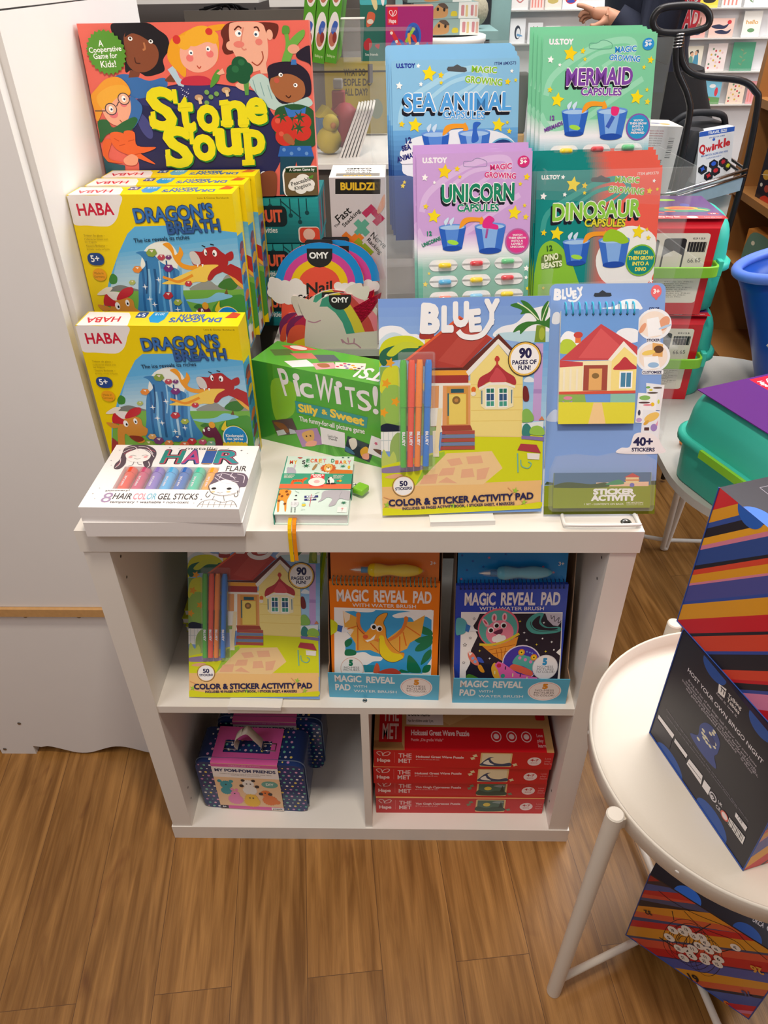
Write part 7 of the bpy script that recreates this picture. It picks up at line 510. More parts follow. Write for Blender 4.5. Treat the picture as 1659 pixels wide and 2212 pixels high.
def reveal(key, back, P, w, h, label, cover, card_c, brush, coil, fer):
    q = pose(*P); t = thing('reveal_pad', label, 'colouring pad', q['loc'], q['rot'], 'water reveal pads')
    b = MB(); b.box(-w / 2, 0, 0, w / 2, .008, h, M['inkg'], cover); front(b, ART[key], w, h, M['inkg']); pd = b.build('pad', t)
    b = MB(); b.box(-.085, .0085, 0, .085, .0095, .315, M['inkg'], card_c); draw(b, ART[back], (-.085, .0085, .213), (1, 0, 0), (0, 0, 1), (0, -1, 0), M['inkg'], clip=(1700, 1000)); b.build('backing_card', t)
    for k in range(26):
        x = -w / 2 + .007 + k * (w - .014) / 25; b = MB(); b.tube(spline([(x, -.0012, h - .006), (x - .0008, -.004, h - .002), (x - .0012, -.0025, h + .0045), (x - .001, .004, h + .0068), (x - .0004, .0082, h + .005)], False, 3), .0007, coil, n=6); b.build('coil', pd)
    zb = h + .0225; b = MB(); X = [-.026, -.022, -.012, .004, .012, .03, .045, .056, .060]; Rr = [.0040, .0092, .0105, .0078, .0078, .0098, .0082, .0046, .0006]
    sp = spline([(x, r_) for x, r_ in zip(X, Rr)], False, 4); b.tube([(x, -.003, zb) for x, _ in sp], [max(r_, .0004) for _, r_ in sp], M['inkg'], brush, n=18); wb = b.build('water_brush', t)
    b = MB(); b.tube([(-.036, -.003, zb), (-.026, -.003, zb)], .0046, M['inkg'], fer, n=14); b.build('ferrule', wb); b = MB(); b.tube([(-.052, -.003, zb), (-.045, -.003, zb), (-.036, -.003, zb)], [.0004, .0019, .0024], M['white'], n=12); b.build('brush_tip', wb)
    b = MB(); b.tube([(-.054, -.003, zb), (-.045, -.003, zb), (-.036, -.003, zb), (-.026, -.003, zb), (-.012, -.003, zb), (.008, -.003, zb), (.03, -.003, zb), (.05, -.003, zb), (.062, -.003, zb)], [.001, .0040, .0058, .0062, .0118, .0092, .0112, .0075, .001], M['blis'], n=16); b.build('blister', t)
    return t
teal_coil = mat('teal_coil_wire', '#4a9a90', .35, vary=.03); navy_coil = mat('navy_coil_wire', '#20285a', .35, vary=.03)
reveal('reveal_dino', 'back_dino', (.4174, .028, .399, -.0271, .25), .174, .2133, 'orange water reveal pad with a flying dinosaur and yellow brush', '#f4801c', '#e8823a', '#e8cc1e', teal_coil, '#2f8ac0')
reveal('reveal_space', 'back_space', (.6191, .024, .399, .02, .25), .175, .2122, 'navy water reveal pad with a space bunny in a cone and pale blue brush', '#2f49b8', '#1f86cc', '#68b4cc', navy_coil, '#2f7ab0')

# ================================================================ inside the shelf: craft tins, puzzles
def tin(label):
    t = thing('craft_tin', label, 'craft kit', group='dotted craft tins'); w, h, d = .205, .15, .08
    b = MB(); b.prism(rr(-w / 2, 0, w / 2, h, .018, 6), 'y', 0, d, M['inkg'], '#23396e', True)
    cs = ('#e8a8c8', '#7ac8b0', '#f0e8e4', '#f0d86a', '#c88ac0', '#5ab0a0'); D = []
    for i in range(19):
        for j in range(13): D.append(('e', cs[(i * 7 + j * 5) % 6][1:], [70 + i * 106 + (j % 2) * 40, 60 + j * 112, 26 if (i + j) % 3 else 16, 26 if (i + j) % 3 else 16]))
    draw(b, D, (-w / 2, 0, 0), (1, 0, 0), (0, 0, 1), (0, -1, 0), M['inkg'], clip=(2050, 1500), flat=True); draw(b, [('e', e[1], [e[2][0], e[2][1], e[2][2], e[2][3]]) for e in D if e[2][1] < 780 and 200 < e[2][0] < 1850], (-w / 2, .001, h), (1, 0, 0), (0, 1, 0), (0, 0, 1), M['inkg'], flat=True)
    b.build('tin', t)
    b = MB(); o = rr(-w / 2 - .0012, -.0012, w / 2 + .0012, h + .0012, .019, 6); b.tube([(x, .010, z) for x, z in o], .0013, M['inkg'], '#5a6a8a', n=6, closed=True); b.build('lid_seam', t)
    b = MB(); s0, s1 = -.071, .055; m = M['ink']; b.box(s0, -.0022, .002, s1, -.0016, h + .0015, m, '#f0c89c'); draw(b, ART['sleeve_front'], (s0, -.0022, .003), ((s1 - s0) / .119, 0, 0), (0, 0, .147 / .126), (0, -1, 0), m, clip=(1190, 1260))
    H = h + .0022
    for X0, Y0, X1, Y1 in ((s0, -.0022, s1, .022), (s0, .05, s1, d), (s0, .022, s0 + .018, .05), (s1 - .018, .022, s1, .05)): b.box(X0, Y0, H - .0006, X1, Y1, H, m, '#e060a8')
    b.build('paper_sleeve', t)
    b = MB(); st_ = spline([(-.026, .036, h + .003), (-.030, .034, h + .018), (-.022, .030, h + .042), (-.006, .028, h + .060), (.002, .030, h + .058), (.012, .032, h + .036), (.020, .036, h + .014), (.018, .038, h + .003)], False, 5)
    for x, y, z in st_[:-1]: pass
    vs = []; fs = []
    for i, (x, y, z) in enumerate(st_): vs += [(x, y - .009, z), (x, y + .009, z), (x + .0012, y + .009, z + .0012), (x + .0012, y - .009, z + .0012)]
    for i in range(len(st_) - 1):
        for k in range(4): fs.append((i * 4 + k, i * 4 + (k + 1) % 4, i * 4 + 4 + (k + 1) % 4, i * 4 + 4 + k))
    b.add(vs, fs, M['strap'], smooth=True); b.build('strap', t)
    for x in (-.044, .030):
        b = MB(); b.tube([(x - .008, .028, h + .003), (x + .016, .028, h + .003), (x + .016, .044, h + .003), (x - .008, .044, h + .003)], .0013, M['chrome'], n=8, closed=True); b.build('buckle', t)
    return t
a = tin('dark blue dotted craft tin with pink sleeve, in front'); a.location = (.161, .0385, .0391); a.rotation_euler = (0, 0, -.043)
dup(a, (.185, .135, .0391), (0, 0, -.02), 'dark blue dotted craft tin with pink sleeve, behind the first one')
def puzzle(key, topart, label):
    b = MB(); w, h, d = .325, .0505, .23; b.box(-w / 2, 0, 0, w / 2, d, h, M['ink'], cols=('#cf1420', '#cf1420', '#c01824', '#c01824', '#c99a62', '#cf1420')); front(b, ART[key], w, h, M['ink'])
    if topart: top(b, ART['puzzle_top'], w, .23, h, M['ink'])
    return tag(b.build('puzzle_box'), label, 'puzzle', 'red boxed art puzzles')
for k, (key, tp, lb, x, y, a) in enumerate((('puzzle_tree', 0, 'red puzzle box with a tree landscape, at the bottom of the stack', .560, .0345, .004), ('puzzle_tree', 0, 'red puzzle box with a tree landscape, second from the bottom', .559, .037, -.003), ('puzzle_wave', 0, 'red puzzle box with a wave, third from the bottom', .557, .033, .002), ('puzzle_wave', 1, 'red puzzle box with a wave and brown lid, topmost of the stack', .5585, .032, -.012))):
    o = puzzle(key, tp, lb); o.location = (x, y, .0390 + k * .0508); o.rotation_euler = (0, 0, a)

# ================================================================ round tray table with bingo boxes
t = thing('tray_table', 'round white metal tray table at the right with bingo boxes', 'side table', (.9335, -.156, 0))
b = MB(); b.lathe([(.0001, .486), (.205, .486), (.214, .488), (.2195, .494), (.2215, .5135), (.2245, .5145), (.2255, .511), (.2235, .482), (.219, .4795), (.0001, .4795)], M['tray'], n=96); tr = b.build('tray', t)
for a in (0, .9, 2.1, 3.3, 4.2, 5.3):
    b = MB(); b.lathe([(.0001, .001), (.0025, .0008), (.003, 0)], M['white'], n=12); b.build('rivet', tr, loc=(.2242 * math.cos(a + 3.95), .2242 * math.sin(a + 3.95), .497), rot=(0, PI / 2, a + 3.95))
for dg_ in (204.7, 100.6, 276.0, 22.0):
    c, s = math.cos(math.radians(dg_)), math.sin(math.radians(dg_)); b = MB(); b.tube([(.256 * c, .256 * s, .001), (.2405 * c, .2405 * s, .518)], .0115, M['tray'], n=20); b.tube([(.2405 * c, .2405 * s, .518), (.2405 * c, .2405 * s, .520)], [.0115, .0098], M['tray'], n=20); lg = b.build('leg', t)
    b = MB(); b.box(.222, -.006, .486, .236, .006, .506, M['tray']); b.build('bracket', t, rot=(0, 0, math.radians(dg_)))
for a1, a2 in ((204.7, 22.0), (100.6, 276.0)):
    z = .041 if a1 > 200 else .0285; b = MB(); b.tube([(.252 * math.cos(math.radians(q_)), .252 * math.sin(math.radians(q_)), z) for q_ in (a1, a2)], .0062, M['tray'], n=14); b.build('cross_bar', t)
def bingo(f, topd, rightd, w=.21):
    b = MB(); b.box(-w / 2, 0, 0, w / 2, w, w, M['ink'], cols=('#1f1d2a', '#1f1d2a', '#b0202c', '#b0202c', '#23212e', '#23212e'))
    if f: front(b, ART[f], w, w if f != 'bingo_cage' else .20, M['ink'])
    if topd: draw(b, ART[topd], (-w / 2, 0, w), (w / .21, 0, 0), (0, w / .21, 0), (0, 0, 1), M['ink'], clip=(2100, 2100))
    if rightd: right(b, ART[rightd], w, .21, .21, M['ink'])
    for x in (-w / 2, w / 2):
        for z in (0, w): pass
    b.tube([(-w / 2, -.0004, 0), (-w / 2, -.0004, w)], .0009, M['ink'], '#2f4f9e', n=6); b.tube([(w / 2, -.0004, 0), (w / 2, -.0004, w)], .0009, M['ink'], '#2f4f9e', n=6); b.tube([(-w / 2, -.0004, .0005), (w / 2, -.0004, .0005)], .0009, M['ink'], '#2f4f9e', n=6)
    return b.build('bingo_game_box')
o = bingo('bingo_dark', None, 'bingo_stripes'); o.location = (.8338, -.2097, .4870); o.rotation_euler = (0, 0, -1.2826); tag(o, 'dark navy back face of a cube bingo game box standing on the tray', 'bingo game', 'striped bingo game boxes')
o = bingo('bingo_stripes', 'bingo_top', None); o.location = (.8349, -.1933, .6975); o.rotation_euler = (0, 0, -1.2418); tag(o, 'striped bingo game box stacked on top of the dark faced one', 'bingo game', 'striped bingo game boxes')
o = bingo('bingo_cage', 'bingo_top', 'bingo_stripes', .203); o.location = (.910, -.255, .0485); o.rotation_euler = (0, 0, -.653); tag(o, 'striped bingo game box with drawn ball cage, under the tray table', 'bingo game', 'striped bingo game boxes')
# ================================================================ grey table with play sets behind
t = thing('display_table', 'grey topped table on white tube legs holding the teal cases', 'table', (1.35, .7, 0))
def rounded(x0, y0, x1, y1, r, n=10): return rr(x0, y0, x1, y1, r, n)
b = MB(); b.prism(rounded(-.352, -.425, .14, .37, .24, 14), 'z', .512, .53, M['grey']); b.build('table_top', t, bevel=.003)
for x, y, d in ((-.136, .198, 1), (-.10, -.25, -1), (.05, .19, 1), (.05, -.2, -1)):
    b = MB()
    b.tube([(x - .022, y - .03 * d, .512), (x - .003, y, .004)], .0085, M['white'], n=12); b.tube([(x + .022, y - .03 * d, .512), (x + .003, y, .004)], .0085, M['white'], n=12); b.ball((x, y, .009), .0105, M['white']); b.build('hairpin_leg', t)
for P in (((-.136, .198, .035), (.05, .19, .035)), ((-.136, .198, .035), (-.42, .26, .05)), ((-.42, .26, .05), (-.42, .26, .512))): b = MB(); b.tube(list(P), .006, M['white'], n=10); b.build('stretcher', t)
def super_rr(w, d, r): return rr(-w / 2, -d / 2, w / 2, d / 2, r, 6)
def loft(b, rings, m, cap=True):
    n = len(rings[0]); vs = [p for r_ in rings for p in r_]; b.add(vs, [(i * n + k, i * n + (k + 1) % n, (i + 1) * n + (k + 1) % n, (i + 1) * n + k) for i in range(len(rings) - 1) for k in range(n)], m, smooth=True)
    if cap: b.add(vs, [list(range(n))[::-1], [(len(rings) - 1) * n + k for k in range(n)]], m, smooth=False)
def case_body(t, w, d, h):
    ring = lambda sx, sy, z, r: [(x, y + d / 2, z) for x, y in super_rr(sx, sy, r)]
    b = MB(); loft(b, [ring(w * .90, d * .88, 0, .045), ring(w * .93, d * .91, .004, .05), ring(w * .965, d * .95, h * .44, .055)], M['teal']); b.build('case_bottom', t)
    b = MB(); loft(b, [ring(w * 1.0, d * 1.0, h * .44, .055), ring(w * 1.03, d * 1.04, h * .455, .058), ring(w * 1.03, d * 1.04, h * .52, .058), ring(w * 1.0, d * 1.0, h * .535, .056)], M['teal']); b.build('rim', t)
    b = MB(); R_ = [ring(w * .965, d * .95, h * .535, .055), ring(w * .95, d * .93, h * .70, .055)]
    for a in range(1, 8): q = a / 7 * PI / 2; s = math.cos(q); R_.append(ring(w * (.74 + .21 * s), d * (.66 + .27 * s), h * (.70 + .30 * math.sin(q)), .055))
    loft(b, R_, M['teal']); b.build('lid', t)
def play_case(label, loc, yaw):
    t = thing('play_set_case', label, 'toy set', loc, (0, 0, yaw), 'teal cooking play sets'); w, d, h = .30, .20, .205; case_body(t, w, d, h)
    b = MB(); s0, s1 = -.115, .095; m = M['inkg']; ww = s1 - s0
    b.box(s0, -.008, .0, s1, -.0065, .188, m, '#d2202e'); draw(b, ART['playset_end'], (s0, -.008, .0), (ww / .17, 0, 0), (0, 0, .188 / .23), (0, -1, 0), m, clip=(1700, 2300))
    V = [(s0, -.0075, .188), (s1, -.0075, .188), (s1 + .012, .012, .2062), (s0, .012, .2062), (s1 + .012, .18, .2072), (s0, .18, .2072)]; b.add(V, [(0, 1, 2, 3)], m, '#d2202e'); b.add(V, [(3, 2, 4, 5)], m, '#5a2a72')
    U_, Vv = Vector((1, 0, 0)), Vector((0, 1, .006)).normalized(); draw(b, ART['playset_top'], (s0, -.004, .2068), ((ww + .012) / .22, 0, 0), (0, .98, .004), (0, 0, 1), m, clip=(2200, 1880)); b.build('card_sleeve', t)
    b = MB(); hp = spline([(.105, .0, .105), (.107, -.018, .104), (.098, -.031, .103), (.06, -.034, .102), (-.06, -.034, .102), (-.098, -.031, .103), (-.107, -.018, .104), (-.105, .0, .105)], False, 5)
    vs = []; fs = []
    for x, y, z in hp:
        k = Vector((x, y, 0)).normalized() if abs(y) > 1e-6 else Vector((1 if x > 0 else -1, 0, 0)); vs += [(x, y, z - .012), (x, y, z + .012), (x * .955, y * .82, z + .012), (x * .955, y * .82, z - .012)]
    for i in range(len(hp) - 1):
        for k in range(4): fs.append((i * 4 + k, i * 4 + (k + 1) % 4, i * 4 + 4 + (k + 1) % 4, i * 4 + 4 + k))
    b.add(vs, fs + [(0, 1, 2, 3), tuple(len(vs) - 4 + k for k in (3, 2, 1, 0))], M['lime']); b.build('handle', t, bevel=.002)
    for x in (-.112, .112): b = MB(); b.rbox(x - .006, -.016, .088, x + .006, .004, .122, M['teal'], .002); b.build('handle_lug', t)
    return t
c = play_case('teal cooking play set case lying under the upper one of the stack', (1.035, .836, .5305), -.05); dup(c, (1.022, .842, .7395), (0, 0, -.02), 'teal cooking play set case on top of its stack, with lime handle')
t = thing('play_set_case', 'large teal play set case with purple card on its lid, nearest the camera', 'toy set', (1.044, .372, .5305), (0, 0, -1.18)); w, d, h = .32, .21, .195; case_body(t, w, d, h)
b = MB(); b.box(-.06, -.0105, .088, .075, -.004, .104, M['lime']); b.build('latch', t, bevel=.002)
b = MB(); V = [(-.125, .012, h + .0015), (.16, .012, h + .0015), (.16, .18, h + .0015), (-.125, .18, h + .0015)]; b.box(-.125, .012, h + .0005, .165, .185, h + .0022, M['inkg'], '#5f2f80'); draw(b, ART['case_top'], (-.125, .013, h + .0022), (.965, 0, 0), (0, 1, 0), (0, 0, 1), M['inkg'], clip=(3000, 1700)); b.build('card_sleeve', t)
b = MB(); b.rbox(-.02, -.012, 0, .02, .012, .03, M['orange'], .005); tag(b.build('toy_block', loc=(1.075, .615, .5305), rot=(0, 0, .3)), 'orange plastic toy piece peeking out behind the nearest teal case', 'toy')
# blue bucket with beach toys and a boxed card
t = thing('toy_bucket', 'big shiny blue plastic tub with lighter rim at the right edge', 'tub', (1.43, .85, .563), (-.16, -.22, 0))
b = MB(); b.lathe([(.0001, .004), (.105, .004), (.112, 0), (.118, .01), (.130, .12), (.150, .25), (.160, .285), (.152, .287), (.138, .24), (.120, .12), (.105, .012), (.0001, .012)], M['blue'], n=64); b.build('tub_body', t)
b = MB(); b.tube([(.157 * math.cos(2 * PI * k / 48), .157 * math.sin(2 * PI * k / 48), .288) for k in range(48)], .012, M['lblue'], n=14, closed=True); b.build('rim', t)
b = MB(); b.lathe([(.0001, .0), (.05, .0), (.062, .05), (.066, .07), (.058, .068), (.046, .008), (.0001, .008)], M['aqua'], n=24)
for k in range(12): a = 2 * PI * k / 12; b.tube([(.05 * math.cos(a), .05 * math.sin(a), 0), (.064 * math.cos(a), .064 * math.sin(a), .07)], .006, M['aqua'], n=8)
tag(b.build('sand_mould', loc=(1.43, .84, .80), rot=(1.9, .3, .4)), 'aqua ribbed sand mould lying in the blue tub', 'sand toy')
b = MB(); b.lathe([(.0001, .0), (.045, .004), (.058, .02), (.054, .021), (.043, .009), (.0001, .005)], M['lime'], n=32); tag(b.build('toy_dish', loc=(1.415, .775, .80), rot=(.5, -.5, 0)), 'lime green toy dish lying in the blue tub', 'sand toy')
b = MB(); b.box(-.11, 0, 0, .11, .012, .15, M['ink'], '#a8a6a6'); draw(b, [('p', 'b02a38', [80, 900, 700, 900, 700, 1480, 80, 1480]), ('L', 'd88a90', [300, 1120, 180, 1260, 220, 1360, 330, 1300, 300, 1120], 26), ('L', 'd88a90', [300, 1120, 430, 1330, 500, 1280, 440, 1180, 300, 1120], 26), ('t', 'd88a90', 'Hape', 220, 950, 360, 130, .06, 0), ('p', '1f8a7a', [1100, 0, 2200, 0, 2200, 500, 1500, 380]), ('p', '23262c', [900, 260, 1050, 180, 1200, 240, 1020, 380])], (-.11, 0, 0), (1, 0, 0), (0, 0, 1), (0, -1, 0), M['ink'])
tag(b.build('toy_set_box', loc=(1.300, .655, .66), rot=(-.5, .62, -.5)), 'grey toy box with dark red logo corner tilted against the blue tub', 'toy box')

# ================================================================ wire rack, bag, tile games
t = thing('wire_rack', 'black tube display rack with loop handle and galvanised basket', 'rack', (1.2, 1.25, 0)); o_ = Vector((1.2, 1.25, 0)); Y_ = 1.25  # rack, bag and tile games scaled about the camera to a greater depth
def rt(name, pts, r, m, closed=False, n=12): b = MB(); b.tube([Vector(p) - o_ for p in pts], r, m, n=n, closed=closed); return b.build(name, t)
def sp(pts, closed=False): return spline([(x, Y_, z) for x, z in pts], closed, 5)
rt('loop_handle', sp(((1.019, 1.27), (1.032, 1.292), (1.075, 1.298), (1.122, 1.295), (1.145, 1.278), (1.141, 1.256), (1.092, 1.246), (1.037, 1.249)), True), .0078, M['blackm'], True)
rt('left_post', sp(((1.084, 1.246), (1.082, 1.229), (1.095, 1.174), (1.134, 1.116), (1.148, 1.06), (1.148, .861))) + [(1.146, Y_, .6), (1.142, Y_, .012)], .0078, M['blackm'])
rt('right_post', sp(((1.088, 1.246), (1.103, 1.192), (1.142, 1.162), (1.248, 1.150), (1.290, 1.128), (1.306, 1.095), (1.316, .938), (1.310, .777))) + [(1.309, Y_, .5), (1.309, Y_, .012)], .0078, M['blackm'])
rt('coil', [(1.086 + .011 * math.cos(k * .8), Y_ + .011 * math.sin(k * .8), 1.215 + k * .0008) for k in range(40)], .0018, M['chrome'], n=6)
for z in (0, -.013): rt('basket_rim', [(1.10, Y_ - .002, .893 + z), (1.148, Y_ - .012, .903 + z), (1.314, Y_ - .010, .955 + z), (1.335, Y_ + .24, .950 + z), (1.10, Y_ + .24, .893 + z)], .0042, M['chrome'], True, 8)
b = MB(); F = [(1.10, 1.25, .885), (1.148, 1.239, .893), (1.312, 1.241, .942), (1.312, 1.241, .905), (1.148, 1.239, .860), (1.10, 1.25, .852), (1.333, 1.488, .900), (1.10, 1.488, .852)]
b.add([Vector(p) - o_ for p in F], [(0, 1, 4, 5), (1, 2, 3, 4), (5, 4, 3, 6, 7)], M['galv']); b.build('basket_sheet', t)
b = MB(); b.box(-.11, .03, .62, .11, .036, .885, M['paper']); b.build('lower_panel', t)
b = MB(); w, h, d = .088, .122, .04; b.box(-w / 2, 0, 0, w / 2, d, h, M['ink'], '#dfe2ea'); draw(b, ART['tile_game_front'], (-w / 2, 0, 0), (w / .115, 0, 0), (0, 0, h / .165), (0, -1, 0), M['ink'], clip=(1150, 1650)); tag(b.build('tile_game_box', loc=(1.250, 1.275, .920), rot=(-.06, -.13, .10)), 'white travel size tile game box with blue top band in the rack', 'tile game', 'tile game boxes in the rack')
b = MB(); w, h, d = .095, .158, .10; b.box(-w / 2, 0, 0, w / 2, d, h, M['ink'], '#d2d0d0', cols=('#d6d4d4', '#d6d4d4', '#d6d4d4', '#d0cece', '#efece6', '#d6d4d4')); draw(b, ART['tile_game_back'], (-w / 2, 0, 0), (w / .16, 0, 0), (0, 0, h / .2), (0, -1, 0), M['ink'], clip=(1600, 2000))
draw(b, [('e', '8a90b0', [380, 420, 130, 90]), ('e', 'e8b04a', [600, 330, 130, 80]), ('t', 'd8343a', 'Qwirkle', 60, 720, 280, 80, .05, 20)], (-w / 2, 0, h), (1, 0, 0), (0, 1, 0), (0, 0, 1), M['ink']); tag(b.build('tile_game_box', loc=(1.092, 1.272, .892), rot=(0, .05, .08)), 'grey backed tile game box with barcode in the rack', 'tile game', 'tile game boxes in the rack')
def blobby(name, rings, m, n=20, parent=None):
    """closed body from (centre, half width, half depth) rings"""
    b = MB(); R = [[(c[0] + a * math.copysign(abs(math.cos(2 * PI * k / n)) ** .8, math.cos(2 * PI * k / n)), c[1] + d * math.copysign(abs(math.sin(2 * PI * k / n)) ** .8, math.sin(2 * PI * k / n)), c[2]) for k in range(n)] for c, a, d in rings]; loft(b, R, m); return b.build(name, parent)
t = thing('tote_bag', 'black padded bag standing between the tile game boxes', 'bag', (1.176, 1.31, .897))
blobby('bag_body', [((-.012, 0, .002), .026, .03), ((-.010, 0, .03), .031, .036), ((-.002, 0, .08), .029, .036), ((.010, 0, .125), .026, .034), ((.014, .0, .140), .018, .028)], M['bag'], parent=t)
blobby('bag_flap', [((.06, .11, .03), .055, .05), ((.065, .11, .10), .070, .055), ((.062, .11, .137), .064, .05), ((.05, .11, .147), .04, .04)], M['bag'], parent=t)
b = MB(); b.tube(spline([(-.03, .05, .145), (.0, .05, .165), (.05, .06, .168), (.10, .07, .160), (.118, .08, .135)], False, 5), .008, M['bag'], n=10); b.build('strap', t)

# ================================================================ glass display behind the soup game
t = thing('acrylic_display', 'clear acrylic display case with toys, behind the red soup game', 'display case', (.25, .8, 0))
def dp(name, x0, y0, z0, x1, y1, z1, m): b = MB(); b.box(x0 - .25, y0 - .8, z0, x1 - .25, y1 - .8, z1, m); return b.build(name, t, bevel=.0008)
dp('base_cabinet', -.05, .81, 0, .47, 1.25, 1.055, M['grid']); dp('case_floor', -.06, .8, 1.055, .48, 1.26, 1.064, M['white']); dp('front_pane', -.05, .8, 1.066, .47, .803, 1.222, M['acr']); dp('shelf_plate', -.06, .798, 1.224, .47, 1.1, 1.230, M['acr']); dp('shelf_edge', -.06, .796, 1.2215, .47, .798, 1.2245, M['dark']); dp('back_panel', -.05, 1.24, 1.064, .47, 1.25, 1.3, M['grid']); dp('upper_lip', .30, .80, 1.285, .47, .803, 1.291, M['acr']); dp('clip', .383, .793, 1.205, .392, .803, 1.234, M['steel'])
for k, x in enumerate((.262, .2855, .309)):
    b = MB(); b.box(-.011, 0, 0, .011, .16, .21, M['ink'], '#4a8f2a'); draw(b, ART['green_box_front'], (-.011, 0, 0), (.022 / .05, 0, 0), (0, 0, .21 / .26), (0, -1, 0), M['ink'], clip=(500, 2600))
    tag(b.build('slim_toy_box', loc=(x, .865, 1.2305), rot=(0, .16, 0)), ('leftmost', 'middle', 'rightmost')[k] + ' of three slim green toy boxes leaning behind the soup game', 'toy box', 'slim green toy boxes')
b = MB(); b.box(-.025, 0, 0, .025, .03, .13, M['ink'], '#2c6f62'); draw(b, [('r', '4fb8c0', [0, 900, 500, 1300], 30), ('s', 'e8d8a0', [120, 1300, 200, 1300, 330, 900, 260, 850]), ('s', 'f0f0f0', [380, 1250, 470, 1200, 450, 900, 400, 950]), ('s', 'd86a4a', [120, 560, 250, 620, 280, 760, 150, 780]), ('e', 'e8e0d0', [190, 640, 60, 40]), ('s', 'b8343a', [60, 300, 160, 380, 220, 280, 150, 180, 70, 200]), ('s', 'b8343a', [270, 260, 360, 280, 340, 200]), ('t', 'c8d8d0', 'Sea friends', 80, 90, 250, 40, .02, 0)], (-.025, 0, 0), (1, 0, 0), (0, 0, 1), (0, -1, 0), M['ink']); tag(b.build('toy_package', loc=(.392, .89, 1.2305)), 'dark teal toy package with red sea creatures on the clear shelf', 'toy box')
t = thing('clear_tray', 'empty clear plastic trays beside the green toy boxes', 'tray', (.352, .87, 1.2305))
for k in range(2):
    b = MB(); b.prism([(-.018, 0), (.018, 0), (.024, .07), (-.024, .07)], 'y', .02 * k, .02 * k + .001, M['acr']); b.tube([(-.024, .02 * k, .07), (.024, .02 * k, .07)], .0015, M['white'], n=6); b.build('tray_wall', t)
b = MB(); b.box(-.043, 0, 0, .043, .07, .075, M['ink'], cols=('#a82a74', '#a82a74', '#a82a74', '#ece6ea', '#c88a7a', '#a82a74')); draw(b, ART['toy_box_front'], (-.043, 0, 0), (.086 / .13, 0, 0), (0, 0, .075 / .12), (0, -1, 0), M['ink'], clip=(1300, 1200)); draw(b, [('p', 'd8243a', [0, 250, 700, 250, 700, 480, 0, 480]), ('r', 'f0d8d8', [200, 310, 340, 420], 20), ('r', 'f0d8d8', [400, 310, 540, 420], 20)], (.043, 0, 0), (0, 1, 0), (0, 0, 1), (1, 0, 0), M['ink'])
tag(b.build('toy_box', loc=(.459, .82, 1.2455)), 'magenta boxed wooden toy with red logo corner, above the sea animal cards', 'toy box')
b = MB(); b.box(.415, .815, 1.2305, .505, .9, 1.245, M['white']); tag(b.build('display_block', bevel=.001), 'white block under the magenta toy box', 'riser')
b = MB(); b.box(-.07, 0, 0, .07, .02, .15, M['ink'], '#a8942a'); draw(b, [('t', '3a3422', 'WHAT DO', 430, 1150, 480, 130, .04, 0), ('t', '3a3422', 'PEOPLE DO', 350, 960, 700, 130, .04, 0), ('t', '3a3422', 'ALL DAY?', 430, 770, 520, 130, .04, 0), ('e', '7a8a6a', [1150, 500, 140, 200]), ('s', 'a8403a', [100, 200, 300, 260, 320, 560, 120, 520])], (-.07, 0, 0), (1, 0, 0), (0, 0, 1), (0, -1, 0), M['ink']); tag(b.build('picture_book', loc=(.345, 1.1, 1.068), rot=(-.1, 0, 0)), 'yellow picture book standing inside the clear display case', 'book')
for k in range(6):
    b = MB(); b.box(0, 0, 0, .0045, .13, .092, M['ink'], cols=('#e6e4e0', '#1c2226', '#1a2126', '#1a2126', '#e6e4e0', '#1a2126')); tag(b.build('board_book', loc=(.318 + k * .0072, .86 + .002 * k, 1.0645), rot=(0, .42 - .012 * k, 0)), 'dark thin board leaning in the row inside the display case, pale edge showing', 'book', 'leaning dark boards')
t = thing('toy_duck', 'yellow round plush toy inside the display case', 'toy', (.296, .9, 1.0645)); b = MB(); b.ball((0, 0, .026), .026, M['inkm'], '#b8a42a'); b.build('body', t); b = MB(); b.ball((.006, -.006, .058), .017, M['inkm'], '#b8a42a'); b.build('head', t); b = MB(); b.ball((.012, -.022, .056), .006, M['inkm'], '#a86a2a'); b.build('beak', t)
t = thing('toy_robot', 'red and grey toy figure inside the display case', 'toy', (.31, 1.03, 1.0645)); b = MB(); b.rbox(-.014, -.01, .06, .014, .01, .10, M['inkm'], .003, '#8a2a2e'); b.build('torso', t); b = MB(); b.rbox(-.01, -.009, .103, .01, .009, .122, M['inkm'], .003, '#8f8d88'); b.build('head', t)
for x in (-.008, .008): b = MB(); b.rbox(x - .005, -.006, 0, x + .005, .006, .06, M['inkm'], .002, '#7a2a2c'); b.build('leg', t)
t = thing('toy_block', 'blue and yellow toy block inside the display case', 'toy', (.285, .97, 1.0645), (0, 0, .5)); b = MB(); b.rbox(-.022, -.015, 0, .022, .015, .06, M['inkm'], .003, '#3f6a94'); b.build('block', t); b = MB(); b.prism([(-.022, .06), (.022, .06), (0, .08)], 'y', -.015, .015, M['inkm'], '#b8a42a'); b.build('roof', t)
t = thing('toy_hat', 'dark red knitted toy cap inside the display case', 'toy', (.325, 1.0, 1.115)); b = MB(); b.lathe([(.030, -.05), (.030, 0), (.026, .015), (.012, .028), (.0001, .031)], M['inkm'], '#8f2430', n=24); b.build('crown', t); b = MB(); b.lathe([(.032, -.05), (.034, -.045), (.032, -.04)], M['inkm'], '#6a2430', n=24); b.build('brim', t)

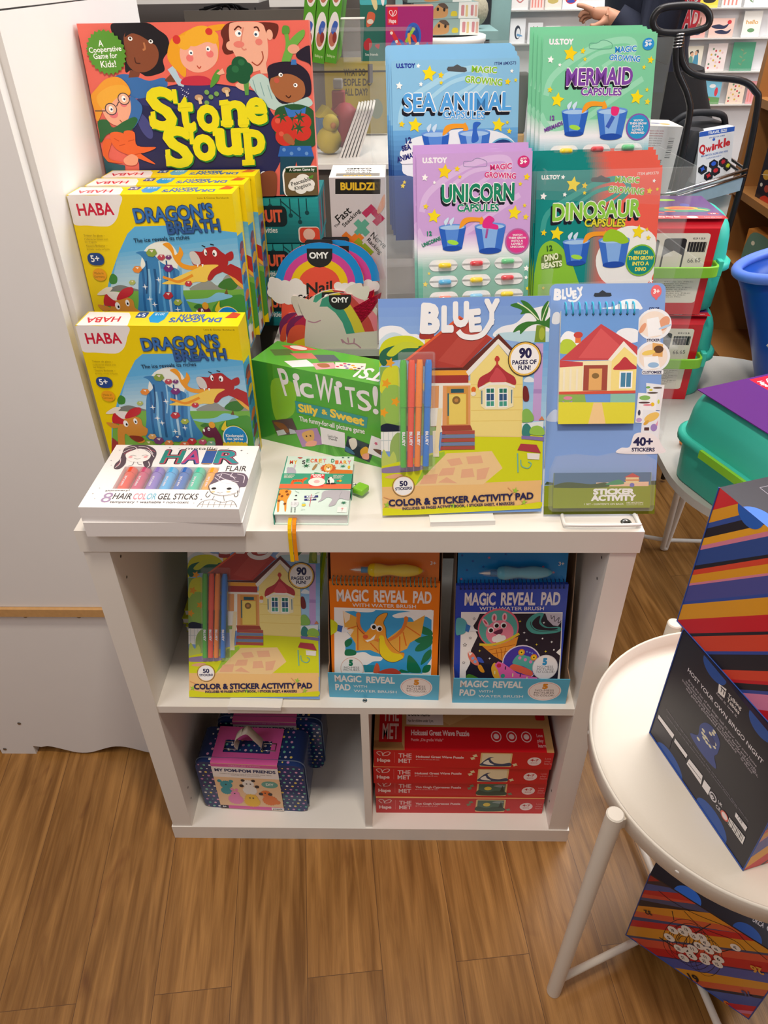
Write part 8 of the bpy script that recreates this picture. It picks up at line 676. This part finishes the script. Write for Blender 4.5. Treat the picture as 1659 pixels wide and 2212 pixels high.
# ================================================================ far background
b = MB(); b.box(-.75, 1.7, 1.297, .05, 1.95, 1.33, M['white']); tag(b.build('wall_shelf', bevel=.002), 'white wall shelf board high at the back left', 'shelf')
b = MB(); b.box(.08, 1.7, 1.287, .26, 1.95, 1.33, M['white']); tag(b.build('wall_shelf', bevel=.002), 'white wall shelf end right of the long shelf board', 'shelf')
b = MB()
for k in range(26): a = k * .6; b.tube(spline([(.02 + .10 * math.cos(a) * (k % 3 + 1) / 4, 1.985 - .01 * (k % 2), 1.225 + .03 * math.sin(a * 1.7)), (.03 + .11 * math.cos(a + .5) * .5, 1.98, 1.235 + .03 * math.sin(a)), (.0 + .10 * math.cos(a + 1.2), 1.985, 1.225 + .035 * math.sin(a + .8))], False, 4), .002, M['bag'], n=6)
tag(b.build('wreath', loc=(-.09, 0, .02)), 'dark twig wreath hanging on the grey wall', 'wreath')
plane('trim_1', [(.725, 1.98, 0), (.785, 1.98, 0), (.785, 1.98, 2.8), (.725, 1.98, 2.8)], M['tealp'])
b = MB(); b.box(.725, 1.985, 0, .785, 2.25, 2.8, M['tealp']); o = b.build('trim_2'); o['kind'] = 'structure'
t = thing('teal_bookcase', 'teal painted bookcase with woven balls, left of the card wall', 'bookcase', (.45, 1.7, 0))
for nm, bx in (('back', (.0, .26, 0, .27, .27, 1.8)), ('shelf', (0, 0, 1.205, .27, .26, 1.225)), ('shelf', (0, 0, .85, .27, .26, .87)), ('side_panel', (-.02, 0, 0, 0, .27, 1.8))): b = MB(); b.box(*bx, M['tealp'] if nm != 'back' else M['bag']); b.build(nm, t)
for k, (x, z, lb) in enumerate(((.205, 1.27, 'woven grey ball on the upper shelf of the teal bookcase'), (.19, 1.135, 'woven grey ball in the dark lower shelf of the teal bookcase'))):
    b = MB(); b.ball((0, 0, 0), .042, mat('woven_twine', '#a09a86', .8, bump=1, bscale=150, vary=.3) if k == 0 else bpy.data.materials['woven_twine']); tag(b.build('woven_ball', loc=(.45 + x, 1.79, z)), lb, 'ball', 'woven balls')
t = thing('wire_stand', 'round white wire cake stand holding grey cosmetic boxes', 'stand', (.545, 1.48, .80)); b = MB(); b.lathe([(.0001, .415), (.112, .415), (.118, .420), (.118, .432), (.112, .434), (.0001, .425)], M['white'], n=40); b.build('top_plate', t)
for k in range(14): a = 2 * PI * k / 14; a2 = a + .22; b = MB(); b.tube([(.112 * math.cos(a), .112 * math.sin(a), .415), (.085 * math.cos(a2), .085 * math.sin(a2), .2), (.10 * math.cos(a), .10 * math.sin(a), .0)], .003, M['white'], n=6); b.build('wire', t)
b = MB(); b.tube([(.10 * math.cos(2 * PI * k / 24), .10 * math.sin(2 * PI * k / 24), .003) for k in range(24)], .004, M['white'], n=8, closed=True); b.build('foot_ring', t)
b = MB(); b.lathe([(.0001, -.8), (.09, -.8), (.09, -.003), (.0001, -.003)], M['white'], n=32); tag(b.build('plinth_column', loc=(.545, 1.48, .80)), 'white round column under the wire stand', 'plinth')
for k, (x, lb) in enumerate(((.0, 'grey cosmetic box lying on the wire stand, lower of two'), (-.004, 'grey cosmetic box lying on top of the other on the wire stand'), (-.02, 'grey cosmetic box topmost on the wire stand'))):
    b = MB(); b.box(-.08, 0, 0, .08, .10, .034, M['ink'], '#8ba4a2'); draw(b, [('s', 'b98a5a', [420, 30, 560, 260, 760, 310, 850, 200, 800, 40]), ('s', '5a4a40', [600, 300, 760, 320, 860, 220, 740, 220]), ('e', '2a2420', [600, 200, 30, 40]), ('e', '2a2420', [760, 190, 30, 40]), ('s', 'c8b83a', [930, 60, 1080, 60, 1060, 150, 950, 150]), ('p', 'e2e4e0', [1120, 0, 1600, 0, 1600, 340, 1120, 340]), ('r', 'c88a90', [1180, 60, 1260, 280], 20), ('r', 'd8c08a', [1290, 40, 1350, 280], 20), ('r', 'c88a90', [1420, 60, 1490, 280], 20), ('r', 'd8b0a0', [1520, 40, 1580, 280], 20)], (-.08, 0, 0), (1, 0, 0), (0, 0, 1), (0, -1, 0), M['ink'])
    tag(b.build('cosmetic_box', loc=(.56 + x, 1.43, 1.2345 + k * .0345), rot=(0, 0, .06 * k)), lb, 'box', 'grey cosmetic boxes')
# card wall: ledges and greeting cards
for k, (x0, x1, z) in enumerate(((.80, 1.28, 1.249), (.82, 1.05, 1.153), (1.30, 1.80, 1.249), (1.36, 1.85, 1.164), (1.37, 1.86, 1.065), (1.40, 1.88, .963))):
    b = MB(); b.box(x0, 2.225, z - .004, x1, 2.259, z, M['white']); b.box(x0, 2.222, z - .004, x1, 2.225, z + .008, M['acr']); tag(b.build('card_ledge'), ('white card ledge holding the top left greeting cards', 'white card ledge under the penguin card', 'white card ledge under the top right greeting cards', 'white card ledge under the whale card', 'white card ledge under the couple card', 'white card ledge under the dark flower card')[k], 'ledge', 'ledges on the card wall')
CARDS = [(.845, 1.249, .055, .07, 'f0eaea', 'smile', 'white greeting card with a smile'), (.905, 1.249, .05, .07, 'f2d8d4', 'stripe', 'pink striped greeting card'), (.955, 1.249, .06, .08, 'eee6dc', 'frog', 'cream greeting card with a frog'), (1.015, 1.249, .055, .075, 'f0f0f4', 'crab', 'white greeting card with a red crab'), (.845, 1.153, .052, .072, 'f2f2f6', 'penguin', 'white greeting card with a penguin'), (.905, 1.153, .05, .06, 'eeeef2', 'bunny', 'white greeting card with grey rabbit ears'), (.965, 1.153, .05, .05, 'e8e4e4', 'leaf', 'white greeting card behind the pointing hand'),
 (1.40, 1.249, .055, .08, 'eceae4', 'leaf', 'pale greeting card with a green sprig, top row'), (1.475, 1.249, .06, .07, 'ecd84a', 'car', 'yellow greeting card with black drawing'), (1.55, 1.249, .065, .07, 'f0eeea', 'stripe', 'white greeting card top row, second from right'), (1.62, 1.249, .055, .07, 'f0f0f0', 'leaf', 'white greeting card with sprig at the top right'),
 (1.385, 1.164, .05, .075, 'eee9dc', 'leaf', 'cream greeting card with a sprig beside the pink rabbit card'), (1.455, 1.164, .055, .075, 'eab0a8', 'bunny', 'pink greeting card with a brown rabbit'), (1.535, 1.164, .082, .055, 'f0c8bc', 'whale', 'pink greeting card with two dark whales'), (1.635, 1.164, .06, .075, 'f2f0ea', 'text', 'white greeting card with writing, second row right'),
 (1.395, 1.065, .05, .075, 'ecebe2', 'leaf', 'pale greeting card with leaves, left of the couple card'), (1.46, 1.065, .062, .075, 'e8e2d2', 'couple', 'greeting card with an embracing couple'), (1.54, 1.065, .065, .082, 'f0e2e0', 'dots', 'pale pink greeting card with red flowers'), (1.63, 1.065, .075, .085, '4a9a78', 'leaf', 'green greeting card with leaves'),
 (1.415, .963, .04, .07, 'e0ddd0', 'leaf', 'grey green card left of the dark flower card'), (1.475, .963, .062, .082, '2a2c3c', 'dots', 'dark navy greeting card with small flowers'), (1.55, .963, .062, .08, '7ac0dc', 'garden', 'light blue greeting card with a garden'), (1.635, .963, .06, .075, 'f0d8c4', 'dots', 'peach greeting card with dark insects'), (1.70, .963, .05, .07, 'e8a0a4', 'stripe', 'rose greeting card at the right end of the lower row')]
for x, z, w, h, c, mo_, lb in CARDS:
    b = MB(); b.box(-w / 2, 0, 0, w / 2, .002, h, M['inkm'], '#' + c); k = w * 1e4; q = h * 1e4; cx_ = k / 2
    D = {'smile': [('L', 'c87a7a', [int(.25 * k), int(.45 * q), int(cx_), int(.3 * q), int(.75 * k), int(.45 * q)], 40)], 'stripe': [('p', 'e88a80', [int((.1 + .2 * i) * k), 60, int((.18 + .2 * i) * k), 60, int((.18 + .2 * i) * k), int(.8 * q), int((.1 + .2 * i) * k), int(.8 * q)]) for i in range(4)],
         'frog': [('s', 'c8b46a', [int(.2 * k), int(.3 * q), int(.5 * k), int(.55 * q), int(.8 * k), int(.3 * q), int(.5 * k), int(.2 * q)]), ('e', 'd84a4a', [int(.7 * k), int(.6 * q), 60, 60])], 'crab': [('e', 'd83a3a', [int(cx_), int(.4 * q), int(.35 * k), int(.2 * q)]), ('e', 'e8a03a', [int(cx_), int(.4 * q), int(.2 * k), int(.1 * q)]), ('e', '3a4ab0', [int(cx_), int(.3 * q), int(.25 * k), int(.06 * q)])],
         'penguin': [('e', '3a4250', [int(cx_), int(.45 * q), int(.2 * k), int(.28 * q)]), ('e', 'e8eaee', [int(cx_ + 20), int(.42 * q), int(.13 * k), int(.2 * q)]), ('s', '6aa0d0', [int(cx_), int(.4 * q), int(.85 * k), int(.3 * q), int(cx_), int(.3 * q)])], 'bunny': [('e', '8a6a58', [int(cx_), int(.35 * q), int(.2 * k), int(.2 * q)]), ('e', '8a6a58', [int(cx_ - 60), int(.65 * q), 30, 110]), ('e', '8a6a58', [int(cx_ + 60), int(.65 * q), 30, 110]), ('e', '4a6a8a', [int(cx_), int(.2 * q), int(.22 * k), int(.1 * q)])],
         'leaf': [('L', '6a8a6a', [int(cx_), int(.15 * q), int(cx_ + 20), int(.5 * q), int(cx_ - 10), int(.8 * q)], 14)] + [('e', '7a9a72', [int(cx_ + (60 if i % 2 else -60)), int((.25 + .12 * i) * q), 60, 22], 30 if i % 2 else -30) for i in range(5)], 'car': [('e', '2a2620', [int(cx_), int(.3 * q), int(.35 * k), int(.12 * q)]), ('e', '2a2620', [int(cx_), int(.45 * q), int(.2 * k), int(.12 * q)])], 'whale': [('s', '2a3050', [60, 330, 300, 380, 480, 340, 640, 400, 520, 260, 200, 260]), ('s', '2a3050', [200, 180, 420, 220, 600, 180, 740, 240, 640, 110, 320, 110]), ('e', 'd0303a', [650, 440, 70, 60])],
         'text': [('t', 'd8a03a', 'hello', 100, 380, 400, 110, .03, 0), ('e', '6a9a6a', [300, 200, 120, 60])], 'couple': [('s', '3a342e', [180, 560, 260, 600, 300, 520, 220, 480]), ('s', '3a342e', [360, 600, 450, 640, 470, 540, 380, 530]), ('s', '6a9a8a', [120, 120, 180, 420, 280, 450, 320, 120]), ('s', '4a90b0', [330, 120, 350, 480, 460, 520, 500, 120]), ('e', 'e0b090', [260, 500, 50, 60]), ('e', 'e0b090', [390, 540, 50, 60])],
         'dots': [('e', ('c8404a', 'd8b04a', '6a8a6a', 'e8c0c0')[i % 4], [int((.15 + .7 * ((i * 37) % 10) / 10) * k), int((.12 + .75 * ((i * 53) % 11) / 11) * q), 32, 32]) for i in range(16)], 'garden': [('p', '6aa060', [0, 0, int(k), 0, int(k), 200, 0, 260]), ('e', 'd83a4a', [120, 260, 60, 120]), ('e', 'd83a4a', [int(.75 * k), 380, 60, 140]), ('e', 'f0f0f0', [int(cx_), 560, 110, 60]), ('e', 'd8503a', [int(.4 * k), 140, 50, 50])]}[mo_]
    draw(b, D, (-w / 2, 0, 0), (1, 0, 0), (0, 0, 1), (0, -1, 0), M['inkm']); tag(b.build('greeting_card', loc=(x, 2.232, z + .0003), rot=(-.12, 0, 0)), lb + ' on the card wall', 'greeting card', 'greeting cards on the back wall')
t = thing('gift_display', 'blurred dark and colourful gift items low between the two tall card piles', 'gifts', (.80, 1.9, .80))
for nm, bx, c in (('dark_vase', (-.01, 0, .13, .05, .05, .30), '#4a4640'), ('striped_box', (.0, 0, .07, .05, .04, .13), '#d8a860'), ('pink_box', (-.005, 0, .02, .055, .04, .068), '#c8505a'), ('counter', (-.1, -.02, -.8, .12, .15, .018), '#c8c4c4')): b = MB(); b.rbox(*bx, M['inkm'], .006, c); b.build(nm, t)
# oak bookcase along the right
t = thing('oak_bookcase', 'oak bookcase at the right edge with a planet puzzle and animal box', 'bookcase', (1.505, 1.2, 0))
for nm, bx in (('upright', (0, .54, 0, .30, .565, 1.9)), ('shelf', (0, -.2, .778, .30, .54, .80)), ('shelf', (0, -.2, 1.028, .30, .54, 1.05)), ('shelf', (0, -.2, .578, .30, .54, .60)), ('shelf', (0, -.2, .30, .30, .54, .322)), ('back_panel', (.29, -.2, 0, .30, .54, 1.9))): b = MB(); b.box(*bx, M['oak']); b.build(nm, t, bevel=.001)
b = MB(); w, h, d = .18, .165, .05; b.box(-w / 2, 0, 0, w / 2, d, h, M['ink'], '#2c2630'); draw(b, ART['space_puzzle_front'], (-w / 2, 0, 0), (w / .16, 0, 0), (0, 0, h / .22), (0, -1, 0), M['ink'], clip=(1600, 2200)); tag(b.build('puzzle_box', loc=(1.528, 1.525, .8005), rot=(0, 0, -1.50)), 'dark planet puzzle box on the oak bookcase shelf', 'puzzle')
b = MB(); w, h, d = .13, .12, .06; b.box(-w / 2, 0, 0, w / 2, d, h, M['ink'], '#c8803a'); draw(b, ART['orange_box_front'], (-w / 2, 0, 0), (w / .16, 0, 0), (0, 0, h / .17), (0, -1, 0), M['ink'], clip=(1600, 1700)); tag(b.build('animal_box', loc=(1.530, 1.50, .6005), rot=(0, 0, -1.2)), 'orange and green animal picture box on the lower bookcase shelf', 'toy box')

# ================================================================ the customer in the background
t = thing('person', 'person in a navy top and black skirt reaching a hand toward the cards', 'person', (1.175, 1.77, 0))  # pushed back along the camera's line of sight, clear of the rack
me = bpy.data.meshes.new('body'); J = [(0, 0, .95, .10), (-.02, 0, 1.12, .10), (-.03, 0, 1.30, .105), (-.03, 0, 1.42, .05), (-.035, 0, 1.47, .047), (-.045, 0, 1.56, .085), (-.045, 0, 1.64, .08), (.0, -.09, .88, .075), (0, -.095, .48, .05), (.01, -.095, .07, .035), (-.11, -.10, .025, .03), (0, .09, .88, .075), (0, .095, .48, .05), (.01, .095, .07, .035), (-.11, .10, .025, .03),
      (-.03, -.15, 1.385, .045), (-.05, -.19, 1.17, .036), (-.10, -.155, 1.225, .032), (-.163, -.14, 1.262, .021), (-.03, .15, 1.385, .045), (0, .2, 1.13, .036), (-.06, .19, .93, .025), (-.07, .19, .87, .022)]
E_ = [(0, 1), (1, 2), (2, 3), (3, 4), (4, 5), (5, 6), (0, 7), (7, 8), (8, 9), (9, 10), (0, 11), (11, 12), (12, 13), (13, 14), (2, 15), (15, 16), (16, 17), (17, 18), (2, 19), (19, 20), (20, 21), (21, 22)]
nJ = len(J)
# left hand: palm then five separate bent fingers, index pointing left
J += [(-.200, -.140, 1.268, .016)]; E_ += [(18, nJ)]
for (dy, dz), segs in (((-.014, .006), ((-.225, 1.276), (-.245, 1.283), (-.262, 1.285))), ((-.006, .004), ((-.226, 1.272), (-.244, 1.268), (-.250, 1.256))), ((.004, 0), ((-.224, 1.266), (-.240, 1.259), (-.243, 1.247))), ((.013, -.003), ((-.220, 1.261), (-.232, 1.253), (-.234, 1.243))), ((-.022, -.010), ((-.190, 1.250), (-.208, 1.243), (-.222, 1.244)))):
    last = nJ if dz != -.010 else 18
    for k, (x, z) in enumerate(segs): J.append((x, -.140 + dy, z + dz * .3, .0075 - .0012 * k)); E_.append((last, len(J) - 1)); last = len(J) - 1
me.from_pydata([j[:3] for j in J], E_, []); me.materials.append(M['skin']); bo = bpy.data.objects.new('body', me); COL.objects.link(bo); bo.parent = t
sk = bo.modifiers.new('skin', 'SKIN'); sk.use_smooth_shade = True
for v, j in zip(me.skin_vertices[0].data, J): v.radius = (j[3], j[3])
me.skin_vertices[0].data[0].use_root = True
bo.modifiers.new('smooth', 'SUBSURF').levels = 2; bo.modifiers['smooth'].render_levels = 2
def shell(name, rings, m): return blobby(name, rings, m, 24, t)
sh_ = shell('navy_top', [((.0, 0, 1.08), .12, .155), ((-.02, 0, 1.18), .112, .15), ((-.03, 0, 1.30), .115, .165), ((-.03, 0, 1.38), .10, .165), ((-.03, 0, 1.425), .062, .08)], M['cloth'])
b = MB(); b.tube([(-.03, -.15, 1.385), (-.05, -.19, 1.17), (-.10, -.155, 1.225), (-.150, -.142, 1.256)], [.058, .05, .044, .036], M['cloth'], n=16); b.build('sleeve', t)
b = MB(); b.tube([(-.03, .15, 1.385), (0, .2, 1.13), (-.055, .192, .95)], [.058, .05, .036], M['cloth'], n=16); b.build('sleeve', t)
b = MB(); D = [('t', 'd8d4d8', 'RED', 0, 760, 620, 330, .10, 90), ('t', 'b02a3a', 'RED', 0, 760, 620, 330, .06, 90), ('t', 'd8d4d8', 'SOX', 420, 760, 620, 330, .10, 90), ('t', 'b02a3a', 'SOX', 420, 760, 620, 330, .06, 90)]; draw(b, D, (.05, -.162, 1.14), (1, .12, 0), (0, 0, 1), (0, -1, 0), M['inkm']) if 0 else draw(b, [('t', 'c8c4ca', 'BO', 0, 820, 480, 420, .12, 0), ('t', 'b02a3a', 'BO', 0, 820, 480, 420, .06, 0), ('t', 'c8c4ca', 'AD', 60, 330, 480, 420, .12, 0), ('t', 'b02a3a', 'AD', 60, 330, 480, 420, .06, 0)], (.022, -.158, 1.20), (.97, .24, 0), (0, 0, 1), (.2, -.97, 0), M['inkm']); b.build('shirt_lettering', t)
shell('skirt', [((.09, .0, .50), .21, .20), ((.085, 0, .75), .185, .185), ((.07, 0, .95), .16, .17), ((.045, 0, 1.07), .128, .158), ((.03, 0, 1.13), .12, .152)], M['black'])
for y in (-.095, .10): b = MB(); b.ball((-.05, y, .032), 1, M['bag'], sc=(.11, .045, .034)); b.build('shoe', t)
b = MB(); b.ball((-.03, 0, 1.61), 1, M['hair'], seg=24, sc=(.105, .095, .115)); b.ball((.02, 0, 1.54), 1, M['hair'], seg=20, sc=(.07, .085, .12)); b.build('hair', t)
t2 = thing('wooden_ornament', 'pale wooden ornament dangling from the pointing hand', 'ornament', (.945, 1.628, 1.222)); b = MB(); b.ball((0, 0, 0), 1, M['ply'], sc=(.016, .004, .013)); b.build('disc', t2); b = MB(); b.tube([(.004, 0, .010), (-.002, 0, .03)], .0006, M['strap'], n=6); b.build('string', t2)
